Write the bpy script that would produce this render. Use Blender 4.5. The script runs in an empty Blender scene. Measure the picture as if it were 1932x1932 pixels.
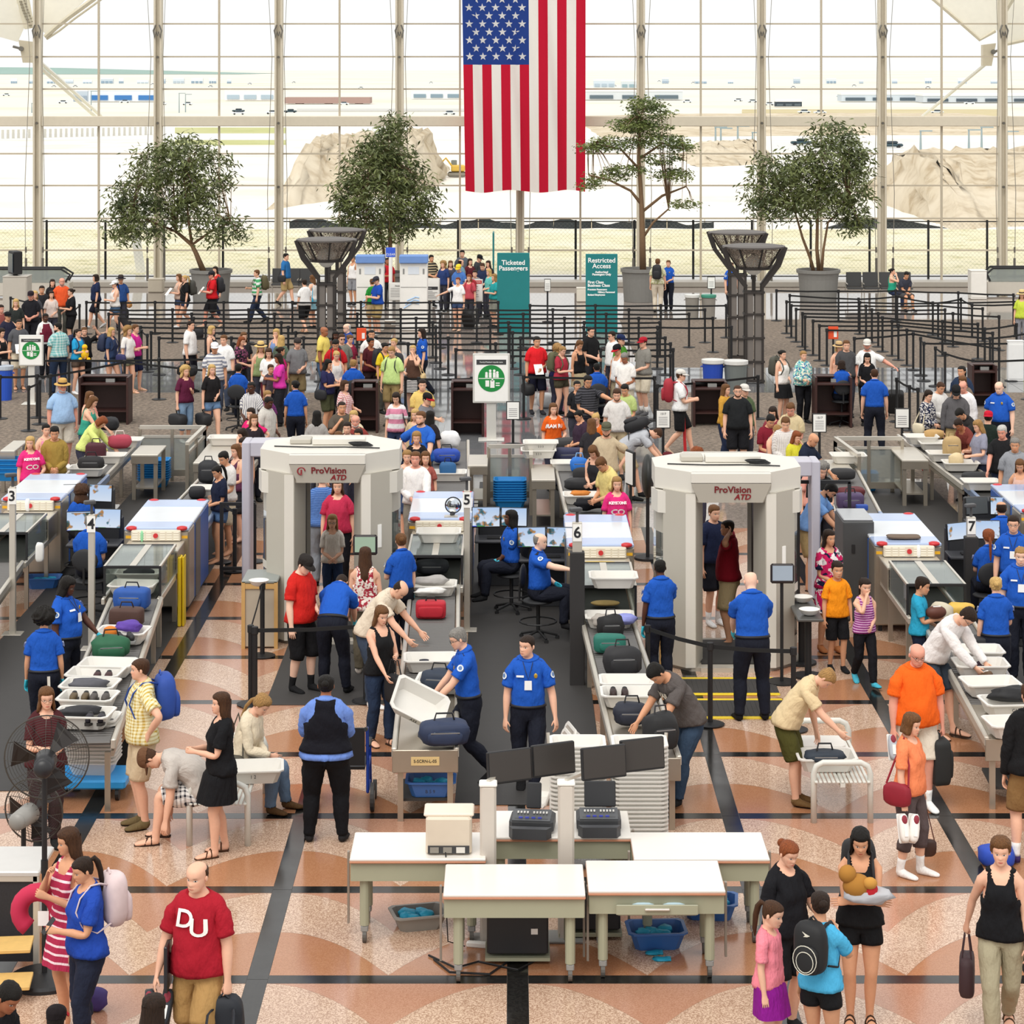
import bpy,math,random
import numpy as np
from mathutils import Vector,Matrix
random.seed(7);RNG=np.random.default_rng(7)
SC=bpy.context.scene;COL=SC.collection
# ---- camera: level, 8 m above the hall floor, lens shifted down -------------------------------
F,CH,PX,PY=4503.0,8.02,966.0,125.0           # focal length in px of 1932, eye height, vanishing point
cd=bpy.data.cameras.new('camera');cam=bpy.data.objects.new('camera',cd);COL.objects.link(cam)
cam.location=(0,0,CH);cam.rotation_euler=(math.pi/2,0,0)
cd.sensor_width=36;cd.lens=36*F/1932;cd.shift_x=0;cd.shift_y=-(966-PY)/1932
cd.clip_end=6000;cd.clip_start=.5;SC.camera=cam
# ---- sky and light ------------------------------------------------------------------------------
W=bpy.data.worlds.new('sky');SC.world=W;W.use_nodes=True
_bg=W.node_tree.nodes['Background'];_bg.inputs[0].default_value=(1.0,.992,.975,1);_bg.inputs[1].default_value=1.0
sl=bpy.data.lights.new('sun','SUN');so=bpy.data.objects.new('sun',sl);COL.objects.link(so)
sl.energy=1.9;sl.angle=math.radians(40);sl.color=(1,.96,.9)
so.rotation_euler=(math.radians(32),math.radians(-14),0);so.location=(0,20,40)
SC.view_settings.view_transform='Standard';SC.view_settings.look='None'
SC.view_settings.exposure=0.08;SC.view_settings.gamma=1;SC.view_settings.use_curve_mapping=False

def at(px,py,z=0.0):
 "point of the hall at height z that the survey of the photograph puts at pixel (px, py)"
 Y=F*(CH-z)/(py-PY);return Vector(((px-PX)*Y/F,Y,z))
def atd(px,py,Y):return Vector(((px-PX)*Y/F,Y,CH-(py-PY)*Y/F))
def lin(h):
 out=[]
 for i in (0,2,4):
  c=int(h[i:i+2],16)/255;out.append(c/12.92 if c<=.04045 else ((c+.055)/1.055)**2.4)
 return tuple(out)+(1,)
# ---- materials ------------------------------------------------------------------------------------
_M={}
class NT:
 def __init__(s,name):
  s.m=bpy.data.materials.new(name);s.m.use_nodes=True;s.t=s.m.node_tree;s.b=s.t.nodes['Principled BSDF']
 def n(s,t,**k):
  o=s.t.nodes.new(t)
  for a,v in k.items():setattr(o,a,v)
  return o
 def l(s,a,b):s.t.links.new(a,b)
 def math(s,op,a,b=None,c=None):
  o=s.n('ShaderNodeMath',operation=op)
  for i,v in enumerate((a,b,c)):
   if v is None:continue
   if isinstance(v,(int,float)):o.inputs[i].default_value=v
   else:s.l(v,o.inputs[i])
  return o.outputs[0]
 def mix(s,fac,a,b):
  o=s.n('ShaderNodeMix',data_type='RGBA')
  if isinstance(fac,(int,float)):o.inputs[0].default_value=fac
  else:s.l(fac,o.inputs[0])
  for i,v in ((6,a),(7,b)):
   if isinstance(v,tuple):o.inputs[i].default_value=v
   elif isinstance(v,str):o.inputs[i].default_value=lin(v)
   else:s.l(v,o.inputs[i])
  return o.outputs[2]
 def noise(s,scale,coord=None,detail=2,rough=.5):
  o=s.n('ShaderNodeTexNoise');o.inputs['Scale'].default_value=scale;o.inputs['Detail'].default_value=detail
  o.inputs['Roughness'].default_value=rough
  if coord is not None:s.l(coord,o.inputs['Vector'])
  return o.outputs[0]
 def obj(s):return s.n('ShaderNodeTexCoord').outputs['Object']
 def attr(s,nm):return s.n('ShaderNodeAttribute',attribute_name=nm).outputs['Vector']
 def xyz(s,v):
  o=s.n('ShaderNodeSeparateXYZ');s.l(v,o.inputs[0]);return o.outputs
 def step(s,v,lo,hi):
  o=s.n('ShaderNodeMapRange',clamp=True);s.l(v,o.inputs[0]);o.inputs[1].default_value=lo;o.inputs[2].default_value=hi
  return o.outputs[0]
def mat(hexc,rough=.5,metal=0,var=.06,scale=6,alpha=None,emit=0,spec=None,bump=0,name=None,trans=0):
 k=('m',hexc,rough,metal,var,scale,alpha,emit,spec,bump,trans)
 if k in _M:return _M[k]
 t=NT(name or 'mat_'+hexc);c=lin(hexc);b=t.b
 nz=t.noise(scale,t.obj(),3)
 d=tuple(x*(1-var) for x in c[:3])+(1,);e=tuple(min(1,x*(1+var)) for x in c[:3])+(1,)
 t.l(t.mix(nz,d,e),b.inputs['Base Color'])
 b.inputs['Roughness'].default_value=rough;b.inputs['Metallic'].default_value=metal
 if spec is not None:b.inputs['Specular IOR Level'].default_value=spec
 if emit:t.l(t.mix(nz,d,e),b.inputs['Emission Color']);b.inputs['Emission Strength'].default_value=emit
 if alpha is not None:b.inputs['Alpha'].default_value=alpha
 if trans:b.inputs['Transmission Weight'].default_value=trans
 if bump:
  bp=t.n('ShaderNodeBump');bp.inputs['Strength'].default_value=bump;t.l(t.noise(scale*8,t.obj(),4),bp.inputs['Height']);t.l(bp.outputs[0],b.inputs['Normal'])
 _M[k]=t.m;return t.m
def glass(name,tint,refl=.12,opac=0.0,rough=.02):
 k=('g',name)
 if k in _M:return _M[k]
 t=NT(name);tr=t.n('ShaderNodeBsdfTransparent');tr.inputs[0].default_value=lin(tint)
 gl=t.n('ShaderNodeBsdfGlossy');gl.inputs['Roughness'].default_value=rough
 fr=t.n('ShaderNodeFresnel');fr.inputs[0].default_value=1.45
 nz=t.noise(3,t.obj())
 f=t.math('MULTIPLY',fr.outputs[0],t.math('MULTIPLY_ADD',nz,.2,refl*6))
 f=t.math('MINIMUM',f,.9)
 mx=t.n('ShaderNodeMixShader');t.l(f,mx.inputs[0]);t.l(tr.outputs[0],mx.inputs[1]);t.l(gl.outputs[0],mx.inputs[2])
 out=mx.outputs[0]
 if opac:
  df=t.n('ShaderNodeBsdfDiffuse');df.inputs[0].default_value=lin('dde4e4')
  m2=t.n('ShaderNodeMixShader');m2.inputs[0].default_value=opac;t.l(out,m2.inputs[1]);t.l(df.outputs[0],m2.inputs[2]);out=m2.outputs[0]
 t.l(out,t.t.nodes['Material Output'].inputs[0]);t.t.nodes.remove(t.b);_M[k]=t.m;return t.m
# ---- mesh building ----------------------------------------------------------------------------------
class MB:
 def __init__(s):s.v,s.f,s.m=[],[],[]
 def add(s,vs,fs,mi=0):
  o=len(s.v);s.v+=[tuple(p) for p in vs];s.f+=[tuple(i+o for i in q) for q in fs];s.m+=[mi]*len(fs);return s
 def box(s,c,d,rz=0,bev=0,mi=0,rx=0):
  hx,hy,hz=d[0]/2,d[1]/2,d[2]/2;vs,fs=[],[]
  if bev<=0:
   vs=[(x,y,z) for z in (-hz,hz) for x,y in ((-hx,-hy),(hx,-hy),(hx,hy),(-hx,hy))]
   fs=[(3,2,1,0),(4,5,6,7),(0,1,5,4),(1,2,6,5),(2,3,7,6),(3,0,4,7)]
  else:
   b=min(bev,hx*.9,hy*.9,hz*.9)
   for z,k in ((-hz,b),(-hz+b,0),(hz-b,0),(hz,b)):
    X,Y=hx-k,hy-k
    for x,y in ((-X+b-k*0,-Y),(X-b,-Y),(X,-Y+b),(X,Y-b),(X-b,Y),(-X+b,Y),(-X,Y-b),(-X,-Y+b)):vs.append((x,y,z))
   for r in range(3):
    for i in range(8):j=(i+1) % 8;fs.append((r*8+i,r*8+j,r*8+8+j,r*8+8+i))
   fs+=[tuple(range(7,-1,-1)),tuple(range(24,32))]
  R=Matrix.Rotation(rz,3,'Z') @ Matrix.Rotation(rx,3,'X');c=Vector(c)
  return s.add([R @ Vector(p)+c for p in vs],fs,mi)
 def cyl(s,p0,p1,r0,r1=None,n=12,mi=0,caps=True):
  r1=r0 if r1 is None else r1;p0,p1=Vector(p0),Vector(p1);d=(p1-p0).normalized()
  a=d.orthogonal().normalized();b=d.cross(a)
  vs=[p+(a*math.cos(t)+b*math.sin(t))*r for p,r in ((p0,r0),(p1,r1)) for t in [2*math.pi*i/n for i in range(n)]]
  fs=[(i,(i+1) % n,n+(i+1) % n,n+i) for i in range(n)]
  if caps:fs+=[tuple(range(n-1,-1,-1)),tuple(range(n,2*n))]
  return s.add(vs,fs,mi)
 def tube(s,pts,r,n=8,mi=0,closed=False,flat=1.0):
  pts=[Vector(p) for p in pts];N=len(pts);vs,fs=[],[];a=None
  for i,p in enumerate(pts):
   if closed:d=pts[(i+1) % N]-pts[i-1]
   else:d=pts[min(i+1,N-1)]-pts[max(i-1,0)]
   d=d.normalized() if d.length>1e-9 else Vector((0,0,1))
   if a is None:a=d.orthogonal().normalized()
   a=(a-d*a.dot(d));a=a.normalized() if a.length>1e-6 else d.orthogonal().normalized()
   b=d.cross(a);rr=r[i] if isinstance(r,(list,tuple)) else r
   vs+=[p+(a*math.cos(2*math.pi*k/n)+b*math.sin(2*math.pi*k/n)*flat)*rr for k in range(n)]
  M=N if closed else N-1
  for i in range(M):
   j=(i+1) % N
   fs+=[(i*n+k,i*n+(k+1) % n,j*n+(k+1) % n,j*n+k) for k in range(n)]
  if not closed:fs+=[tuple(range(n-1,-1,-1)),tuple((N-1)*n+k for k in range(n))]
  return s.add(vs,fs,mi)
 def lathe(s,prof,c=(0,0,0),n=16,mi=0,ell=1.0):
  c=Vector(c);vs,fs=[],[]
  for r,z in prof:vs+=[c+Vector((r*math.cos(2*math.pi*i/n),r*ell*math.sin(2*math.pi*i/n),z)) for i in range(n)]
  for k in range(len(prof)-1):fs+=[(k*n+i,k*n+(i+1) % n,k*n+n+(i+1) % n,k*n+n+i) for i in range(n)]
  if prof[0][0]>1e-6:fs.append(tuple(range(n-1,-1,-1)))
  if prof[-1][0]>1e-6:fs.append(tuple((len(prof)-1)*n+i for i in range(n)))
  return s.add(vs,fs,mi)
 def prism(s,poly,z0,z1,mi=0,M=None):
  n=len(poly);vs=[Vector((x,y,z0)) for x,y in poly]+[Vector((x,y,z1)) for x,y in poly]
  if M is not None:vs=[M @ v for v in vs]
  return s.add(vs,[tuple(range(n-1,-1,-1)),tuple(range(n,2*n))]+[(i,(i+1) % n,n+(i+1) % n,n+i) for i in range(n)],mi)
 def ell(s,c,r,n=12,m=8,mi=0,R=None,fn=None):
  vs,fs=[],[];c=Vector(c)
  for k in range(m+1):
   ph=-math.pi/2+math.pi*k/m
   for i in range(n):
    th=2*math.pi*i/n;p=Vector((r[0]*math.cos(ph)*math.cos(th),r[1]*math.cos(ph)*math.sin(th),r[2]*math.sin(ph)))
    if fn:p=fn(p)
    if R is not None:p=R @ p
    vs.append(p+c)
  for k in range(m):fs+=[(k*n+i,k*n+(i+1) % n,k*n+n+(i+1) % n,k*n+n+i) for i in range(n)]
  return s.add(vs,fs,mi)
 def bar(s,p0,p1,w,h=None,mi=0):
  "rectangular bar between two points"
  h=h or w;p0,p1=Vector(p0),Vector(p1);d=(p1-p0).normalized();up=Vector((0,0,1))
  if abs(d.z)>.98:up=Vector((0,1,0))
  a=d.cross(up).normalized()*w/2;b=a.cross(d).normalized()*h/2
  vs=[p+x for p in (p0,p1) for x in (-a-b,a-b,a+b,-a+b)]
  return s.add(vs,[(3,2,1,0),(4,5,6,7),(0,1,5,4),(1,2,6,5),(2,3,7,6),(3,0,4,7)],mi)
 def mesh(s,name,mats,smooth=False):
  me=bpy.data.meshes.new(name);me.from_pydata(s.v,[],s.f)
  for m in (mats if isinstance(mats,(list,tuple)) else [mats]):me.materials.append(m)
  if any(s.m):me.polygons.foreach_set('material_index',s.m)
  if smooth:me.polygons.foreach_set('use_smooth',[True]*len(me.polygons))
  me.update();return me
 def build(s,name,mats,parent=None,loc=None,rz=0,smooth=False):return link(name,s.mesh(name,mats,smooth),parent,loc,rz)
def link(name,me,parent=None,loc=None,rz=0):
 o=bpy.data.objects.new(name,me);COL.objects.link(o)
 if parent is not None:o.parent=parent
 if loc is not None:o.location=loc
 if rz:o.rotation_euler[2]=rz
 return o
def tag(o,label=None,cat=None,group=None,kind=None):
 for k,v in (('label',label),('category',cat),('group',group),('kind',kind)):
  if v:o[k]=v
 return o
ORD='first second third fourth fifth sixth seventh eighth ninth tenth eleventh twelfth thirteenth fourteenth fifteenth sixteenth seventeenth eighteenth nineteenth twentieth'.split()
TENS={20:'twenty',30:'thirty',40:'forty'}
def nth(k):return ORD[k] if k<20 else TENS[(k+1)//10*10]+('th' if (k+1) % 10==0 else '-'+ORD[(k+1) % 10-1]) if (k+1) % 10 else TENS[k+1][:-1]+'ieth'
def thing(name,label,cat,loc=(0,0,0),rz=0,group=None):
 return tag(link(name,None,None,loc,rz),label,cat,group)
def kids(o):return [c for c in o.children]
def dup(root,loc=None,rz=None,label=None,group=None):
 def cp(o,par):
  c=o.copy();COL.objects.link(c)
  if par is not None:c.parent=par
  for k in list(o.children):cp(k,c)
  return c
 r=cp(root,None)
 if loc is not None:r.location=loc
 if rz is not None:r.rotation_euler=(0,0,rz)
 if label:r['label']=label
 if group:r['group']=group
 return r
def text(s,size,m,parent=None,loc=(0,0,0),rot=(math.pi/2,0,0),name='lettering',align='CENTER',ext=.0015,bold=0,shear=0):
 cu=bpy.data.curves.new(name,'FONT');cu.body=s;cu.size=size;cu.align_x=align;cu.align_y='CENTER';cu.extrude=ext
 cu.offset=bold;cu.shear=shear;cu.space_line=.85;cu.resolution_u=3
 c=bpy.data.objects.new(name,cu);me=bpy.data.meshes.new_from_object(c);bpy.data.objects.remove(c);me.materials.clear();me.materials.append(m);o=link(name,me)
 if parent is not None:o.parent=parent
 o.location=loc;o.rotation_euler=rot;return o
WHITE=mat('f2f0ea',.45);BLACK=mat('1a1a1c',.55);STEEL=mat('b9b4a8',.32,.9);GREYM=mat('8f8f8c',.5)
DKGREY=mat('3a3a3c',.5);BLUEBIN=mat('1f86cc',.4);INK=mat('222226',.6);PAPER=mat('f4f3ee',.8)
# ==== people: one continuous body cage, subdivided, posed bone by bone; garments grow from its own faces ====
sstep=lambda a,b,x:(lambda t:t*t*(3-2*t))(np.clip((x-a)/(b-a),0,1))
AD=np.array([.574,0,-.819]);AU=np.array([.819,0,.574]);AF=np.array([0,-1.,0]);AS=np.array([.162,.008,1.392])
JN={0:(0,.01,.95),1:(0,.01,1.05),2:(0,.01,1.2),3:(0,.025,1.475),4:(0,.015,1.56)}
JN[5]=AS;JN[6]=AS+AD*.285;JN[7]=AS+AD*.54
JN[11]=(.09,.005,.92);JN[12]=(.086,-.004,.487);JN[13]=(.082,.012,.085)
for _a in (5,6,7):JN[_a+3]=np.array(JN[_a])*(-1,1,1)
for _a in (11,12,13):JN[_a+3]=np.array(JN[_a])*(-1,1,1)
JN=np.array([JN[i] for i in range(17)],float)
EYE_Z=1.64
def make_cage(curl):
 V,Wt,A,H,Fc=[],[],[],[],[]
 def add(p,w,a=-1.,h=-1.):
  V.append(tuple(p));Wt.append(w);A.append(a);H.append(h);return len(V)-1
 se=lambda c:math.copysign(abs(c)**.88,c)
 TR=[(.875,.168,.105,.128),(.93,.175,.112,.132),(.985,.168,.110,.118),(1.04,.152,.106,.100),(1.10,.143,.103,.090),(1.17,.147,.108,.095),
          (1.24,.156,.114,.104),(1.30,.164,.114,.110),(1.36,.172,.106,.110),(1.42,.176,.088,.105),(1.458,.142,.068,.092)]
 TW=[{0:1},{0:.9,1:.1},{0:.9,1:.1},{0:.6,1:.4},{1:.8,0:.2},{1:.6,2:.4},{2:.8,1:.2},{2:1},{2:1},{2:1},{2:.92,3:.08}]
 T=[]
 for k,(z,rx,rf,rb) in enumerate(TR):
  row=[]
  for i in range(24):
   if k==8 and i in (5,6,7,17,18,19):row.append(None);continue
   t=2*math.pi*i/24;c,s=math.cos(t),math.sin(t)
   w=dict(TW[k]);sd=math.sin(t)
   if k==0:
    q=.42*min(1,abs(sd)*1.6);w={0:1-q,(11 if sd>0 else 14):q} if q>.01 else {0:.84,11:.08,14:.08}
   if k==1:q=.16*abs(sd);w={0:.95-q,1:.05,(11 if sd>0 else 14):q}
   ar=5 if sd>0 else 8
   if k in (7,8,9) and (4<=i<=8 or 16<=i<=20):
    q={7:.3,8:.35,9:.42}[k];w={2:1-q,ar:q}
   if k==10 and (i in (5,6,7,17,18,19)):w={2:.8,ar:.2}
   zz=z+(.012*abs(s) if k==10 else 0)-(0.015*max(0,c) if k==10 else 0)
   row.append(add((rx*se(s),.008-(rf if c>0 else rb)*se(c),zz),w))
  T.append(row)
 for k in range(10):
  for i in range(24):
   q=(T[k][i],T[k][(i+1) % 24],T[k+1][(i+1) % 24],T[k+1][i])
   if None not in q and not (k in (7,8) and (i in (4,5,6,7) or i in (16,17,18,19))):Fc.append(q)
 # head and neck: rings tilted forward-down, chin to crown
 HR=[(1.468,1.515,-.040,.078,.074,0,{2:.6,3:.4}),(1.492,1.54,-.036,.066,.057,.5,{3:.9,2:.1}),(1.518,1.565,-.040,.062,.055,1,{3:.6,4:.4}),
          (1.528,1.585,-.074,.070,.055,2,{4:.85,3:.15}),(1.540,1.60,-.094,.080,.060,2,{4:1}),(1.555,1.615,-.097,.088,.066,2,{4:1}),(1.569,1.628,-.098,.093,.069,2,{4:1}),
          (1.582,1.638,-.098,.096,.072,2,{4:1}),(1.596,1.648,-.098,.098,.074,2,{4:1}),(1.611,1.658,-.097,.100,.075,2,{4:1}),(1.626,1.666,-.095,.101,.0755,2,{4:1}),
          (1.641,1.675,-.093,.102,.076,2,{4:1}),(1.659,1.688,-.099,.102,.077,2,{4:1}),(1.684,1.703,-.099,.100,.077,2,{4:1}),(1.709,1.722,-.091,.094,.073,2,{4:1}),
          (1.731,1.738,-.070,.076,.059,2,{4:1}),(1.746,1.749,-.036,.042,.032,2,{4:1})]
 bump={3:{},4:{0:-.006,1:-.003},5:{0:.001,2:.002},6:{0:-.006,1:-.003},7:{0:-.007,1:-.003},8:{0:-.008,1:-.001},9:{0:-.024,1:-.006},10:{0:-.015,1:.001,2:.003,3:-.002},11:{0:-.006,1:.009,2:.012,3:.004},12:{0:-.002,1:-.002,2:-.003,3:-.001}}
 prev=T[10]
 for k,(zf,zb,yf,yb,rx,h,w) in enumerate(HR):
  row=[]
  for i in range(24):
   t=2*math.pi*i/24;c,s=math.cos(t),math.sin(t);u=(1-c)/2
   ym,yr=(yf+yb)/2,(yb-yf)/2
   e=.92 if k>3 else 1
   y=ym-yr*math.copysign(abs(c)**e,c);j=min(i,24-i)
   y+=bump.get(k,{}).get(j,0)
   row.append(add((rx*s,y,zf+(zb-zf)*u-(.006 if k==9 and i==0 else 0)),w,-1,h))
  for i in range(24):Fc.append((prev[i],prev[(i+1) % 24],row[(i+1) % 24],row[i]))
  prev=row
 top=add((0,.003,1.753),{4:1},-1,2)
 for i in range(0,24,2):Fc.append((prev[i],prev[i+1],prev[(i+2) % 24],top))
 for sg in (1,-1):
  M=np.array((sg,1,1.));fl=(lambda q:q) if sg>0 else (lambda q:tuple(reversed(q)))
  col=(lambda c:c) if sg>0 else (lambda c:(24-c) % 24)
  b=0 if sg>0 else 3
  # arm
  hole=[T[9][col(6)],T[9][col(5)],T[9][col(4)],T[8][col(4)],T[7][col(4)],T[7][col(5)],T[7][col(6)],T[7][col(7)],T[7][col(8)],T[8][col(8)],T[9][col(8)],T[9][col(7)]]
  for v in hole:A[v]=-.05
  AR=[(.05,.060,.057,{2:.2,5:.8}),(.11,.052,.052,{5:1}),(.155,.048,.050,{5:1}),(.2,.045,.047,{5:1}),(.25,.041,.042,{5:.85,6:.15}),(.287,.039,.040,{5:.5,6:.5}),(.325,.040,.043,{6:.85,5:.15}),
              (.40,.036,.039,{6:1}),(.48,.027,.031,{6:1}),(.53,.020,.028,{6:.6,7:.4}),(.565,.017,.037,{7:1}),(.605,.016,.043,{7:1}),(.632,.012,.040,{7:1})]
  pr=hole
  for t,ru,rf,w in AR:
   row=[]
   for i in range(12):
    f=2*math.pi*i/12
    bow=AU*(.010 if .25<t<.33 else 0)*0
    p=AS+AD*t+AU*ru*math.cos(f)+AF*rf*math.sin(f)+bow
    row.append(add(p*M,{(k+b if k>4 else k):x for k,x in w.items()},t))
   for i in range(12):Fc.append(fl((pr[i],pr[(i+1) % 12],row[(i+1) % 12],row[i])))
   pr=row
  hb=7+b;c0=add((AS+AD*.642)*M,{hb:1},.64)
  for i in range(0,12,2):Fc.append(fl((pr[i],pr[i+1],pr[(i+2) % 12],c0)))
  def finger(o,d,n,L,r,cs):
   side=np.cross(d,n);p=o-d*.018;cur=d;nn=n;rows=[];seg=[.018,L*.42,L*.32,L*.26]
   for s_ in range(5):
    rr=r*(1,1,.95,.85,.55)[s_]
    row=[add((p+nn*rr*math.cos(a)+side*rr*math.sin(a))*M,{hb:1},.66) for a in [2*math.pi*q/6 for q in range(6)]]
    if rows:
     for i in range(6):Fc.append(fl((rows[-1][i],rows[-1][(i+1) % 6],row[(i+1) % 6],row[i])))
    rows.append(row)
    if s_<4:
     p=p+cur*seg[s_]
     a=cs[min(s_,2)]*(1 if s_<3 else 0)
     if s_<3:cur,nn=cur*math.cos(a)-nn*math.sin(a),nn*math.cos(a)+cur*math.sin(a)
   tp=add((p+cur*r*.5)*M,{hb:1},.66);R=rows[-1]
   for i in range(0,6,2):Fc.append(fl((R[i],R[i+1],R[(i+2) % 6],tp)))
  for off,L,k in ((.031,.070,1.),(.0105,.080,1.05),(-.0105,.074,1.1),(-.030,.058,1.2)):
   finger(AS+AD*.628+AF*off,(AD+AF*off*2.2)/np.linalg.norm(AD+AF*off*2.2),AU,L,.0088,[curl*k*.8,curl*k*1.2,curl*k*.7])
  dt=AD*.62+AF*.68-AU*(.25+.35*curl);finger(AS+AD*.572+AF*.028-AU*.004,dt/np.linalg.norm(dt),AF*.7-AD*.6+AU*.3,.062,.0105,[.1+curl*.35,.15+curl*.4,.1])
  # ear
  ec=np.array((.0765,.004,1.632));er=[]
  for rr,ox in ((.008,-.006),(.026,.004),(.022,.012)):
   er.append([add((ec+np.array((ox-.006*math.cos(a)*0+(.008 if math.sin(a)>.2 else 0)*0,.55*rr*math.cos(a)*1.15+(ox+.006)*.5,rr*math.sin(a)*1.12)))*M,{4:1},-1,3) for a in [2*math.pi*q/8 for q in range(8)]])
  for a_,b_ in zip(er[:-1],er[1:]):
   for i in range(8):Fc.append(fl((a_[i],a_[(i+1) % 8],b_[(i+1) % 8],b_[i])))
  Fc.append(fl((er[-1][7],er[-1][0],er[-1][1],er[-1][2])));Fc.append(fl((er[-1][6],er[-1][7],er[-1][2],er[-1][3])));Fc.append(fl((er[-1][5],er[-1][6],er[-1][3],er[-1][4])))
 # legs
 cr=[add((0,-.062,.838),{0:.7,11:.15,14:.15}),add((0,.010,.826),{0:.7,11:.15,14:.15}),add((0,.085,.842),{0:.7,11:.15,14:.15})]
 for sg in (1,-1):
  M=np.array((sg,1,1.));fl=(lambda q:q) if sg>0 else (lambda q:tuple(reversed(q)))
  col=(lambda c:c) if sg>0 else (lambda c:(24-c) % 24);b=0 if sg>0 else 3
  pr=[T[0][col(i)] for i in range(13)]+[cr[2],cr[1],cr[0]]
  ang=[math.radians(-50+280*i/12) for i in range(13)]+[math.radians(x) for x in (250,270,290)]
  LR=[(.80,.093,.008,.092,.102,{11:.75,0:.25}),(.74,.092,.006,.086,.092,{11:.97,0:.03}),(.66,.09,.004,.077,.082,{11:1}),(.58,.088,0,.067,.071,{11:.97,12:.03}),(.525,.087,-.004,.060,.064,{11:.82,12:.18}),
              (.487,.086,-.006,.056,.060,{11:.5,12:.5}),(.445,.085,0,.053,.057,{12:.82,11:.18}),(.38,.084,.012,.055,.060,{12:1}),(.30,.083,.014,.051,.056,{12:1}),(.20,.082,.012,.041,.044,{12:1}),
              (.125,.082,.012,.034,.039,{12:.85,13:.15}),(.085,.082,.012,.033,.043,{12:.4,13:.6})]
  rows=[[(cx+rx*math.sin(a),cy-ry*math.cos(a),z) for a in ang] for z,cx,cy,rx,ry,w in LR];ws=[x[5] for x in LR]
  for cy,cz,ry,rx,ax,ay in ((.016,.048,.063,.037,-.66,.75),(-.055,.036,.036,.042,0,1),(-.115,.028,.028,.047,0,1),(-.165,.021,.021,.043,0,1),(-.195,.017,.013,.028,0,1)):
   rows.append([(.082+rx*math.sin(a)+(-.006 if cy<-.1 else 0),cy+ry*ax*math.cos(a),max(.002,cz+ry*ay*math.cos(a))) for a in ang]);ws.append({13:1})
  for R,w in zip(rows,ws):
   row=[add(np.array(p)*M,{(k+b if k>10 else k):x for k,x in w.items()}) for p in R]
   for i in range(16):Fc.append(fl((pr[(i+1) % 16],pr[i],row[i],row[(i+1) % 16])))
   pr=row
  tip=add(np.array((.076,-.203,.014))*M,{13+b:1})
  for i in range(0,16,2):Fc.append(fl((pr[(i+2) % 16],pr[i+1],pr[i],tip)))
 n=len(V);Wm=np.zeros((n,17))
 for i,w in enumerate(Wt):
  for k,x in w.items():Wm[i,k]+=x
 Wm /= Wm.sum(1,keepdims=True)
 return np.array(V),Wm,np.array(A),np.array(H),Fc
def catmull(V,Fc,At):
 n=len(V);nf=len(Fc);em={};ef=[]
 fp=np.array([V[list(f)].mean(0) for f in Fc]);fa=np.array([At[list(f)].mean(0) for f in Fc])
 for k,f in enumerate(Fc):
  for i in range(len(f)):
   a,b=f[i],f[(i+1) % len(f)];key=(min(a,b),max(a,b))
   if key not in em:em[key]=len(em);ef.append([])
   ef[em[key]].append(k)
 E=np.array(list(em.keys()));bd=np.array([len(x)==1 for x in ef])
 f2=np.array([[x[0],x[-1]] for x in ef]);mid=V[E].mean(1);ep=np.where(bd[:,None],mid,(mid*2+fp[f2].sum(1))/4);ea=At[E].mean(1)
 Fs,cnt=np.zeros_like(V),np.zeros(n)
 for k,f in enumerate(Fc):
  for i in f:Fs[i]+=fp[k];cnt[i]+=1
 Rm,ec=np.zeros_like(V),np.zeros(n);Bm,bc=np.zeros_like(V),np.zeros(n)
 for (a,b),m,x in zip(E,mid,bd):
  for i in (a,b):
   Rm[i]+=m;ec[i]+=1
   if x:Bm[i]+=m;bc[i]+=1
 ec=np.maximum(ec,1);cnt=np.maximum(cnt,1)
 nv=(Fs/cnt[:,None]+2*Rm/ec[:,None]+(ec-3)[:,None]*V)/ec[:,None]
 bb=bc>0;nv[bb]=V[bb]*.5+Bm[bb]/bc[bb][:,None]*.5
 P=np.vstack([nv,ep,fp]);A2=np.vstack([At,ea,fa]);Q=[]
 for k,f in enumerate(Fc):
  m=len(f)
  for i in range(m):
   e1=em[(min(f[i],f[(i+1) % m]),max(f[i],f[(i+1) % m]))];e0=em[(min(f[i-1],f[i]),max(f[i-1],f[i]))]
   Q.append((f[i],n+e1,n+len(E)+k,n+e0))
 return P,A2,np.array(Q)
class Tmpl:pass
LODS=[]
def _make_templates():
 outs={}
 for cn,cv in (('r',.38),('g',1.15),('f',.08)):
  V,Wm,A,H,Fc=make_cage(cv)
  P,A2,Q=catmull(V,Fc,np.hstack([Wm,A[:,None],H[:,None]]));outs[cn]=(V,P,A2,Q,Fc,len(V))
 V,P,A2,Q,Fc,n=outs['r']
 # compensate Catmull-Clark shrinkage a little
 for lod in (0,1):
  t=Tmpl()
  if lod:t.V={k:o[1] for k,o in outs.items()};t.Q=Q;a=A2
  else:t.V={k:o[1][:n] for k,o in outs.items()};t.Q=np.array([f if len(f)==4 else (*f,f[-1]) for f in Fc]);a=A2[:n]
  t.W=a[:,:17];t.A=a[:,17];t.H=a[:,18];t.rest=t.V['r'].copy();t.n=len(t.rest);t.cache={}
  LODS.append(t)
_make_templates()
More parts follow.
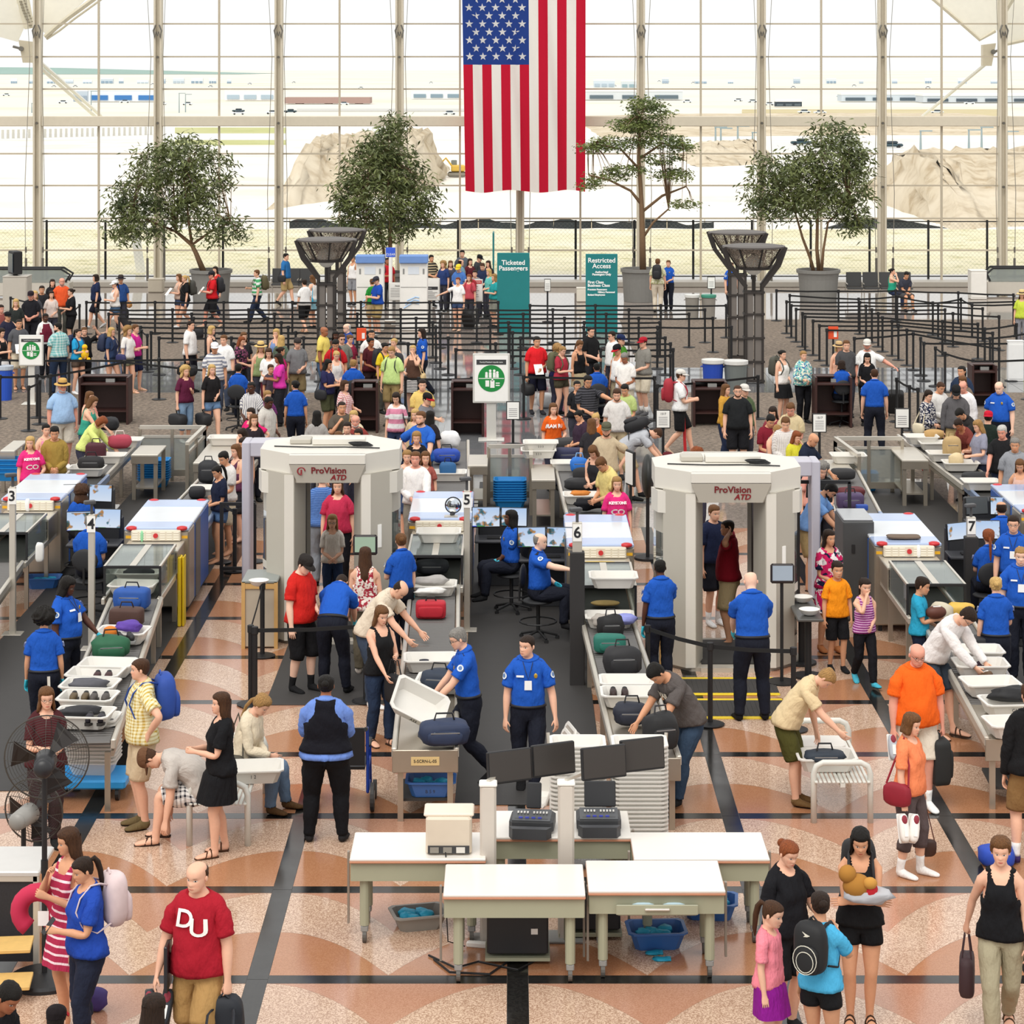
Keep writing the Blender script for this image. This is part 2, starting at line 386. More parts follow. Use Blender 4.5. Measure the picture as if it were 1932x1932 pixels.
def warp(t,V,fem,fat,bust,kid,mus=0):
 "body type in the rest pose; returns new vertices and joints"
 J=JN.copy();V=V.copy();z=V[:,2];arm=t.A>-.02;bw=np.clip((t.A+.05)/.1,0,1)*(t.H<-.5);head=t.H>=.9
 tor=(~arm) & (t.H<.4)
 def shift_arm(dx,dz=0):
  for sg,b in ((1,5),(-1,8)):
   m=(bw if sg>0 else bw)*(np.sign(V[:,0])==sg);V[:,0]+=m*sg*dx;V[:,2]+=m*dz;J[b:b+3,0]+=sg*dx;J[b:b+3,2]+=dz
 g=np.exp(-((z-1.06)/.15)**2);sh=sstep(1.16,1.34,z)
 if fem:
  k=np.where(tor,1-.10*fem*sh-.07*fem*np.exp(-((z-1.12)/.08)**2)+.05*fem*np.exp(-((z-.9)/.09)**2),1);V[:,0]*=k
  shift_arm(-.017*fem)
  m=bw>.5
  for sg,b in ((1,5),(-1,8)):
   q=m & (np.sign(V[:,0])==sg);c=J[b];d=V[q]-c;ad=AD*(sg,1,1);al=d@ad;V[q]=c+np.outer(al,ad)+(d-np.outer(al,ad))*(1-.14*fem)
  V[head | (t.H>.4)]*=(.97,.985,1.0)
  hh=(t.H>1.5) & (t.H<2.2);V[hh,0]*=1-.11*fem*sstep(1.625,1.545,V[hh,2]);V[hh & (V[:,1]<-.085),1]+=.004*fem
 if bust:
  for sx in (-1,1):V[:,1] -= np.where(tor & (V[:,1]<0),bust*.042*np.exp(-(((V[:,0]-sx*.072)/.058)**2+((z-1.275)/.062)**2)),0)
 if fat:
  tw=np.where(tor,sstep(.80,.95,z)*(1-.75*sstep(1.2,1.44,z)),0)
  V[:,0]*=1+.34*fat*tw;fr=V[:,1]<0
  V[:,1]=np.where(tor,.008+(V[:,1]-.008)*(1+fat*tw*np.where(fr,.42,.3)),V[:,1])
  V[:,1] -= np.where(tor & fr,fat*.085*g*np.clip(1-np.abs(V[:,0])/.2,0,1),0)
  shift_arm(.045*max(fat,0))
  for sg,b in ((1,5),(-1,8)):
   q=(bw>.5) & (np.sign(V[:,0])==sg) & (t.A<.52);c=J[b];d=V[q]-c;ad=AD*(sg,1,1);al=d@ad;kk=1+.36*fat*(1-sstep(.3,.54,al)*.7)
   V[q]=c+np.outer(al,ad)+(d-np.outer(al,ad))*kk[:,None]
  for sg,b in ((1,11),(-1,14)):
   q=(t.A<-.5) & (t.H<-.5) & (np.sign(V[:,0])==sg);k=fat*.3*(1-sstep(.86,.95,V[q,2]))*(.35+.65*sstep(.2,.6,V[q,2]))*sstep(.06,.2,V[q,2])
   V[q,0]=J[b,0]*sg*sg+(V[q,0]-J[b,0])*(1+k);V[q,1]*=1+k;V[q,0]+=sg*fat*.028*(1-sstep(.7,.9,V[q,2]))
   J[b:b+3,0]+=sg*fat*.02
  hd=t.H>.3;V[hd,0]*=1+.10*fat
  V[hd & (V[:,1]<.02) & (z<1.58),1]*=1+.06*fat
 if True:
  s=(1+.30*kid)*.93;p=np.array((0,.02,1.5));hw=sstep(.2,1.2,t.H)
  V=V+(hw*(s-1))[:,None]*(V-p)
  V[:,0]=np.where(tor,V[:,0]*(1-.06*kid),V[:,0])
 return V,J
def nrm(v):
 v=np.asarray(v,float);l=np.linalg.norm(v);return v/l if l>1e-9 else v
def rotx(a):c,s=math.cos(a),math.sin(a);return np.array([[1,0,0],[0,c,-s],[0,s,c]])
def roty(a):c,s=math.cos(a),math.sin(a);return np.array([[c,0,s],[0,1,0],[-s,0,c]])
def rotz(a):c,s=math.cos(a),math.sin(a);return np.array([[c,-s,0],[s,c,0],[0,0,1]])
def frame(d,n):d=nrm(d);n=nrm(n-d*np.dot(n,d));return np.stack([d,n,np.cross(d,n)],1)
def ik(a,tgt,l1,l2,hint):
 v=tgt-a;L=np.linalg.norm(v);L=min(max(L,abs(l1-l2)+.02),(l1+l2)*.995);v=nrm(v)
 x=(l1*l1-l2*l2+L*L)/(2*L);hgt=math.sqrt(max(l1*l1-x*x,1e-6));p=nrm(hint-v*np.dot(hint,v));return a+v*x+p*hgt,a+v*L
D2R=math.pi/180
# hand targets, relative to the shoulder in the body's own axes (out, forward, up) in units of the 1.75 m figure; then elbow hint and hand curl
ARM={'d':((.07,.05,-.535),None,'r'),'d2':((.12,.10,-.51),None,'r'),'g':((.08,.05,-.53),None,'g'),'f':((-.10,.30,-.24),None,'g'),'F':((-.14,.26,-.17),None,'g'),'w':((-.13,.24,-.36),None,'r'),'p':((-.02,.30,-.30),None,'g'),
       'h':((.07,-.02,-.37),(1,-.5,0),'g'),'s':((-.06,.15,-.10),(.5,-.2,-1),'g'),'r':((-.02,.45,-.26),None,'r'),'R':((.03,.36,-.40),None,'r'),'x':((-.26,.20,-.24),(.6,.1,-.5),'r'),'u':((-.11,.17,.10),(.5,.3,-1),'r'),
       'c':((-.08,.20,-.02),(.5,.2,-1),'g'),'e':((.42,.20,-.22),None,'r'),'t':((.14,-.22,-.48),None,'g'),'k':((.06,-.12,-.50),(.3,-1,0),'r'),'o':((.10,.22,.30),(1,0,-.4),'f'),'H':((.02,-.02,.20),(1,.1,.2),'r'),
       'l':((-.02,.34,-.44),None,'r'),'L':((-.06,.40,-.44),None,'r'),'P':((.12,.52,-.08),None,'f'),'b':((.0,-.12,-.40),(1,-.6,0),'r'),'v':((.02,.20,-.46),None,'g'),'z':((-.20,.22,-.40),None,'r'),'E':((.30,.36,-.34),None,'r')}
# legs: feet (right x, right forward, left x, left forward, lift)
LEG={'st':(.0,.0,.0,.0),'wd':(.06,.0,.06,.0),'w1':(-.02,.26,-.02,-.26),'w2':(-.02,-.26,-.02,.26),'a':(.0,.10,.02,-.04),'b':(.03,-.05,.0,.10),'cl':(-.03,.0,-.03,.0)}
def pose_body(t,V,J,pose):
 """pose: dict(l=leg key, r/L arms, bend, lean, twist, hp head pitch, hy head yaw, sit seat height or None). returns transforms list of (R, joint, new joint)"""
 R=[np.eye(3)]*17;Jn=J.copy();bend=pose.get('bend',0)*D2R;lean=pose.get('lean',0)*D2R;tw=pose.get('tw',0)*D2R
 sit=pose.get('sit');lk=LEG[pose.get('l','st')];S=1.0
 pz=J[0,2]
 if sit:p0=np.array((0,.0,sit+.10))
 else:
  sp=max(abs(lk[1]),abs(lk[3]));p0=np.array((0,bend*.16,pz-.008-.22*sp*sp-.02*abs(lk[0])))
  if pose.get('dz'):p0[2] -= pose['dz']
 Rp=rotx(bend*(.45 if not sit else .25)) @ roty(lean*.3)
 R[0]=Rp;Jn[0]=p0
 Rs=Rp @ rotx(bend*.3) @ roty(lean*.4) @ rotz(tw*.5);R[1]=Rs;Jn[1]=p0+Rp@(J[1]-J[0])
 Rc=Rs @ rotx(bend*(.25 if not sit else .45)) @ roty(lean*.3) @ rotz(tw*.5);R[2]=Rc;Jn[2]=Jn[1]+Rs@(J[2]-J[1])
 Rn=Rc @ rotx(pose.get('hp',5)*D2R*.4) @ rotz(pose.get('hy',0)*D2R*.4);R[3]=Rn;Jn[3]=Jn[2]+Rc@(J[3]-J[2])
 Rh=Rn @ rotx(pose.get('hp',5)*D2R*.6) @ rotz(pose.get('hy',0)*D2R*.6) @ roty(pose.get('ht',0)*D2R);R[4]=Rh;Jn[4]=Jn[3]+Rn@(J[4]-J[3])
 curls=['r','r']
 for side,b,sg in (('R',5,1),('L',8,-1)):
  a=ARM[pose.get(side,'d')] if not isinstance(pose.get(side,'d'),tuple) else (pose[side],None,'g')
  off,hint,curl=a;curls[0 if sg>0 else 1]=curl
  sh=Jn[2]+Rc@(J[b]-J[2]);Jn[b]=sh
  yaw=rotz(tw)
  tgt=sh+yaw@np.array((off[0]*sg,-off[1],off[2]))
  hv=np.array((.45*sg,.6,-.35)) if hint is None else np.array((hint[0]*sg,-hint[1],hint[2]))
  l1,l2=np.linalg.norm(J[b+1]-J[b]),np.linalg.norm(J[b+2]-J[b+1])
  el,wr=ik(sh,tgt,l1,l2,yaw@hv);du,df=nrm(el-sh),nrm(wr-el)
  d0=AD*(sg,1,1);n0=np.cross(d0,(0,-1.,0));n=np.cross(du,df);n=n if np.linalg.norm(n)>.04 else np.cross(du,-hv)
  F0=frame(d0,n0);R[b]=frame(du,n)@F0.T;R[b+1]=frame(df,n)@F0.T;R[b+2]=R[b+1]
  if off[1]>.33: # palms turn down when reaching
   q=-.9*sg;k=df;K=np.array([[0,-k[2],k[1]],[k[2],0,-k[0]],[-k[1],k[0],0]]);R[b+2]=(np.eye(3)+math.sin(q)*K+(1-math.cos(q))*K@K)@R[b+1]
  Jn[b+1],Jn[b+2]=el,wr
 ank=J[13,2]
 for b,sg,fx,fy in ((11,1,lk[0],lk[1]),(14,-1,lk[2],lk[3])):
  hp=p0+Rp@(J[b]-J[0]);Jn[b]=hp
  l1,l2=np.linalg.norm(J[b+1]-J[b]),np.linalg.norm(J[b+2]-J[b+1]);foot=np.eye(3);out=8*D2R*sg
  if sit:
   fo=pose.get('ff',.42)+(.05 if sg>0 else -.03);tgt=np.array((J[b,0]*(1.15)+sg*pose.get('kn',.02),-fo,max(ank,pose.get('fz',0)+ank)));hint=np.array((0.,-1,.8))
  else:
   tgt=np.array((J[b+2,0]+fx*sg,J[b+2,1]-fy,ank));hint=np.array((.1*sg,-1,0))
   if fy<-.15:tgt[2]+=.075;foot=rotx(28*D2R)
   elif fy>.2:foot=rotx(-8*D2R);tgt[2]+=.01
  kn,an=ik(hp,tgt,l1,l2,hint);du,df=nrm(kn-hp),nrm(an-kn)
  n0=np.array((1.,0,0));d0=nrm(J[b+1]-J[b]);d1=nrm(J[b+2]-J[b+1]);n=np.cross(hint,du);n=nrm(n) if n[0]>0 else -nrm(n)
  R[b]=frame(du,n)@frame(d0,n0).T;R[b+1]=frame(df,n)@frame(d1,n0).T;R[b+2]=rotz(out)@foot;Jn[b+1],Jn[b+2]=kn,an
 return R,Jn,curls
def skin_pts(W,P,R,J,Jn):
 Rm=np.stack(R);T=Jn-np.einsum('bij,bj->bi',Rm,J)
 return np.einsum('nb,nbi->ni',W,np.einsum('bij,nj->nbi',Rm,P)+T[None])
def vnormals(V,Q):
 q=V[Q];fn=np.cross(q[:,2]-q[:,0],q[:,3]-q[:,1]);N=np.zeros_like(V)
 for k in range(4):
  for c in range(3):N[:,c]+=np.bincount(Q[:,k],fn[:,c],len(V))
 return N/np.maximum(np.linalg.norm(N,axis=1,keepdims=True),1e-12)
def npmesh(name,V,Q,mats,rest=None,mi=None,smooth=True):
 me=bpy.data.meshes.new(name);tri=Q[:,2]==Q[:,3];ln=np.where(tri,3,4);st=np.concatenate([[0],np.cumsum(ln)[:-1]])
 keep=np.ones(Q.shape,bool);keep[:,3]=~tri;lv=Q[keep]
 me.vertices.add(len(V));me.vertices.foreach_set('co',np.ascontiguousarray(V,np.float32).ravel())
 me.loops.add(len(lv));me.loops.foreach_set('vertex_index',lv.astype(np.int32));me.polygons.add(len(Q));me.polygons.foreach_set('loop_start',st.astype(np.int32))
 if smooth:me.polygons.foreach_set('use_smooth',np.ones(len(Q),bool))
 for m in (mats if isinstance(mats,(list,tuple)) else [mats]):me.materials.append(m)
 if mi is not None:me.polygons.foreach_set('material_index',mi.astype(np.int32))
 if rest is not None:
  at_=me.attributes.new('rest','FLOAT_VECTOR','POINT');at_.data.foreach_set('vector',np.ascontiguousarray(rest,np.float32).ravel())
 me.update(calc_edges=True);return me
def region(t,key,fmask):
 "faces of the template whose corners all lie in the mask, with their boundary loop for the hem"
 if key in t.cache:return t.cache[key]
 ok=fmask(t);fm=ok[t.Q].all(1);Q=t.Q[fm]
 idx=np.unique(Q);mp=-np.ones(t.n,int);mp[idx]=np.arange(len(idx));q=mp[Q]
 ed={}
 for f in q:
  g=list(dict.fromkeys(f.tolist()))
  for i in range(len(g)):
   a,b=g[i],g[(i+1) % len(g)]
   if (b,a) in ed:del ed[(b,a)]
   else:ed[(a,b)]=1
 be=np.array(list(ed.keys()),int).reshape(-1,2);bv=np.unique(be)
 mp2={v:len(idx)+i for i,v in enumerate(bv)};hem=np.array([(b,a,mp2[a],mp2[b]) for a,b in be],int).reshape(-1,4)
 t.cache[key]=(idx,np.vstack([q,hem]) if len(hem) else q,bv);return t.cache[key]
def garment(name,t,key,fmask,off,P,N,mats,par,inner=.001,rest=None,dv=None):
 idx,q,bv=region(t,key,fmask)
 if len(idx)==0:return None
 o=off[idx] if isinstance(off,np.ndarray) else np.full(len(idx),off)
 V=P[idx]+N[idx]*o[:,None]
 if dv is not None:V=V+dv[idx]
 hv=P[idx[bv]]+N[idx[bv]]*inner;R=t.rest[idx] if rest is None else rest[idx]
 return link(name,npmesh(name,np.vstack([V,hv]),q,mats,np.vstack([R,R[bv]])),par)
# ---- skin, hair and cloth materials ------------------------------------------------------------------
def skin_mat(hexc,brow='3a2a20',fem=False):
 k=('skin',hexc,brow,fem)
 if k in _M:return _M[k]
 t=NT('skin_'+hexc);r=t.attr('rest');x,y,z=t.xyz(r);ax=t.math('ABSOLUTE',x);c=lin(hexc)
 base=t.mix(t.noise(35,r,3),tuple(v*.93 for v in c[:3])+(1,),tuple(min(1,v*1.07) for v in c[:3])+(1,))
 front=t.math('LESS_THAN',y,-.06)
 def blob(cx,cz,rx,rz,soft=.25,tilt=0):
  dx=t.math('SUBTRACT',ax,cx);zz=t.math('ADD',t.math('SUBTRACT',z,cz),t.math('MULTIPLY',dx,tilt));d=t.math('ADD',t.math('POWER',t.math('DIVIDE',dx,rx),2),t.math('POWER',t.math('DIVIDE',zz,rz),2))
  return t.math('MULTIPLY',t.math('SUBTRACT',1,t.step(d,1-soft,1+soft)),front)
 lip=(min(1,c[0]*(.78 if fem else .84)),c[1]*(.38 if fem else .58),c[2]*(.42 if fem else .58),1)
 col=t.mix(t.math('MULTIPLY',blob(.045,1.60,.028,.022,.9),.35),base,(min(1,c[0]*1.02),c[1]*.72,c[2]*.68,1))
 col=t.mix(blob(0,1.5735,.024,.0075),col,lip)
 col=t.mix(blob(0,1.5735,.021,.0011),col,tuple(v*.35 for v in lip[:3])+(1,))
 col=t.mix(t.math('MULTIPLY',blob(.034,EYE_Z+.0235,.016,.0021 if fem else .0030,.3,.08),.75),col,brow)
 col=t.mix(blob(.032,EYE_Z,.0165,.0085),col,tuple(v*.5 for v in c[:3])+(1,))
 col=t.mix(blob(.032,EYE_Z,.0135,.0056),col,'e9e4de')
 col=t.mix(blob(.032,EYE_Z,.0062,.0062),col,'2a1c14')
 t.l(col,t.b.inputs['Base Color']);t.b.inputs['Roughness'].default_value=.55;t.b.inputs['Specular IOR Level'].default_value=.3
 _M[k]=t.m;return t.m
def hair_mat(hexc):
 k=('hair',hexc)
 if k in _M:return _M[k]
 t=NT('hair_'+hexc);mp=t.n('ShaderNodeMapping');t.l(t.attr('rest'),mp.inputs[0]);mp.inputs['Scale'].default_value=(90,90,6);c=lin(hexc)
 nz=t.noise(1.6,mp.outputs[0],3,.7);nz=t.step(nz,.3,.7)
 t.l(t.mix(nz,tuple(v*.45 for v in c[:3])+(1,),tuple(min(1,v*1.35) for v in c[:3])+(1,)),t.b.inputs['Base Color']);t.b.inputs['Roughness'].default_value=.55;t.b.inputs['Specular IOR Level'].default_value=.25
 bp=t.n('ShaderNodeBump');bp.inputs['Strength'].default_value=.5;bp.inputs['Distance'].default_value=.01;t.l(nz,bp.inputs['Height']);t.l(bp.outputs[0],t.b.inputs['Normal'])
 _M[k]=t.m;return t.m
def cloth(spec,rough=.85):
 """'1f4fb0' plain; 's:a:b:n' n stripes per metre across; 'v:..' upright stripes; 'c:a:b:n' checks; 'f:a:b:n' floral blotches; 'k:a:b:c' camouflage"""
 k=('cloth',spec,rough)
 if k in _M:return _M[k]
 t=NT('cloth');p=spec.split(':');r=t.attr('rest');x,y,z=t.xyz(r)
 if len(p)==1:col=p[0]
 elif p[0] in 'sv':
  w=z if p[0]=='s' else t.math('ADD',x,t.math('MULTIPLY',y,.7));n=float(p[3]);f=t.math('FRACT',t.math('MULTIPLY',w,n));duty=float(p[4]) if len(p)>4 else .5
  col=t.mix(t.math('LESS_THAN',f,duty),p[2],p[1])
 elif p[0]=='c':
  n=float(p[3]);u=t.math('LESS_THAN',t.math('FRACT',t.math('MULTIPLY',z,n)),.4);v=t.math('LESS_THAN',t.math('FRACT',t.math('MULTIPLY',t.math('ADD',x,t.math('MULTIPLY',y,.6)),n)),.4)
  col=t.mix(t.math('MULTIPLY',t.math('ADD',u,v),.5),p[1],p[2])
 elif p[0]=='h':col=t.mix(t.math('LESS_THAN',z,.017),p[1],p[2])
 else:
  n=float(p[3]) if p[0]=='f' else 14.;nz=t.noise(n,r,2)
  col=t.mix(t.step(nz,.49,.53),p[1],p[2])
  if p[0]=='k':col=t.mix(t.step(t.noise(21,r,3),.55,.57),col,p[3])
  if p[0]=='f' and len(p)>4:col=t.mix(t.step(t.noise(n*1.3,r,2),.57,.6),col,p[4])
 fine=t.noise(260,r,2);mp=t.n('ShaderNodeMapping');t.l(r,mp.inputs[0]);mp.inputs['Rotation'].default_value=(.3,.5,0);mp.inputs['Scale'].default_value=(16,16,6);big=t.noise(1,mp.outputs[0],3,.55)
 m=t.n('ShaderNodeMix',data_type='RGBA',blend_type='MULTIPLY');m.inputs[0].default_value=1
 if isinstance(col,str):m.inputs[6].default_value=lin(col)
 else:t.l(col,m.inputs[6])
 t.l(t.mix(fine,(.86,.86,.86,1),(1.1,1.1,1.1,1)),m.inputs[7]);t.l(m.outputs[2],t.b.inputs['Base Color'])
 t.b.inputs['Roughness'].default_value=rough;t.b.inputs['Specular IOR Level'].default_value=.2
 bp=t.n('ShaderNodeBump');bp.inputs['Strength'].default_value=.8;bp.inputs['Distance'].default_value=.035;t.l(big,bp.inputs['Height']);t.l(bp.outputs[0],t.b.inputs['Normal'])
 _M[k]=t.m;return t.m
CN={'black':'1a1a1c','grey':'777777','white':'f0f0f0','red':'b01c24','blue':'2050b0','navy':'1e2440','green':'2f7a3c','brown':'5a3a22','tan':'c0a070','pink':'e06aa0','purple':'6a3a9a','teal':'2a9a9a','orange':'e8702a','yellow':'e6c83c','burgundy':'6a1a2a','olive':'5a5a30','beige':'d8c8a8','dark grey':'404044','light blue':'9ac0e6'}
def cname(h):a=lin(h);return min(CN,key=lambda k:sum((math.sqrt(p)-math.sqrt(q))**2 for p,q in zip(a[:3],lin(CN[k])[:3])))
SKIN={'A':'e6b397','B':'d49c79','C':'a5694a','D':'553325','E':'eec3ab','R':'de9c86'}
HCOL={'k':'17130f','d':'2b1c12','b':'4a2f1c','m':'6f4a2a','l':'a8814e','y':'d2ad6c','g':'8a8680','w':'c9c6c0','r':'7a3a1e','a':'8c4a26'}
def front_map(t,P,N,pts,off,back=False):
 "wraps flat points (x, z in rest metres) on to the posed front or back of the torso"
 m=(t.A<-.3) & (t.H<.2) & ((t.rest[:,1]>.02) if back else (t.rest[:,1]<-.0));R=t.rest[m][:,[0,2]];p,n=P[m],N[m];out=[]
 for x,z in pts:
  d=((R-(x,z))**2).sum(1);k=np.argsort(d)[:5];w=1/(d[k]+2e-5);w /= w.sum();nn=nrm((n[k]*w[:,None]).sum(0))
  # local linear fit keeps the print flat
  A_=np.c_[R[k]-(x,z),np.ones(5)]*np.sqrt(w)[:,None];sol=np.linalg.lstsq(A_,p[k]*np.sqrt(w)[:,None],rcond=None)[0][2]
  if np.linalg.norm(sol-(p[k]*w[:,None]).sum(0))>.05:sol=(p[k]*w[:,None]).sum(0)
  out.append(sol+nn*off)
 return out
def text_mesh(s,size,bold=0):
 cu=bpy.data.curves.new('lettering','FONT');cu.body=s;cu.size=size;cu.align_x='CENTER';cu.align_y='CENTER';cu.offset=bold;cu.resolution_u=4;cu.space_line=.8
 o=bpy.data.objects.new('t',cu);me=bpy.data.meshes.new_from_object(o);bpy.data.objects.remove(o);return me
def hair_z(y):
 return np.interp(y,[-.11,-.06,-.035,-.012,.022,.03,.055,.09,.12],[1.702,1.70,1.672,1.625,1.612,1.60,1.575,1.568,1.568])
PEOPLE=[]
def person(x,y,h,face,label,body='m',fat=.15,skin='A',hair='sh',hc='b',top='t:888888',bot='j:2a3040',shoe='s:222222',pose=None,ex=(),group=None,bust=None,near=None):
 pose=dict(pose or {});lod=1 if (near if near is not None else y>1010) else 0;t=LODS[lod]
 fem={'m':0,'f':1,'b':.2,'g':.6}[body];kid={'b':.8,'g':.8}.get(body,0) * (1 if h<1.45 else .4)
 V=t.V['r'];J=None
 s=h/1.753
 if 'sit' in pose:pose['sit']=pose['sit']/s;pose['fz']=pose.get('fz',0)/s
 _,J0=warp(t,V,fem,fat,0,kid)
 R,Jn,curls=pose_body(t,V,J0,pose)
 base=V.copy()
 for i,sg in ((0,1),(1,-1)):
  m=(t.A>.55) & (np.sign(V[:,0])==sg);base[m]=t.V[curls[i]][m]
 VW,J=warp(t,base,fem,fat,(.75 if body=='f' else 0) if bust is None else bust,kid)
 P=skin_pts(t.W,VW,R,J,Jn);N=vnormals(P,t.Q)
 zr=t.rest[:,2];A_=np.array(t.A);arm=A_>-.02;wr=np.sin(P[:,2]*61+P[:,0]*37)*np.sin(P[:,0]*53+P[:,1]*47+P[:,2]*23)
 hd=P[t.H>1.5];k=hd[:,2].argmax();top_l=hd[k]*s+np.array((0,0,.012))
 c,sn=math.cos(face*D2R),math.sin(face*D2R);loc=at(x,y,top_l[2])-Vector((top_l[0]*c-top_l[1]*sn,top_l[0]*sn+top_l[1]*c,0));loc.z=0
 for _ in range(4): # neighbours never stand inside each other: step back or forward along the line of sight
  for q in PEOPLE:
   d_=(loc-q['loc']).length
   if d_<.46:u_=Vector((loc.x,loc.y,0)).normalized();loc=loc+u_*(.5-d_)*(1 if loc.y>=q['loc'].y-.02 else -1)
 brow=HCOL[hc] if hc not in 'wgy' else '6a5a48'
 root=link('person',npmesh('body',P*s,t.Q,skin_mat(SKIN[skin],brow,body in 'fg'),t.rest),None,loc,face*D2R);tag(root,label,'person',group)
 def G(nm,key,fm,off,spec,par=root,dv=None,inn=.001):return garment(nm,t,key,fm,off*s,P*s,N,cloth(spec) if isinstance(spec,str) else spec,par,inn,None,dv)
 def X(b,p):return (R[b]@(np.asarray(p,float)-J[b])+Jn[b])*s
 def MX(mb,b,nm,m,par=root,smooth=True):
  mb.v=[tuple(X(b,q)) for q in mb.v];return mb.build(nm,m,par,smooth=smooth)
 tk,_,tc=top.partition(':');bk,_,bc=bot.partition(':');sk,_,scol=shoe.partition(':')
 tuck=tk in 'uw';hemz={'c':1.02}.get(tk,.985 if tuck else .91)
 # trousers, shorts
 endz={'j':.084,'s':.524,'q':.73,'c':.30,'L':.44}.get(bk)
 if endz:
  fl={'j':.016,'s':.026,'q':.010,'c':.012,'L':.024}[bk]
  off=.009+fl*sstep(.86,max(endz,.2),zr)*(zr<.86)+.004*wr*(zr<.9)
  nm={'j':'trousers','c':'trousers'}.get(bk,'shorts')
  G(nm,'bot%s' % bk,lambda t:(t.A<-.03) & (t.H<-.5) & (t.rest[:,2]<1.045) & (t.rest[:,2]>endz-.012),off,bc)
 # tops
 sleeve={'t':.205,'p':.205,'u':.205,'s':.205,'w':.54,'l':.54,'j':.54,'v':.54,'d':.205,'k':-.6,'e':-.6,'c':-.6,'h':.54}.get(tk,.205)
 main=tc
 if tk=='v':main=tc.split('/')[0]
 loose=.010+.012*(tk in 'tpsdjh')+(.012 if tk in 'jh' else 0)
 off=np.where(arm,.010+(.016 if sleeve<.3 else .012)*sstep(.03,.2,A_),.011+loose*sstep(1.33,1.05,zr)+.008*(not tuck))+.007*wr
 if tuck:off=np.where(~arm,.012+.016*np.exp(-((zr-1.12)/.07)**2)+.004*wr,off)
 if tk in 'tpsjdh' and fem>.5 and tk not in 'jh':off=np.where(~arm,off-.008,off)
 def tmask(t):
  z=t.rest[:,2];yv=t.rest[:,1];xv=np.abs(t.rest[:,0])
  m=(t.A<=sleeve+.004) & (t.H<.02) & ((t.A>-.03) | (z>hemz-.012)) & ((z>.8) | (t.A>-.03))
  if tk in 'kec':m &= (xv<.185) & ~(t.A>-.02)
  return m
 rx_,ry_=np.abs(t.rest[:,0]),t.rest[:,1]
 if tk in 'kec':   # scooped neckline and arm holes: cloth dips under the skin along a smooth line
  nl=np.where(ry_<.01,np.maximum(0,1.372+ (rx_/.085)**4*.09),1.415+(rx_/.09)**4*.06)
  d_=np.minimum(nl-zr,(.142-.02*np.exp(-((zr-1.40)/.06)**2)-rx_)*np.where(zr>1.3,1,9)+np.where(zr>1.3,0,.3));off=np.minimum(np.where(zr>1.34,.008,off),np.clip(d_*.7,-.012,1))
 elif fem>.5 and tk in 'td':
  d_=np.where(ry_<0,1.425+(rx_/.09)**3*.06-zr,.1);off=np.where(arm,off,np.minimum(off,np.clip(d_*.7,-.012,1)))
 if tk!='n':shirt=G({'u':'uniform_shirt','j':'jacket','h':'hoodie','d':'dress','e':'dress'}.get(tk,'shirt'),'top%s%d%s' % (tk,fem>0,hemz),tmask,off,main,root,None,-.012 if (tk in 'kec' or fem>.5 and tk in 'td') else .001)
 if tk in 'puswjv' and lod>=0: # collar
  ring=lambda t:(t.H>-.55) & (t.H<.55)
  G('collar','collar',ring,np.where(t.H<.2,.024,.011),main if tk!='v' else main)
 if tk=='v':G('vest','vest',lambda t:(t.A<-.06) & (t.H<-.4) & (t.rest[:,2]>.93),np.minimum(off+.014,np.clip((.168-.046*sstep(1.26,1.40,zr)-np.abs(t.rest[:,0]))*.8+np.where(zr<1.26,.2,0),-.012,1)),tc.split('/')[1],root,None,-.012)
 if tk=='h':G('hood','hood',lambda t:(t.H>-.9) & (t.H<1.1) & (t.rest[:,1]>-.02),.035,main)
 # skirts and dress skirts: loft round both legs
 if bk in ('k','K') or tk in 'de':
  z0,z1=(1.04,.60 if bk!='K' else .47);mbk=MB();n=28;rows=9;rest=[]
  rr=[Jn[0]+R[0]@np.array((0,.0,z-.95)) for z in (z0,)]
  for i in range(rows):
   u=i/(rows-1);z=z0+(z1-z0)*u
   kx=.148+fat*.05+.075*sstep(0,.3,u)*.55+.05*u;ky=.112+fat*.06+.03*sstep(0,.3,u)+.045*u
   cx,cy=0.,.008
   if u>.25:mid=(Jn[11]+(Jn[12]-Jn[11])*(u*.8)+Jn[14]+(Jn[15]-Jn[14])*(u*.8))/2;spread=abs((Jn[12]-Jn[11])[1]-(Jn[15]-Jn[14])[1])*u*.5;cy=mid[1];ky+=spread*.6
   for q in range(n):
    a=2*math.pi*q/n;fold=1+.05*u*math.sin(a*7+1.3*math.sin(a*2))
    p=np.array((kx*math.sin(a)*fold,cy-ky*math.cos(a)*fold,z))
    if u<.3:p=(1-u/.3)*(Jn[0]+R[0]@(np.array((kx*math.sin(a),.008-ky*math.cos(a),z))-J[0]))+(u/.3)*(p-(0,0,J[0][2]-Jn[0][2]))
    else:p=p-(0,0,J[0][2]-Jn[0][2])
    mbk.v.append(tuple(p*s));rest.append((math.sin(a)*.3,-math.cos(a)*.3,z))
  Q=np.array([(i*n+q,(i+1)*n+q,(i+1)*n+(q+1) % n,i*n+(q+1) % n) for i in range(rows-1) for q in range(n)])
  link('skirt',npmesh('skirt',np.array(mbk.v),Q,cloth(bc if bk in ('k','K') else main),np.array(rest)),root)
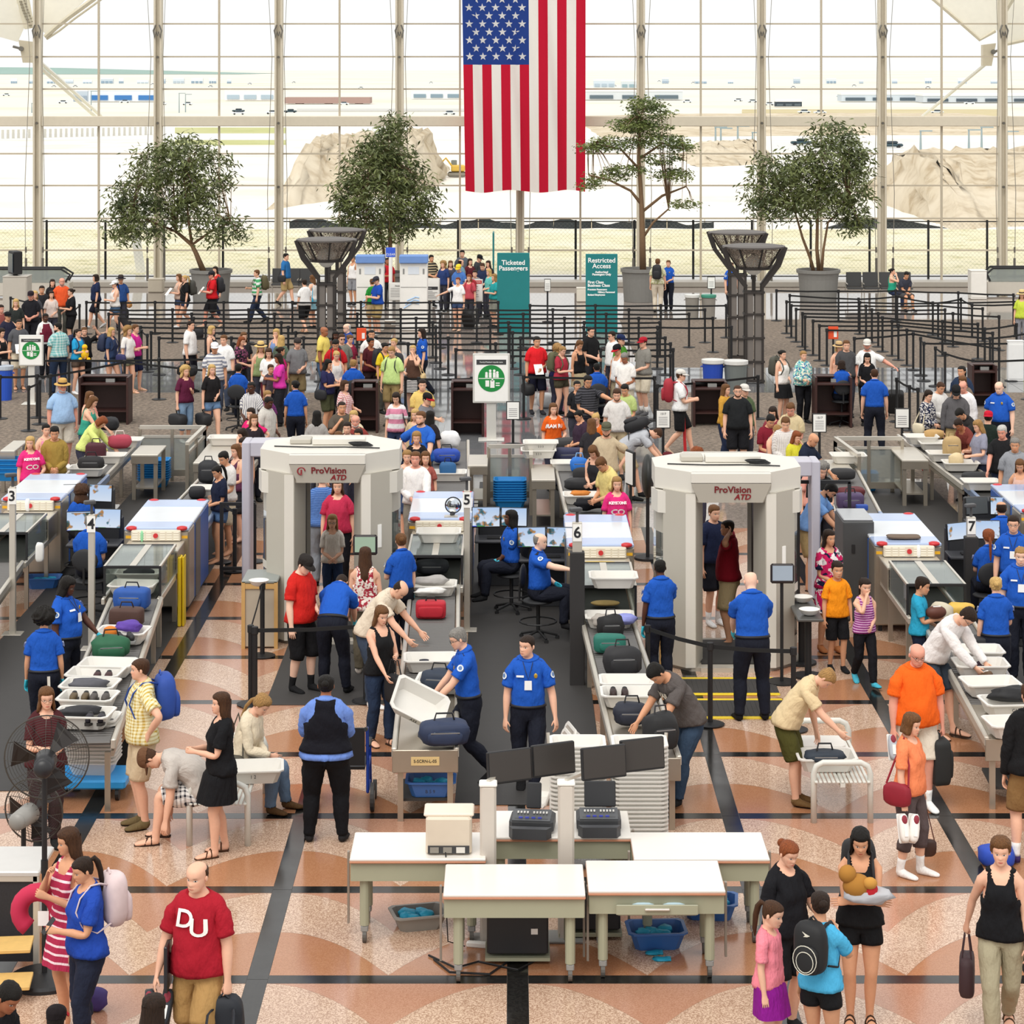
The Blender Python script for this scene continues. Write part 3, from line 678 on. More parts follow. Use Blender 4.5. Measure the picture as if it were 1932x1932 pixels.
 # shoes
 for sg in (1,-1):
  ft=lambda t,sg=sg:(t.A<-.5) & (t.H<-.5) & (np.sign(t.rest[:,0])==sg) & (t.rest[:,2]<(.10 if sk in 'sx' else .215 if sk=='o' else .135))
  if sk in 'sxob':
   if sk=='b':break
   o=np.where(zr<.02,.003,.009) if sk!='o' else .004
   G('sock' if sk=='o' else 'shoe','shoe%s%d' % (sk,sg),ft,o,scol if sk=='o' else 'h:%s:%s' % (scol,'d8d4cc' if sk=='x' else '14110f'))
   if sk=='x':G('sock','sk%d' % sg,lambda t,sg=sg:(t.A<-.5) & (np.sign(t.rest[:,0])==sg) & (t.rest[:,2]<.21) & (t.rest[:,2]>.075),.004,'e8e6e2')
  elif sk=='n':
   mb=MB();b=13 if sg>0 else 16;sx=.082*sg
   mb.prism([(sx+dx*sg,dy) for dx,dy in ((.03,.055),(.042,-.02),(.044,-.12),(.025,-.20),(-.02,-.205),(-.05,-.15),(-.042,-.03),(-.035,.05))],-.002,.016)
   for yy,hz in ((-.10,.062),(-.03,.085)):
    mb.tube([(sx+.046*sg*math.cos(a),yy+.03*math.sin(a)*(yy<-.05),.012+hz*max(0,math.sin(a))) for a in [math.pi*q/6 for q in range(7)]],.008,5)
   MX(mb,b,'sandal',cloth(scol),smooth=False)
 # hair
 hx=t.rest[:,0];hy=t.rest[:,1];hk=hair
 cover=cap=None
 for e in ex:
  if e.startswith(('cap:','bcap:','hat:')):cap=e
 if hk!='no':
  amp={'sh':.009,'bz':.004,'bd':.009,'lo':.014,'md':.016,'bo':.018,'bu':.010,'po':.009,'cu':.05,'af':.075,'fl':.02}[hk]
  zh=hair_z(hy)
  if hk in ('lo','md','bo','cu','af'):zh=np.where((hy>-.05) & (hy<.06),zh-.03,zh)
  if hk=='bd':zh=np.maximum(zh,0)+np.where(hy<.01,.09,0);zt=np.where(zr>1.705-.2*np.clip(.05-hy,0,.1),0,1)
  off=np.minimum(amp,np.clip((zr-zh)*.7,-.012,1))
  if hk=='bd':off=np.where(zt>0,off,-.004)
  if hk in ('lo','md','bo','sh','fl') and amp>.006:off=off+.010*sstep(1.70,1.745,zr)*(off>0)
  if cap:off=np.minimum(off,.007)
  off=off+(off>.003)*(.10*amp+.0015)*np.sin(P[:,0]*170+P[:,2]*90)*np.sin(P[:,1]*150+P[:,2]*70)*(2 if hk in ('cu','af') else 1)
  hm=(lambda t:(t.H>1.6) & (t.H<2.05) & (t.rest[:,2]>hair_z(t.rest[:,1])-.045) & ~((t.rest[:,1]<-.07) & (t.rest[:,2]<1.68)))
  HM=hair_mat(HCOL[hc]);garment('hair',t,'hair',hm,off*s,P*s,N,HM,root,-.012)
  hs=(1+.30*kid)*.93;hp0=np.array((0,.02,1.5))
  def HC(p,w=None):
   p=hp0+(np.asarray(p)-hp0)*hs;a=R[4]@(p-J[4])+Jn[4];wt=float(sstep(1.40,1.56,p[2]));b_=R[2]@(p-J[2])+Jn[2];return (wt*a+(1-wt)*b_)*s
  if hk in ('lo','md','bo','cu'):
   zend={'lo':1.27,'md':1.44,'bo':1.54,'cu':1.46}[hk];thm={'lo':112,'md':125,'bo':128,'cu':120}[hk]*D2R;m_=9;L=8;vs,q,rest=[],[],[]
   for i in range(L+1):
    u=i/L;z=1.685-(1.685-zend)*u;fl={'cu':.03,'md':.008,'bo':.012}.get(hk,0)*u
    rx=.094+(.014 if z<1.62 else 0)*sstep(1.62,1.5,z)+fl;ry=.118+.032*sstep(1.5,1.36,z)+fat*.03*sstep(1.5,1.3,z)
    th=thm*(1-.45*sstep(1.56,1.40,z));thk=.034*(1-.5*u)
    for side in (0,1):
     for j in range(m_):
      a=-th+2*th*j/(m_-1) if side==0 else th-2*th*j/(m_-1);rd=1 if side==0 else 1-thk/.1
      w=1+.035*math.sin(a*9+z*20)
      if side==0 and u>.99:rd*=.94
      p=(rx*math.sin(a)*rd*w,.004+(ry*math.cos(a) if math.cos(a)>0 else .085*math.cos(a))*rd*w,z+(.01*math.cos(a*5)*u));vs.append(HC(p));rest.append(p)
    if i:
     n2=2*m_;o=i*n2
     q+=[(o+j,o-n2+j,o-n2+(j+1) % n2,o+(j+1) % n2) for j in range(n2)]
   n2=2*m_;o=L*n2;q+=[(o+j,o+j+1,o+n2-2-j,o+n2-1-j) for j in range(m_-1)]
   link('long_hair',npmesh('hair',np.array(vs),np.array(q),HM,np.array(rest)),root)
  if hk in ('bu','po','fl'):
   mb=MB();P3={'bu':[(0,.10,1.69),(0,.135,1.692)],'po':[(0,.098,1.695),(0,.135,1.70),(0,.155,1.65),(0,.155,1.56),(0,.15,1.46),(0,.15,1.40)],'fl':[(0,.1,1.66),(0,.13,1.6),(0,.14,1.5),(0,.15,1.38),(0,.155,1.3)]}[hk]
   if hk=='bu':mb.ell((0,.128,1.675),(.044,.036,.042),12,8)
   else:mb.tube(P3,[.018,.026,.03,.028,.022,.008][:len(P3)] if hk=='po' else [.02,.024,.022,.018,.008],8)
   rest=np.array(mb.v);q=np.array([f if len(f)==4 else (*f[:3],f[2]) for f in mb.f if len(f)<=4])
   link('hair_bun' if hk=='bu' else 'ponytail',npmesh('hair',np.array([HC(p) for p in rest]),q,HM,rest),root)
 hsc=(1+.30*kid)*.93
 def HM_(mb):mb.v=[tuple(np.array((0,.02,1.5))+(np.array(q)-np.array((0,.02,1.5)))*hsc) for q in mb.v];return mb
 fpre=face
 for e in ex:
  a=e.split(':');k0=a[0]
  if k0 in ('cap','bcap'):
   cm=cloth(a[1]);o=.012+.022*sstep(1.69,1.745,zr);capo=garment('cap',t,'cap',lambda t:(t.H>1.6) & (t.H<2.05) & (t.rest[:,2]>1.672),o*s,P*s,N,cm,root)
   mb=MB();n=9;sgn=-1 if k0=='cap' else 1;yc=.003;vs=[]
   for z in (0,-.008):
    for rr in (0,1):
     for j in range(n):
      ang=math.radians(-72+144*j/(n-1));ex_=rr*.085*math.cos(ang*1.0)
      vs.append(((.088+ex_*.35)*math.sin(ang),yc+sgn*(.106+ex_)*math.cos(ang),1.692+z-rr*.018*abs(math.cos(ang))-.01*abs(math.sin(ang))*rr))
   f=[]
   for z in (0,1):
    for j in range(n-1):qd=(z*2*n+j,z*2*n+j+1,z*2*n+n+j+1,z*2*n+n+j);f.append(qd if z==0 else qd[::-1])
   for j in range(n-1):f.append((n+j,n+j+1,3*n+j+1,3*n+j))
   mb.add(vs,f);HM_(mb);MX(mb,4,'brim',cloth(a[2] if len(a)>2 and len(a[2])==6 else a[1]),root)
  elif k0=='hat':
   mb=MB().lathe([(.0,1.81),(.06,1.815),(.085,1.80),(.093,1.755),(.097,1.705)],(0,.003,0),18,0,1.12);mb.lathe([(.095,1.706),(.175,1.692),(.178,1.686),(.096,1.698)],(0,.003,0),18,0,1.08);mb.lathe([(.0985,1.708),(.0965,1.74)],(0,.003,0),18,1,1.12)
   HM_(mb);MX(mb,4,'straw_hat',[cloth(a[1]),cloth('2a2430')])
  elif k0 in ('gl','sg'):
   mb=MB()
   for sx in (1,-1):
    mb.tube([(sx*.033+.021*math.cos(q),-.108+.012*abs(math.cos(q))*.3,1.641+.015*math.sin(q)) for q in [2*math.pi*i/8 for i in range(8)]],.0022,4,0,True)
    mb.tube([(sx*.054,-.102,1.645),(sx*.076,-.03,1.645),(sx*.080,.012,1.64)],.0022,4)
    if k0=='sg':mb.add([(sx*.033+.02*math.cos(q),-.107+.012*abs(math.cos(q))*.3,1.641+.014*math.sin(q)) for q in [2*math.pi*i/8 for i in range(8)]],[tuple(range(8))])
   mb.tube([(-.012,-.112,1.645),(.012,-.112,1.645)],.0022,4);HM_(mb);MX(mb,4,'glasses',mat('151515',.3))
  elif k0=='bd': # beard
   G('beard','beard',lambda t:(t.H>1.6) & (t.H<2.05) & (t.rest[:,2]<1.59) & (t.rest[:,1]<.0) & ~((np.abs(t.rest[:,0])<.03) & (t.rest[:,2]>1.56) & (t.rest[:,2]<1.585)),.005,hair_mat(HCOL[a[1]]))
  elif k0=='glv':
   for sg in (1,-1):
    if len(a)>1 and a[1]==('L' if sg>0 else 'R'):continue
    G('glove','glv%d' % sg,lambda t,sg=sg:(t.A>.515) & (np.sign(t.rest[:,0])==sg),.003,mat('35b8cf',.5))
  elif k0=='tx': # tx:TEXT:col:size:dz
   zc=1.30+(float(a[4]) if len(a)>4 else 0)
   for li,ln in enumerate(a[1].split('/')):
    sz=float(a[3].split('/')[min(li,len(a[3].split('/'))-1)]);me=text_mesh(ln.replace('_',' '),sz,.003);xs=np.zeros(len(me.vertices)*3);me.vertices.foreach_get('co',xs);xs=xs.reshape(-1,3)
    bk_=len(a)>5 and a[5]=='b'
    dx_=float(a[6]) if len(a)>6 else 0;pts=front_map(t,P,N,[(p[0]*(-1 if bk_ else 1)+dx_,p[1]+zc) for p in xs],.034+(.006 if tk in 'tps' else 0),bk_)
    me.vertices.foreach_set('co',(np.array(pts)*s).astype(np.float32).ravel());me.materials.append(mat(a[2],.8));me.update();link('lettering',me,root);zc -= .13
  elif k0=='badge':
   pass
 if tk=='u':
  nv=mat('14161f',.6)
  G('duty_belt','belt',lambda t:(t.A<-.03) & (t.H<-.5) & (t.rest[:,2]>.975) & (t.rest[:,2]<1.035),.024,nv)
  for b,sg in ((5,1),(8,-1)):
   mb=MB();ad,au=AD*(sg,1,1),AU*(sg,1,1);c0=J[b]+ad*.09+au*(.082+fat*.01)
   q=[c0+ad*.038*math.sin(a)+AF*.038*math.cos(a)-au*.010*math.cos(a)**2 for a in [2*math.pi*i/12 for i in range(12)]];q2=[c0+au*.002+ad*.022*math.sin(a)+AF*.022*math.cos(a)-au*.003*math.cos(a)**2 for a in [2*math.pi*i/10 for i in range(10)]]
   mb.add(q,[tuple(range(12))]);mb.add(q2,[tuple(range(10))],1);MX(mb,b,'shoulder_patch',[mat('e6ecf2',.6),mat('5f7fae',.6)],smooth=False)
   ep=MB();ep.bar((sg*.085,.005,1.492),(sg*.148,.008,1.464),.05,.006);MX(ep,2,'epaulette',nv,smooth=False)
  if not (120<face<240):
   pts=front_map(t,P,N,[(.07,1.33)],.034)[0]*s;mb=MB().ell(pts,(.02*s,.006,.027*s),8,6);mb.build('badge',mat('d8b24a',.3,.8),root)
   q=front_map(t,P,N,[(-.105,1.315),(-.04,1.315),(-.04,1.335),(-.105,1.335)],.036);MB().add([np.array(p)*s for p in q],[(0,1,2,3)]).build('name_tag',mat('e8e8ea',.4),root)
   if 'lan' in ex:
    pa=front_map(t,P,N,[(-.05,1.45),(-.02,1.36),(.0,1.29),(.02,1.36),(.05,1.45)],.036);MB().tube([np.array(p)*s for p in pa],.004,5).build('lanyard',BLACK,root)
    q=front_map(t,P,N,[(-.032,1.19),(.032,1.19),(.032,1.285),(-.032,1.285)],.042);MB().add([np.array(p)*s for p in q],[(0,1,2,3)]).build('identity_card',cloth('s:f2f2f2:c0303a:20'),root)
 info=dict(root=root,R=R,J=J,Jn=Jn,s=s,P=P,N=N,t=t,face=face,loc=loc,label=label)
 def world(p):p=np.asarray(p);return Vector((loc.x+p[0]*c-p[1]*sn,loc.y+p[0]*sn+p[1]*c,p[2]))
 info['world']=world
 def hand(k): # palm centre
  b,sg=(7,1) if k=='R' else (10,-1);return world(X(b,AS*(sg,1,1)*1+(J[b]-JN[b])*0+AD*(sg,1,1)*.62-AU*(sg,1,1)*.03))
 info['hand']=hand;short=' '.join(label.split()[:10])
 for e in ex:
  a=e.split(':');k0=a[0]
  if k0 in ('sb','bp') and len(a)>2 and len(a[1])==1:sd_=[a.pop()] if a[-1] in 'LR' else [];a=[k0,':'.join(a[1:])]+sd_
  if k0=='bp':
   rb=backpack(a[1],'%s backpack worn by %s' % (cname(a[1]) if len(a[1])==6 else 'camouflage',short));pb=X(2,(0,.135+fat*.05,1.13));rb.location=world(pb);rb.rotation_euler=(0,0,face*D2R)
   bendx=math.atan2(R[2][2,1],R[2][1,1]);rb.rotation_euler=(Matrix.Rotation(face*D2R,3,'Z') @ Matrix.Rotation(bendx,3,'X')).to_euler();rb.scale=(s*1.0,)*3
  elif k0 in ('sb','mb'): # shoulder bag with strap over one shoulder: sb:col:side
   sg=1 if (len(a)>2 and a[2]=='R') else -1;hp_=X(0,(sg*(.235+fat*.05),.03,.93));sh_=X(2,(sg*.11,.02,1.485));rb=handbag(a[1],'%s shoulder bag carried by %s' % (cname(a[1]) if len(a[1])==6 else 'patterned',short),[world(sh_)],world(hp_),face*D2R)
  elif k0 in ('du','tote','case','hb'):
   sd=a[2] if len(a)>2 else 'L';hp_=hand(sd);fn={'du':duffel,'tote':tote,'case':suitcase,'hb':tote}[k0]
   fn(a[1],hp_,face*D2R,'%s %s carried by %s' % (cname(a[1]),{'du':'duffel bag','tote':'tote bag','case':'suitcase','hb':'handbag'}[k0],short))
  elif k0=='rl':
   sd=a[2] if len(a)>2 else 'L';hp_=hand(sd);roller(a[1],hp_,face*D2R,'%s wheeled suitcase pulled by %s' % (cname(a[1]),short))
  elif k0 in ('ph','pa'):
   sd=a[1] if len(a)>1 else 'R';hp_=hand(sd);d_=(.075,.15,.008) if k0=='ph' else (.20,.28,.004)
   o=MB().box((0,0,0),d_,bev=.004 if k0=='ph' else 0).build('phone' if k0=='ph' else 'paper_sheet',BLACK if k0=='ph' else PAPER,None,hp_+Vector((0,0,.03)))
   o.rotation_euler=(Matrix.Rotation(face*D2R,3,'Z') @ Matrix.Rotation(math.radians(50),3,'X')).to_euler();tag(o,'%s held by %s' % ('black phone' if k0=='ph' else 'white paper sheets',short),'phone' if k0=='ph' else 'paper')
 PEOPLE.append(info);return info
# ---- luggage -------------------------------------------------------------------------------------------
def soft(c,r,e=.55,n=16,m=10,mb=None,mi=0,jit=.04,seed=0):
 "soft box: superellipsoid with a few dents"
 mb=mb or MB();rg=random.Random(seed);ph=[rg.uniform(0,6) for _ in range(4)]
 q=lambda v:math.copysign(abs(v)**e,v);vs,fs=[],[]
 for k in range(m+1):
  p_=-math.pi/2+math.pi*k/m
  for i in range(n):
   th=2*math.pi*i/n;x,y,z=q(math.cos(p_))*q(math.cos(th)),q(math.cos(p_))*q(math.sin(th)),q(math.sin(p_))
   d=1+jit*math.sin(3*x+ph[0]+4*z)*math.sin(3*y+ph[1]+2*z)
   vs.append((c[0]+r[0]*x*d,c[1]+r[1]*y*d,c[2]+r[2]*z*d))
 for k in range(m):fs+=[(k*n+i,k*n+(i+1) % n,k*n+n+(i+1) % n,k*n+n+i) for i in range(n)]
 return mb.add(vs,fs,mi)
def bagmat(col):
 if len(col)!=6:return cloth(col)
 return mat(col,.7,0,.12,14,None,0,None,.25)
def backpack(col,label,s=1.0):
 r=thing('backpack',label,'backpack');m=bagmat(col)
 soft((0,.10,.20),(.155,.105,.24),.6,16,12,seed=len(label)).build('body',m,r,smooth=True);soft((0,.205,.12),(.115,.045,.13),.6,12,8).build('front_pocket',m,r,smooth=True)
 for sx in (-1,1):MB().tube([(sx*.075,.04,.34),(sx*.085,-.06,.375),(sx*.10,-.15,.375),(sx*.105,-.25,.28),(sx*.11,-.29,.17),(sx*.14,-.24,.04),(sx*.175,-.12,-.02),(sx*.14,.02,.03)],.016,6,flat=.5).build('strap',m,r,smooth=True)
 MB().tube([(-.04,.05,.43),(0,.05,.47),(.04,.05,.43)],.01,5).build('top_handle',m,r)
 return r
def handbag(col,label,sh,hip,rz):
 r=thing('shoulder_bag',label,'bag',hip,rz);m=bagmat(col);soft((0,0,0),(.055,.15,.115),.6,12,8,seed=3).build('body',m,r,smooth=True)
 p=Matrix.Rotation(-rz,3,'Z') @ (sh[0]-hip);MB().tube([(0,-.12,.09),(p.x*.6,-.09,p.z*.55),(p.x,-.01,p.z+.02),(p.x*.75,.07,p.z*.6),(0,.12,.09)],.011,5).build('strap',m,r);return r
def duffel(col,hand,rz,label,L=.5,ground=None):
 z=hand.z-.36 if ground is None else ground;r=thing('duffel_bag',label,'bag',(hand.x,hand.y,z),rz+math.pi/2);m=bagmat(col)
 soft((0,0,.14),(L/2,.13,.14),.55,16,10,seed=5).build('body',m,r,smooth=True);MB().tube([(-.12,.05,.26),(-.07,0,.36),(.07,0,.36),(.12,-.05,.26)],.012,6).build('handle',m,r)
 soft((L*.42,0,.12),(.05,.10,.09),.6,10,6).build('end_pocket',m,r,smooth=True);return r
def tote(col,hand,rz,label):
 r=thing('tote_bag',label,'bag',(hand.x,hand.y,hand.z-.52),rz+math.pi/2);m=bagmat(col);soft((0,0,.16),(.17,.065,.17),.45,14,8,seed=2).build('body',m,r,smooth=True)
 for sy in (-.04,.04):MB().tube([(-.09,sy,.31),(-.05,sy*.4,.50),(.05,sy*.4,.50),(.09,sy,.31)],.008,5).build('handle',m,r)
 return r
def suitcase(col,hand,rz,label,w=.36,d=.2,h=.5,z=None):
 r=thing('suitcase',label,'suitcase',(hand.x,hand.y,(hand.z-h-.05) if z is None else z),rz+math.pi/2);m=bagmat(col);soft((0,0,h/2),(w/2,d/2,h/2),.3,20,12,jit=.01).build('body',m,r,smooth=True)
 soft((0,-d/2,h*.45),(w*.42,.03,h*.32),.35,14,8).build('front_pocket',m,r,smooth=True);MB().tube([(-.07,0,h-.01),(-.05,0,h+.045),(.05,0,h+.045),(.07,0,h-.01)],.012,6).build('handle',BLACK,r);return r
def roller(col,hand,rz,label):
 "wheeled case tilted behind the walker"
 d=Vector((math.sin(rz),-math.cos(rz),0));base=Vector((hand.x,hand.y,0))-d*.48;base.z=0.03
 r=thing('wheeled_suitcase',label,'suitcase',base);ax=(hand-base);L=ax.length;zt=ax.normalized();xt=Vector((math.cos(rz),math.sin(rz),0));yt=zt.cross(xt);Mx=Matrix((xt,yt,zt)).transposed().to_4x4()
 m=bagmat(col);b=soft((0,.10,.31),(.19,.11,.28),.3,20,12,jit=.01);b.v=[tuple(Mx.to_3x3() @ Vector(v)) for v in b.v];b.build('body',m,r,smooth=True)
 hb=MB()
 for sx in (-.09,.09):hb.tube([(sx,.0,.5),(sx,0,L)],.009,6)
 hb.tube([(-.1,0,L),(.1,0,L)],.014,6);hb.v=[tuple(Mx.to_3x3() @ Vector(v)) for v in hb.v];hb.build('pull_handle',mat('55575a',.4,.6),r)
 for sx in (-.15,.15):
  w=MB().cyl((sx-.012,.02,.02),(sx+.012,.02,.02),.04,n=12);w.v=[tuple(Mx.to_3x3() @ Vector(v)) for v in w.v];w.build('wheel',BLACK,r)
 return r
# ---- compact table of people ----------------------------------------------------------------------------
def crowd(rows):
 "x y height facing | body fat skin | hair colour | top | bottom | shoes | legs right-arm left-arm options | extras | label"
 for ln in rows.strip().split('\n'):
  ln=ln.strip()
  if not ln or ln[0]=='#':continue
  f=[q.strip() for q in ln.split('|')];x,y,h,fc=[float(q) for q in f[0].split()];b=f[1].split();f[3]='u:1f57b8' if f[3]=='u' else f[3];f[4]='j:1a1d29' if f[4]=='o' else f[4];hr=f[2].split();po=f[6].split();d={'l':po[0],'R':po[1],'L':po[2]}
  for o in po[3:]:
   for k in ('hp','hy','ht','bend','lean','tw','sit','ff','fz','kn','dz'):
    if o.startswith(k) and o[len(k):].replace('-','').replace('.','').isdigit():d[k]=float(o[len(k):])
  person(x,y,h,fc,f[8],b[0],float(b[1]),b[2],hr[0],hr[1] if len(hr)>1 else 'b',f[3],f[4],f[5],d,tuple(f[7].split()))
# ==== the hall shell ===============================================================================================
def terrazzo(name,a,b,sc=60,rough=.16):
 k=('t',name)
 if k in _M:return _M[k]
 t=NT(name);o=t.obj();v=t.n('ShaderNodeTexVoronoi');v.inputs['Scale'].default_value=sc;t.l(o,v.inputs['Vector'])
 f=t.xyz(v.outputs['Color'])[0];c=t.mix(t.step(f,.35,.65),a,b);big=t.noise(.9,o,3)
 t.l(t.mix(t.math('MULTIPLY',big,.35),c,b),t.b.inputs['Base Color']);t.b.inputs['Roughness'].default_value=rough;t.b.inputs['Specular IOR Level'].default_value=.7 if rough<.12 else .4
 t.l(t.math('MULTIPLY_ADD',t.noise(2.5,o,3),.05 if rough<.12 else .16,rough-(.02 if rough<.12 else .06)),t.b.inputs['Roughness'])
 _M[k]=t.m;return t.m
def carpet_mat():
 t=NT('carpet_loop');o=t.obj();mp=t.n('ShaderNodeMapping');t.l(o,mp.inputs[0]);mp.inputs['Scale'].default_value=(4.2,2.2,1)
 w=t.n('ShaderNodeTexBrick');t.l(mp.outputs[0],w.inputs[0]);w.inputs['Scale'].default_value=1.6;w.inputs['Color1'].default_value=lin('6a605a');w.inputs['Color2'].default_value=lin('4c4642');w.inputs['Mortar'].default_value=lin('a59684');w.inputs['Mortar Size'].default_value=.035
 nz=t.noise(11,o,3);t.l(t.mix(t.step(nz,.42,.6),t.mix(.5,w.outputs[0],'5b544f'),'8a7d70'),t.b.inputs['Base Color']);t.b.inputs['Roughness'].default_value=.95;t.b.inputs['Specular IOR Level'].default_value=.1;return t.m
GRAN=terrazzo('terrazzo_granite','e0c4ac','a98770',105,.14);ROSE=terrazzo('terrazzo_rose','c0937a','ae7f66',120,.14);BRWN=terrazzo('terrazzo_brown','b58260','a57250',120,.14);BAND=terrazzo('terrazzo_black','262523','1b1a19',50,.15)
FAR=terrazzo('terrazzo_pale','a99c92','8f857d',30,.045)
floor=tag(MB().box((0,50,-.106),(90,84,.2)).build('floor',FAR),None,None,None,'structure')
BW,BX0,BY0,BB=2.286,.05,20.96,.19
def floor_panels():
 w=(BW-BB)/2;arc=lambda u:.5*min(1,max(0,2*u))**1.9;n=9
 def curve(sh):return [(-w+2*w*i/(2*n),w-2*w*(arc(i/(2*n)) if i<=n else arc(1-i/(2*n)))-2*w*sh) for i in range(2*n+1)]
 c1,c2=curve(0),curve(.5);g=.0012
 me={}
 me['rose_panel']=MB().prism([(x,y+g) for x,y in c1[1:-1]]+[(w,w),(-w,w)],-.005,0).mesh('rose_panel',ROSE)
 me['granite_panel']=MB().add([(x,y-g,0) for x,y in c1]+[(x,y+g,0) for x,y in c2],[(2*n+1+i,2*n+2+i,i+1,i) for i in range(2*n)]).mesh('granite_panel',GRAN)
 lft=[(x,y-g) for x,y in c2[:n+1]];me['brown_panel']=MB().add([(x,y,0) for x,y in lft]+[(-w,-w,0)],[tuple([n+1]+list(range(n,-1,-1)))][:0]+[(n+1,i+1,i) for i in range(n)]).mesh('brown_panel',BRWN)
 rgt=[(x,y-g) for x,y in c2[n:]];mr=MB().add([(x,y,0) for x,y in rgt]+[(w,-w,0)],[(n+1,i+1,i) for i in range(n)]).mesh('brown_panel',BRWN)
 bx=MB().box((0,0,-.003),(BB-.006,2.286*1-.006,.006)).mesh('long_band',BAND);by=MB().box((0,0,-.003),(BW-BB,BB-.006,.006)).mesh('cross_band',BAND)
 for j in range(-1,9):
  yc=BY0+BW*(j+.5)
  half=1+int((966*yc/F)/BW)
  for i in range(-half-1,half+1):
   xc=BX0+BW*(i+.5);link('rose_panel',me['rose_panel'],floor,(xc,yc,0));link('granite_panel',me['granite_panel'],floor,(xc,yc,0));link('brown_panel',me['brown_panel'],floor,(xc,yc,0));link('brown_panel',mr,floor,(xc,yc,0))
   link('cross_band',by,floor,(xc,yc-BW/2,.0005));link('long_band',bx,floor,(xc-BW/2,yc,.0005))
floor_panels()
# panels lie 6 mm proud of the slab bed, so the whole floor plane is z = 0
def slab(name,x0,x1,y0,y1,m,z=.012,par=None,z0=-.02):return MB().box(((x0+x1)/2,(y0+y1)/2,(z+z0)/2),(x1-x0,y1-y0,z-z0),bev=.004).build(name,m,par)
CARP=carpet_mat();TILE=terrazzo('terrazzo_slate','7d7e80','6a6b6e',40,.05)
for nm,a in (('carpet',(-24,-2.75,43.8,58.6)),('carpet',(3.25,24,46.5,58.6)),('carpet',(-16,-3.6,65,75.5)),('carpet',(3.4,24,63.5,75.5))):slab(nm,*a,CARP,.008,floor)
def tiles():
 me=MB().box((0,0,-.004),(1.19,1.19,.008)).mesh('slate_tile',TILE)
 for i in range(-12,13):
  for j in range(5):link('slate_tile',me,floor,(i*1.2,59.25+j*1.2,.004))
 for i in range(5):
  for j in range(13):link('slate_tile',me,floor,(-2.1+i*1.2,43.9+.5+j*1.2,.004))
tiles()
MATM=mat('373534',.65,0,.12,5,bump=.2);YEL=mat('e8c81e',.5)
def fmat(x0,x1,y0,y1,label,yellow=False):
 r=thing('rubber_mat',label,'mat',((x0+x1)/2,(y0+y1)/2,0));w,d=x1-x0,y1-y0
 MB().box((0,0,.006),(w,d,.012),bev=.003).build('pad',MATM,r)
 if yellow:
  for s in (-1,1):MB().box((0,s*(d/2+.04),.006),(w,.09,.013),bev=.004).build('yellow_edge',YEL,r)
  rb=MB()
  for k in range(int(w/.06)):rb.box((-w/2+.03+k*.06,0,.0135),(.025,d*.96,.004))
  tag(rb.build('rib',MATM,r),kind='stuff')
fmat(-.62,1.02,25.9,46,'long black rubber mat between the two centre lanes');fmat(-7.15,-4.78,26.4,46,'wide black rubber mat along the left lane beside the officers')
fmat(6.15,8.0,26.6,46,'black rubber mat behind the right-hand lane officers');fmat(-3.1,-1.75,29.95,33.2,'black mat before the left body scanner')
fmat(2.2,3.42,29.4,30.15,'ribbed black mat with yellow edges, nearest the scanner queue post',True);fmat(2.2,3.42,30.5,31.2,'second ribbed yellow-edged mat, right at the body scanner step',True)
# ---- glass wall ------------------------------------------------------------------------------------------------------
WY=87.5;CRM=mat('cfc6b2',.45);CRM2=mat('b9ae99',.5);colx=[(73+227.1*k-PX)*WY/F for k in range(-1,10)];zr=lambda y:CH-(y-PY)*WY/F
wall=tag(MB().box((0,WY-.45,.10),(60,.9,.2),bev=.02).build('wall_back',mat('a59f95',.4)),kind='structure')
for x in colx:
 m=MB()
 for s in (-1,1):m.box((x+s*.11,WY-.15,6.6),(.075,.42,13),bev=.01)
 m.box((x,WY-.12,6.6),(.16,.16,13));m.build('column',CRM,wall)
 c=MB()
 for s in (-1,1):c.tube([(x+s*.06,WY-.4,zr(55)+.15),(x+s*.15,WY-.42,zr(58)),(x+s*.10,WY-.42,zr(72)),(x+s*.04,WY-.42,zr(60)),(x,WY-.42,zr(68))],.028,6)
 c.build('clamp',mat('77746e',.4,.7),wall)
 for y_ in (108,232,352):MB().cyl((x,WY-.4,zr(y_)),(x,WY-.33,zr(y_)),.05).build('bolt',mat('6a665e',.4,.6),wall)
 for s in (-1,1):
  m=MB();m.tube([(x+s*.30,WY-.8,.25),(x+s*.36,WY-.75,3.4),(x+s*.22,WY-.5,zr(108))],.013,5);m.tube([(x+s*.22,WY-.5,zr(108)),(x+s*.42,WY-.8,12.5)],.010,5);m.build('stay_cable',mat('8f8a80',.4,.5),wall)
  m=MB();m.cyl((x+s*.30,WY-.8,.22),(x+s*.305,WY-.8,1.05),.045,n=8);m.cyl((x+s*.31,WY-.79,1.25),(x+s*.31,WY-.79,1.45),.035,n=8);m.build('turnbuckle',mat('77726a',.4,.6),wall)
for xa,xb in zip(colx[:-1],colx[1:]):
 MB().box(((xa+xb)/2,WY-.14,zr(228.5)),(xb-xa-.28,.34,.37),bev=.02).build('transom_beam',CRM,wall)
 MB().box(((xa+xb)/2,WY-.02,6.4),(.07,.12,12.4)).build('mullion',CRM2,wall)
 for y_ in (-15,45,107,168,290,350,412,472):MB().box(((xa+xb)/2,WY-.02,zr(y_)),(xb-xa-.28,.10,.055)).build('glazing_bar',CRM2,wall)
win=tag(link('window_1',None),kind='structure');GL=glass('window_glass','fdfefe',.03)
zs=[.2,zr(472),zr(412),zr(350),zr(290),zr(228.5),zr(168),zr(107),zr(45),zr(-15),12.6];hw=(colx[1]-colx[0]-.3)/2
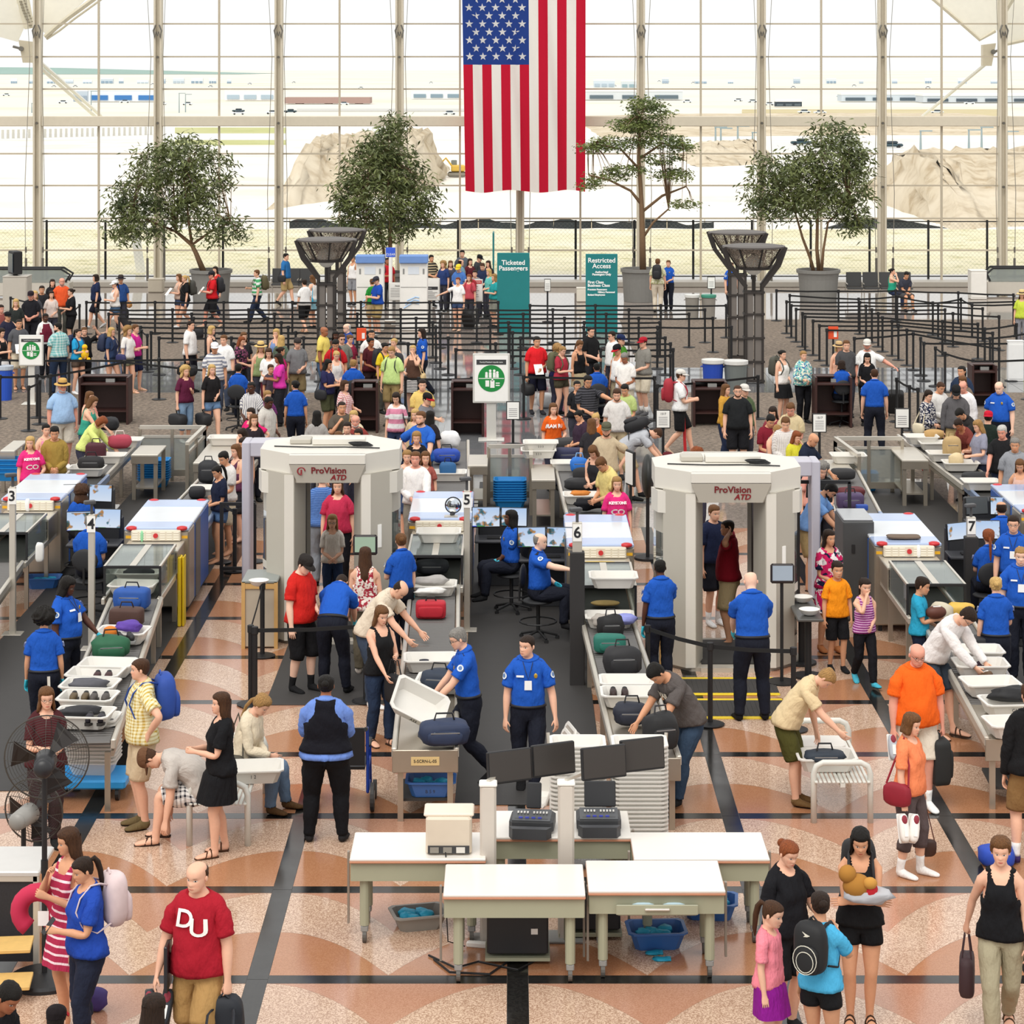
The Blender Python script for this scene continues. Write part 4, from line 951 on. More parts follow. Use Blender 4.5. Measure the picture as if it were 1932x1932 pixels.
for k in range(len(zs)-1):
 me=MB().box((0,0,0),(hw-.03,.012,zs[k+1]-zs[k]-.03)).mesh('pane',GL)
 for x in colx[:-1]:
  for s in (0,1):link('pane',me,win,(x+.15+hw*(s+.5),WY+.02,(zs[k]+zs[k+1])/2))
# ---- tent roof seen through the top corners ---------------------------------------------------------------------------
FAB=mat('f1ecdf',.8);HOLE=mat('8f8672',.8)
def roofs():
 r=tag(link('ceiling',None),kind='structure')
 def sheet(pix,Y,nm,m,th=.06):
  pts=[atd(px,py,Y) for px,py in pix];n=len(pts);b=[p+Vector((0,th,0)) for p in pts]
  MB().add(pts+b,[tuple(range(n)),tuple(range(2*n-1,n-1,-1))]+[(i,n+i,n+(i+1) % n,(i+1) % n) for i in range(n)]).build(nm,m,r)
 sheet([(-60,-40),(28,-40),(32,10),(46,50),(33,79),(0,70),(-60,56)],89.5,'roof_fabric',FAB)
 sheet([(30,-40),(46,-40),(62,52),(46,55),(32,5)],89.2,'edge_truss',mat('e2d9c2',.6),.3)
 for k in range(9):
  a=atd(39+k*1.6+(k*k)*.08,3+k*5.6,89.15);MB().box(a,(.10,.05,.06)).build('truss_hole',HOLE,r);MB().box(a+Vector((.14,0,.03)),(.06,.05,.05)).build('truss_hole',HOLE,r)
 def arc(pts,Y,rr,nm):
  P_=[atd(px,py,Y) for px,py in pts];MB().tube(P_,rr,6).build(nm,mat('d9cfb8',.6),r)
 arc([(85,70),(105,52),(130,32),(155,14),(185,-8),(215,-40)],89.5,.10,'edge_cable');arc([(88,74),(112,58),(140,36),(165,18),(195,-4),(225,-40)],89.5,.04,'edge_cable')
 sheet([(88,66),(60,40),(75,-40),(200,-40),(150,10),(110,44)],90.6,'roof_fabric',FAB)
 sheet([(1700,-40),(1765,2),(1806,38),(1848,74),(1880,56),(1900,82),(1990,60),(1990,-40)],90.2,'roof_fabric',FAB)
 arc([(1700,-46),(1763,0),(1806,37),(1849,75),(1878,58)],89.9,.07,'edge_cable');arc([(1895,84),(1932,76),(1990,50)],89.9,.07,'edge_cable');arc([(1893,20),(1905,0),(1920,-40)],89.2,.16,'edge_truss')
 for a,dx in (((50,97),1),((1864,103),-1)):
  c=atd(a[0],a[1],88.6);b=MB();b.prism([(-.26*dx,.42),(.22*dx,.36),(.22*dx,-.42),(-.10*dx,-.42)],-.2,.2,M=Matrix.Translation(c) @ Matrix.Rotation(math.pi/2,4,'X'));b.cyl(c+Vector((-.15*dx,-.3,.1)),c+Vector((-.15*dx,-.2,.1)),.09,mi=1);b.tube([c+Vector((-.45*dx,-.25,.18)),c+Vector((-.15*dx,-.25,.1))],.05,6,1);b.build('mast_bracket',[mat('d8ccb4',.5),mat('77726a',.5)],r)
 for x0,y0,x1,y1,Yb in ((62,115,182,222,100),(70,112,190,218,100),(1858,122,1740,220,100),(255,440,268,530,93)):
  MB().tube([atd(x0,y0,88.9 if Yb==100 else 93),atd(x1,y1,Yb)],.07 if Yb==100 else .2,6).build('anchor_strut',WHITE,r)
roofs()
# ---- outside ------------------------------------------------------------------------------------------------------------
def earth(name,a,b,c,sc,thr=(.5,.62)):
 t=NT(name);o=t.obj();n1=t.noise(sc,o,5,.6);n2=t.noise(sc*.17,o,4);col=t.mix(t.step(n1,*thr),a,b);t.l(t.mix(t.step(n2,.45,.7),col,c),t.b.inputs['Base Color']);t.b.inputs['Roughness'].default_value=1;t.b.inputs['Specular IOR Level'].default_value=0;return t.m
DIRT=earth('pale_dirt','ebe6dd','e1d9cd','efebe5',.08);BANK=earth('bank_soil','cdbfa8','b09e84','d8ccb8',.9,(.46,.66));GRS=earth('dry_grass','dcd4b6','b9b38a','e3ddc8',1.1,(.5,.66));FAROUT=earth('far_plain','e4ddd0','ddd3c1','d9dbd3',.012)
tag(MB().box((0,102.8,-.06),(80,29.5,.1)).build('lawn',GRS),kind='structure')
tag(MB().box((0,250,-.12),(400,270,.1)).build('terrain',DIRT),kind='structure')
tag(MB().box((0,2500,-.3),(6000,4300,.2)).build('terrain',FAROUT),kind='structure')
def mound(pts,ridge_h,wid,seed,nm='dirt_bank'):
 "long bank of earth following a ridge line, rough all over"
 rg=np.random.default_rng(seed);P_=[Vector(p) for p in pts];n=40;m=14;vs,fs=[],[]
 for i in range(n+1):
  u=i/n*(len(P_)-1);k=min(int(u),len(P_)-2);c=P_[k].lerp(P_[k+1],u-k);e=min(1,min(i,n-i)/6)
  for j in range(m+1):
   w=(j/m-.5)*2;hh=ridge_h*max(0,1-abs(w)**1.6)*e;vs.append((c.x+rg.normal(0,.15),c.y+w*wid,hh*(1+rg.normal(0,.05))-.08))
 for i in range(n):
  for j in range(m):fs.append((i*(m+1)+j,i*(m+1)+m+1+j,i*(m+1)+m+2+j,i*(m+1)+j+1))
 o=MB().add(vs,fs).build(nm,BANK,smooth=True);o['kind']='structure';return o
mound([atd(548,0,150),atd(640,0,158),atd(760,0,165),atd(840,0,175)],3.6,16,1);mound([atd(1690,0,135),atd(1760,0,138),atd(1940,0,140),atd(2040,0,140)],3.3,18,2);mound([atd(1290,0,205),atd(1400,0,210),atd(1440,0,210)],1.6,14,4)
mound([atd(1100,0,330),atd(1500,0,340),atd(2000,0,340)],1.2,60,5)
for pts,h,w,m,nm in (([(-700,2400,0),(-500,2500,0),(-275,2600,0)],7,120,'8fa8a0','green_ridge'),([(385*.0,0,0)],0,0,'','')):
 if m:
  n=24;vs,fs=[],[]
  for i in range(n+1):
   u=i/n;x=pts[0][0]+(pts[-1][0]-pts[0][0])*u;hh=h*min(1,(1-u)*1.8)
   vs+=[(x,2400,0),(x,2460,hh),(x,2700,hh*.9),(x,2800,0)]
  for i in range(n):fs+=[(i*4+j,i*4+4+j,i*4+5+j,i*4+1+j) for j in range(3)]
  tag(MB().add(vs,fs).build('hill',mat(m,1,0,.1,.02)),kind='structure')
slabp=lambda nm,x0,x1,y0,y1,m:tag(MB().prism([(p.x,p.y) for p in (at(x0,y1),at(x1,y1),at(x1,y0),at(x0,y0))],-.19,.02 if nm=='road' else -.03).build(nm,m),kind='structure')
slabp('road',-40,980,252,264,mat('dddbd7',.9));slabp('road',1000,1990,268,284,mat('dad8d4',.9));slabp('field',330,540,240,272,earth('green_field','bcbd88','adb07c','c2bf94',.2));slabp('road',560,1000,205,209,mat('c4c2bd',.9));slabp('field',1400,1900,206,246,earth('dry_field','c8bb98','bdb08a','cfc4a6',.1))
def fence():
 r=thing('chain_link_fence','black chain-link fence with round posts just outside the glass wall','fence',(0,90,0));fm=mat('1d1d1f',.6);top=CH-(418-PY)*90/F;w=MB()
 for k in range(-1,18):x=(88+110.9*k-PX)*90/F;MB().cyl((x,0,0),(x,0,top+.06),.045,n=8).build('post',fm,r)
 for z in (top,.1):MB().cyl((-20,0,z),(20,0,z),.022,n=6).build('rail',fm,r)
 for x in np.arange(-22,20,.16):
  for s in (0,1):w.add([(x+(2.1 if s else 0),.0,.1),(x+.006+(2.1 if s else 0),0,.1),(x+.006+(0 if s else 2.1),0,top),(x+(0 if s else 2.1),0,top)],[(0,1,2,3)])
 tag(w.build('wire_mesh',mat('8f9088',.6),r),kind='stuff')
 s=thing('silt_fence','low sagging black silt fence across the dry grass','fence',(0,118,0));n=90;vs=[]
 for i in range(n+1):
  x=-11+i*21/n;h=.34+.12*math.sin(i*.35)+.05*math.sin(i*1.1);yy=.25*math.sin(i*.5)
  vs+=[(x,yy,0),(x,yy+.02,h),(x,yy+.06,h),(x,yy+.08,0)]
 MB().add(vs,[(i*4+j,i*4+4+j,i*4+5+j,i*4+1+j) for i in range(n) for j in range(3)]).build('cloth',mat('2b3033',.8),s)
 for i in range(0,n,8):MB().box((-11+i*21/n,.1,.25),(.04,.04,.55)).build('stake',mat('c9bba0',.8),s)
 v=[(15.4,0,0),(17,.1,.45),(18.8,0,.5),(21.5,0,.02)];MB().prism([(p[0],p[2]) for p in v],-.2,.2,M=Matrix.Rotation(math.pi/2,4,'X')).build('cloth',mat('2b3033',.8),s)
fence()
def building(x0,x1,ytop,ybot,Y,label,wall_c,win_c,rows=1,dark=None):
 Y=F*CH/(ybot-PY);a,b=atd(x0,ybot,Y),atd(x1,ytop,Y);h=b.z-a.z;w=b.x-a.x;r=thing('building',label,'building',((a.x+b.x)/2,Y,0));h=b.z;MB().box((0,w*.2,h/2),(w,w*.4,h)).build('wall',mat(wall_c,.9),r)
 MB().box((0,w*.2,h+.15),(w*1.01,w*.41,.5)).build('roof',mat('f0efec',.9),r);n=max(3,int(w/6))
 for i in range(n):
  for k in range(rows):MB().box((-w/2+(i+.5)*w/n,-.1,h*(.32+.4*k/max(1,rows-.5))),(w/n*.72,.3,h*(.42/rows))).build('window',mat(win_c,.4),r)
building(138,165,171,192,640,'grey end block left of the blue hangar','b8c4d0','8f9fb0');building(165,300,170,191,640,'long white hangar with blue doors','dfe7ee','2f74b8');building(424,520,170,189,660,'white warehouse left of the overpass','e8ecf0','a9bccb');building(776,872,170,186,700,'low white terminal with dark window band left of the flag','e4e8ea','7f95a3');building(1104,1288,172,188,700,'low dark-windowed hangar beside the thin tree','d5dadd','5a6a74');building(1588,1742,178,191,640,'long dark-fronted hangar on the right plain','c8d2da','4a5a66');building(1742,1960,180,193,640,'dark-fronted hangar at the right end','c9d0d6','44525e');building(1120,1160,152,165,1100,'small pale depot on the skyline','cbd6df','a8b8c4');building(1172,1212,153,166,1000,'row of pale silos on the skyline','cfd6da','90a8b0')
building(1463,1513,191,201,420,'dark highway sign gantry on the plain','3c464e','55626a')
def overpass():
 r=thing('overpass','brown concrete road bridge on the plain','bridge',atd(620,200,520)*1.0);r.location.z=0
 a,b=atd(540,0,520).x,atd(700,0,520).x;MB().box((0,0,4.2-4.2+CH-(189-PY)*520/F),(b-a,8,1.3)).build('deck',mat('a88c84',.9),r)
 for k in (-.34,0,.36):MB().box(((b-a)*k,0,.3),(1.4,6,1.6)).build('pier',mat('b9aca4',.9),r)
overpass()
def car(x,y,label,col,group=None,rz=0):
 p=at(x,y);r=thing('car',label,'car',p,rz,group);MB().box((0,0,.55),(4.4,1.8,.6),bev=.2).build('body',mat(col,.3),r);MB().box((.1,0,1.1),(2.3,1.6,.55),bev=.25).build('cabin',mat('3a444c',.2),r)
 for sx in (-1.35,1.35):
  for sy in (-.8,.8):MB().cyl((sx,sy-.1,.33),(sx,sy+.1,.33),.33,n=10).build('wheel',BLACK,r)
 return r
c0=car(1682,279,'dark car on the road right of the bushy tree','2e4650');c0.scale=(.5,)*3;dup(c0,at(1512,274),None,'dark car on the road left of the right bushy tree');dup(c0,at(450,212),None,'dark car below the white warehouse');dup(c0,at(548,213),None,'white-roofed car under the overpass')
c1=car(12,181,'tiny vehicle parked on the far plain','dfe6ea','vehicles parked on the far plain');c1.scale=(.5,)*3
cs=sorted((random.choice((random.uniform(14,860),random.uniform(1110,1932))),random.choice((156,159,162,166,182,193,197,215))+random.uniform(-2,2)) for _ in range(48))
c1['label']='tiny vehicle parked on the far plain, leftmost'
for k,(x_,y_) in enumerate(cs[:-1]):
 if k==0 or x_-cs[k-1][0]>5:dup(c1,at(x_,y_),random.uniform(-.5,.5),'tiny vehicle parked on the far plain, %s from the left' % nth(k+1))
for k in range(26):
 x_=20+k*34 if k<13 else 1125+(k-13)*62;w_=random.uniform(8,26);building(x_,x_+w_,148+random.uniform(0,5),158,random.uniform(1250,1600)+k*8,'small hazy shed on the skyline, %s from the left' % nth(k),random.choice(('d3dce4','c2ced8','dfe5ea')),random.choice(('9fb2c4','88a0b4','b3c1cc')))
for k,(x,yb,yt) in enumerate(((60,213,195),(172,212,172),(1350,285,240),(1360,284,242),(1392,284,238),(1420,284,250),(1737,285,247),(1828,285,245),(1852,288,240),(1900,285,248),(338,213,176),(350,212,178))):
 b=at(x,yb);h=CH-(yt-PY)*b.y/F;r=thing('lamp_post','thin pole along the airport road outside, %s of twelve' % nth(k),'pole',b,0,'poles along the road outside');MB().cyl((0,0,0),(0,0,h),.12,.07,6).build('pole',mat('8fa0a4',.6),r);MB().box((.5,0,h),(1.2,.2,.12)).build('lamp_head',mat('8fa0a4',.6),r)
gp=thing('guard_rail','row of white guard posts along the road at left','railing',(0,0,0))
for k in range(30):b=at(5+k*10,262-k*.25);MB().box(b+Vector((0,0,.5)),(.25,.2,1.0)).build('post',mat('c5c2b8',.8),gp)
def excavator():
 b=at(862,333);r=thing('excavator','yellow excavator working on the pale dirt left of the flag','excavator',b);r.scale=(.42,)*3;ym=mat('d9b24a',.6)
 for s in (-1,1):MB().box((0,s*1.0,.4),(3.2,.5,.8),bev=.3).build('track',mat('8a8478',.8),r)
 MB().box((.2,0,1.4),(2.4,1.9,1.2),bev=.2).build('body',ym,r);MB().box((-.5,.5,2.3),(1,.9,1.1),bev=.1).build('cab',mat('7a807c',.4),r);MB().tube([(-.8,-.3,1.8),(-1.9,-.3,3.2),(-2.9,-.3,2.2),(-3.1,-.3,1.2)],.18,6).build('boom',ym,r)
excavator()
# ==== flag ================================================================================================================
def cloth_thin(hexc):
 t=NT('flag_'+hexc);c=t.mix(t.noise(140,t.obj(),2),tuple(v*.9 for v in lin(hexc)[:3])+(1,),lin(hexc));d=t.n('ShaderNodeBsdfDiffuse');tr=t.n('ShaderNodeBsdfTranslucent');t.l(c,d.inputs[0]);t.l(c,tr.inputs[0])
 m=t.n('ShaderNodeMixShader');m.inputs[0].default_value=.35;t.l(d.outputs[0],m.inputs[1]);t.l(tr.outputs[0],m.inputs[2]);t.l(m.outputs[0],t.t.nodes['Material Output'].inputs[0]);t.t.nodes.remove(t.b);return t.m
def flag():
 Y=86.0;x0,x1=atd(871,0,Y).x,atd(1105,0,Y).x;zb,zt=atd(0,361,Y).z,11.6;zc=atd(0,122,Y).z;r=thing('flag','huge stars and stripes flag hanging upright before the glass wall','flag',((x0+x1)/2,Y,zb));W_=x1-x0;sw=W_/13
 red,wht,blu=cloth_thin('c8243c'),cloth_thin('f3efea'),cloth_thin('2f478f');H_=zt-zb;hc=zc-zb
 def wav(x,z):u=x/W_;return .10*math.sin(u*19+.4*z)*(1-.5*z/H_)+.05*math.sin(u*41+z*.8)
 def tap(x,z):return x*(1-.035*(1-z/H_))+.06*(1-z/H_)
 def strip(xa,xb,za,zb_,m,nm,nx=4,dy=0.0,par=r):
  nz=22;vs=[(tap(xa+(xb-xa)*i/nx,za+(zb_-za)*j/nz),wav(xa+(xb-xa)*i/nx,za+(zb_-za)*j/nz)+dy,za+(zb_-za)*j/nz-(.05*math.sin(i/nx+xa*3) if j==0 and za==0 else 0)) for j in range(nz+1) for i in range(nx+1)]
  return MB().add(vs,[(j*(nx+1)+i,j*(nx+1)+i+1,(j+1)*(nx+1)+i+1,(j+1)*(nx+1)+i) for j in range(nz) for i in range(nx)]).build(nm,m,par,smooth=True)
 for k in range(13):xa=-W_/2+sw*k;strip(xa,xa+sw,0,hc if k<7 else H_,red if k % 2==0 else wht,'stripe')
 can=strip(-W_/2,-W_/2+7*sw,hc,H_,blu,'canton',14);cw,chh=7*sw,H_-hc
 sm=cloth_thin('faf8f2')
 for i in range(11):
  for j in range(5 if i % 2==0 else 4):
   cx=-W_/2+cw*((j*2+1+(i % 2))/10);cz=H_-chh*(i+1)/12.0;rr=.155
   q=[(cx+(rr if k % 2==0 else rr*.4)*math.sin(math.pi*k/5),cz+(rr if k % 2==0 else rr*.4)*math.cos(math.pi*k/5)) for k in range(10)]
   vs=[(tap(x,z),wav(x,z)-.012,z) for x,z in q]+[(tap(cx,cz),wav(cx,cz)-.012,cz)];MB().add(vs,[(10,(k+1) % 10,k) for k in range(10)]).build('star',sm,can)
 MB().cyl((-W_/2-.1,0,H_),(W_/2+.1,0,H_),.05).build('pole',CRM,r)
flag()
# ==== planted trees =====================================================================================================
BARK=mat('7a6046',.9,0,.25,20,bump=.4);POT=mat('7b7a76',.6,0,.08,9)
def leaf_mat(nm,a,b):
 t=NT(nm);t.l(t.mix(t.step(t.noise(1.6,t.obj(),4),.35,.65),a,b),t.b.inputs['Base Color']);t.b.inputs['Roughness'].default_value=.5;return t.m
def tree(px,base,pw,ph,label,stems,blobs,nleaf,lm,leaf=(.25,.062),seed=1,flat=0.0,droop=.55):
 b=at(px,base);Y=b.y;k=Y/F;rg=np.random.default_rng(seed);r=thing('potted_tree',label,'tree',b);R_=pw*k/2;h=ph*k
 pot=MB().lathe([(R_*.86,0),(R_*.93,h*.7),(R_*.97,h*.88),(R_*1.04,h*.9),(R_*1.04,h),(R_*.95,h),(R_*.93,h-.1),(0,h-.1)],(0,0,0),28).build('planter',POT,r,smooth=False);MB().lathe([(0,h-.07),(R_*.93,h-.09)],(0,0,0),20).build('soil',mat('4a3a2c',1),pot)
 L=lambda x,y,d=0:((x-px)*k,d,CH-(y-PY)*k)
 for s in stems:MB().tube([L(x,y,d) for x,y,d,w in s],[w*k/2 for *_,w in s],7).build('trunk' if s[0][3]>6 else 'branch',BARK,r,smooth=True)
 vs=np.zeros((nleaf*5,3));area=np.array([b_[2]*b_[3]*b_[4] if len(b_)>4 else b_[2]*b_[3] for b_ in blobs],float);pk=rg.choice(len(blobs),nleaf//14+1,p=area/area.sum());tw=MB();C=[]
 for q in pk:
  bx,by,rx,ry=blobs[q][:4];d=rg.normal(size=3);d /= np.linalg.norm(d);rad=rg.uniform(.25,1)**.45
  C.append(((bx+d[0]*rx*rad-px)*k,d[1]*rx*rad*.9*k,CH-(by-d[2]*ry*rad-PY)*k))
 C=np.array(C);cl=np.repeat(C,14,0)[:nleaf];sp=leaf[0]*(.8 if not flat else 1.3);P0=cl+rg.normal(0,1,(nleaf,3))*np.array((sp,sp,sp*(.75 if not flat else .3)))
 a=rg.uniform(0,2*math.pi,nleaf);el=-rg.uniform(.0,1.2,nleaf)*droop*1.6+.1;D=np.c_[np.cos(a)*np.cos(el),np.sin(a)*np.cos(el),np.sin(el)];S=np.cross(D,rg.normal(size=(nleaf,3)));S /= np.linalg.norm(S,axis=1,keepdims=True);ln=leaf[0]*rg.uniform(.6,1.2,(nleaf,1));wd=leaf[1]*rg.uniform(.7,1.2,(nleaf,1))
 V=np.stack([P0,P0+D*ln*.45+S*wd/2,P0+D*ln-np.array((0,0,.02)),P0+D*ln*.45-S*wd/2],1).reshape(-1,3);Q=np.arange(nleaf*4).reshape(-1,4)
 o=link('foliage',npmesh('foliage',V,Q,lm,None,None,False),r);tag(o,kind='stuff')
 for c in C[::7]:
  t0=np.array(L(px,base-ph-60,0));j=min(stems,key=lambda s:abs(L(*s[-1][:2])[0]-c[0]));e=np.array(L(j[-1][0],j[-1][1],j[-1][2]));tw.tube([tuple(e),tuple((e+c)/2+np.array((0,0,.1))),tuple(c)],[.02,.014,.006],4)
 tw.build('twig',BARK,r)
LG=leaf_mat('leaf_dark','434f2c','79824c');LG2=leaf_mat('leaf_light','4a5c2e','7a8444')
tree(398,568,78,60,'leaning potted tree with wide drooping crown at the left',[[(384,512,0,12),(370,478,0,9),(362,462,0,8),(330,438,.3,6)],[(362,462,0,6),(358,420,-.2,5),(352,380,0,4),(345,320,0,3)],[(330,438,.3,5),(290,420,0,4),(250,400,0,3)],[(362,462,0,5),(400,435,0,4),(435,420,0,3)]],
     [(350,290,62,38),(300,315,60,42),(395,325,48,45),(255,365,45,35),(330,365,70,40),(225,420,30,40),(285,410,55,40),(375,395,50,38),(430,430,34,26),(405,440,30,22)],8200,LG,seed=3)
tree(735,575,76,62,'tall potted tree with pointed crown behind the white kiosks',[[(735,515,0,10),(736,470,0,8),(738,400,0,7),(732,300,0,5)],[(726,515,.2,7),(723,470,.2,5),(715,430,.1,4),(690,390,0,3)]],
     [(745,240,22,25),(725,275,42,36),(700,320,55,42),(750,320,50,45),(660,365,36,32),(720,375,66,42),(785,370,42,36),(665,410,34,34),(800,405,26,28),(730,425,55,30),(715,455,26,14)],9000,LG,seed=5)
tree(1208,568,72,62,'slender potted tree with flat cloud-like tiers at the right of the flag',[[(1213,514,0,13),(1212,440,0,11),(1210,380,0,9),(1205,300,0,7),(1208,220,0,4)],[(1210,385,0,7),(1190,360,0,5),(1150,340,0,4),(1110,330,0,3)],[(1211,400,0,6),(1250,370,.2,5),(1295,352,.1,3)],[(1207,320,0,5),(1170,280,0,4),(1120,272,0,3)],[(1206,300,0,5),(1250,270,0,4),(1290,282,0,3)],[(1212,450,0,6),(1232,420,0,4),(1262,395,.2,3)]],
     [(1215,195,36,16),(1228,212,40,16),(1195,235,44,16),(1220,240,45,14),(1160,270,50,14),(1240,265,52,15),(1120,280,26,9),(1285,278,24,12),(1140,335,42,10),(1180,320,38,10),(1270,330,40,12),(1110,350,20,8),(1290,385,26,8),(1250,300,36,12)],9000,LG2,(.12,.055),7,1,.2)
tree(1544,568,80,60,'bushy potted tree with three slim stems at the right',[[(1545,512,0,9),(1541,470,0,7),(1542,420,0,6),(1545,340,0,4)],[(1536,512,.2,8),(1530,488,.2,6),(1515,450,.1,5),(1500,400,0,3)],[(1548,512,-.2,7),(1552,470,-.2,5),(1562,420,0,4),(1600,380,0,3)]],
     [(1560,255,34,26),(1590,262,34,24),(1565,300,60,40),(1620,310,32,30),(1470,320,48,34),(1520,340,60,38),(1590,350,50,38),(1440,360,36,32),(1490,380,50,30),(1550,385,60,30),(1615,400,26,34),(1440,395,24,22),(1610,425,24,16)],9000,LG,seed=9)
# ==== torch lamps ========================================================================================================
LMP=mat('3f3a37',.5,.4);PERF=mat('77706a',.6,.2)
def perf_glass():
 t=NT('perforated_mesh');o=t.obj();v=t.n('ShaderNodeTexVoronoi');v.inputs['Scale'].default_value=45;t.l(o,v.inputs[0]);tr=t.n('ShaderNodeBsdfTransparent');m=t.n('ShaderNodeMixShader');t.l(t.step(v.outputs[0],.38,.6),m.inputs[0]);t.l(tr.outputs[0],m.inputs[1]);t.b.inputs['Base Color'].default_value=lin('9a8a7a');t.l(t.b.outputs[0],m.inputs[2]);t.l(m.outputs[0],t.t.nodes['Material Output'].inputs[0]);return t.m
PG=perf_glass()
def torch(px,base,label,src=None):
 p=at(px,base)
 if src:return dup(src,p,0,label)
 r=thing('torch_lamp',label,'lamp',p)
 for sx in (-1,1):
  for sy in (-1,1):
   MB().box((sx*.21,sy*.17,1.25),(.06,.06,2.5)).build('post',LMP,r);MB().bar((sx*.21,sy*.17,2.45),(sx*.62,sy*.30,3.0),.07,.09).build('arm',LMP,r);MB().bar((sx*.62,sy*.30,3.0),(sx*.78,sy*.36,3.46),.06,.08).build('arm',LMP,r)
 for sx in (-.11,.11):MB().box((sx*1.0,-.17,1.2),(.17,.012,2.2)).build('perforated_panel',PERF,r);MB().box((sx*1.0,.17,1.2),(.17,.012,2.2)).build('perforated_panel',PERF,r)
 for z in (.06,.55,1.15,1.75,2.3):MB().box((0,-.19,z),(.52,.05,.05)).box((0,.19,z),(.52,.05,.05)).box((-.24,0,z),(.05,.4,.05)).box((.24,0,z),(.05,.4,.05)).build('hoop',LMP,r)
 sh=MB().lathe([(.40,2.92),(.76,3.44)],(0,0,0),12).build('lamp_shade',PG,r);MB().lathe([(.42,2.88),(.44,2.88),(.45,2.95),(.41,2.95)],(0,0,0),20).build('lower_ring',LMP,sh);MB().lathe([(0,3.49),(.60,3.50),(.80,3.47),(.80,3.43),(.0,3.44)],(0,0,0),24).build('lid',mat('57514d',.5),r)
 for i in range(8):a=i*math.pi/4+.2;MB().bar((.41*math.cos(a),.41*math.sin(a),2.9),(.78*math.cos(a),.78*math.sin(a),3.45),.035).build('rib',LMP,sh)
 MB().ell((0,0,2.98),(.24,.24,.26),16,10).build('globe',mat('f4efe4',.4),r,smooth=True);MB().cyl((0,0,2.2),(0,0,3.45),.05).build('spine',LMP,r);return r
t0=torch(1422,722,'front torch lamp of the right-hand pair');torch(1391,676,'rear torch lamp of the right-hand pair',t0);torch(616,700,'front torch lamp of the left-hand pair',t0);torch(636,668,'rear torch lamp of the left-hand pair',t0)
# ==== signs ===============================================================================================================
TEAL=mat('147a7c',.5);TXW=mat('f4f6f4',.6)
def teal(x0,x1,y0,base,label,lines):
 a=at((x0+x1)/2,base);k=a.y/F;w=(x1-x0)*k;h=(base-y0)*k;r=thing('lane_banner',label,'sign',a);MB().box((0,0,h/2),(w,.10,h),bev=.01).build('board',TEAL,r)
 for s,z,sz,al,dx in lines:text(s,sz,TXW,r,(dx*w,-.056,h-z),align=al,bold=.004)
teal(938,999,477,627,'teal banner reading ticketed passengers',[('Ticketed\nPassengers',.38,.20,'CENTER',0)])
teal(1105,1165,479,627,'teal banner reading restricted access for first and business class',[('Restricted\nAccess',.28,.20,'CENTER',0),('Authorized\nPassengers Only',.58,.085,'CENTER',0),('First Class\nBusiness Class',.90,.115,'LEFT',-.44),('Premium Passengers',1.07,.07,'LEFT',-.44),('Military Personnel',1.15,.07,'LEFT',-.12),('Badged Employees',1.23,.07,'LEFT',-.44)])
pe=at(931,560);r=thing('lane_banner','teal banner seen edge-on left of the ticketed passengers banner','sign',pe);MB().box((0,0,1.7),(.06,.9,1.1),bev=.01).build('board',TEAL,r);MB().box((0,0,.6),(.05,.1,1.2)).build('post',TEAL,r)
FRM=mat('d9d7d0',.4,.3);GRN=mat('178a3e',.5)
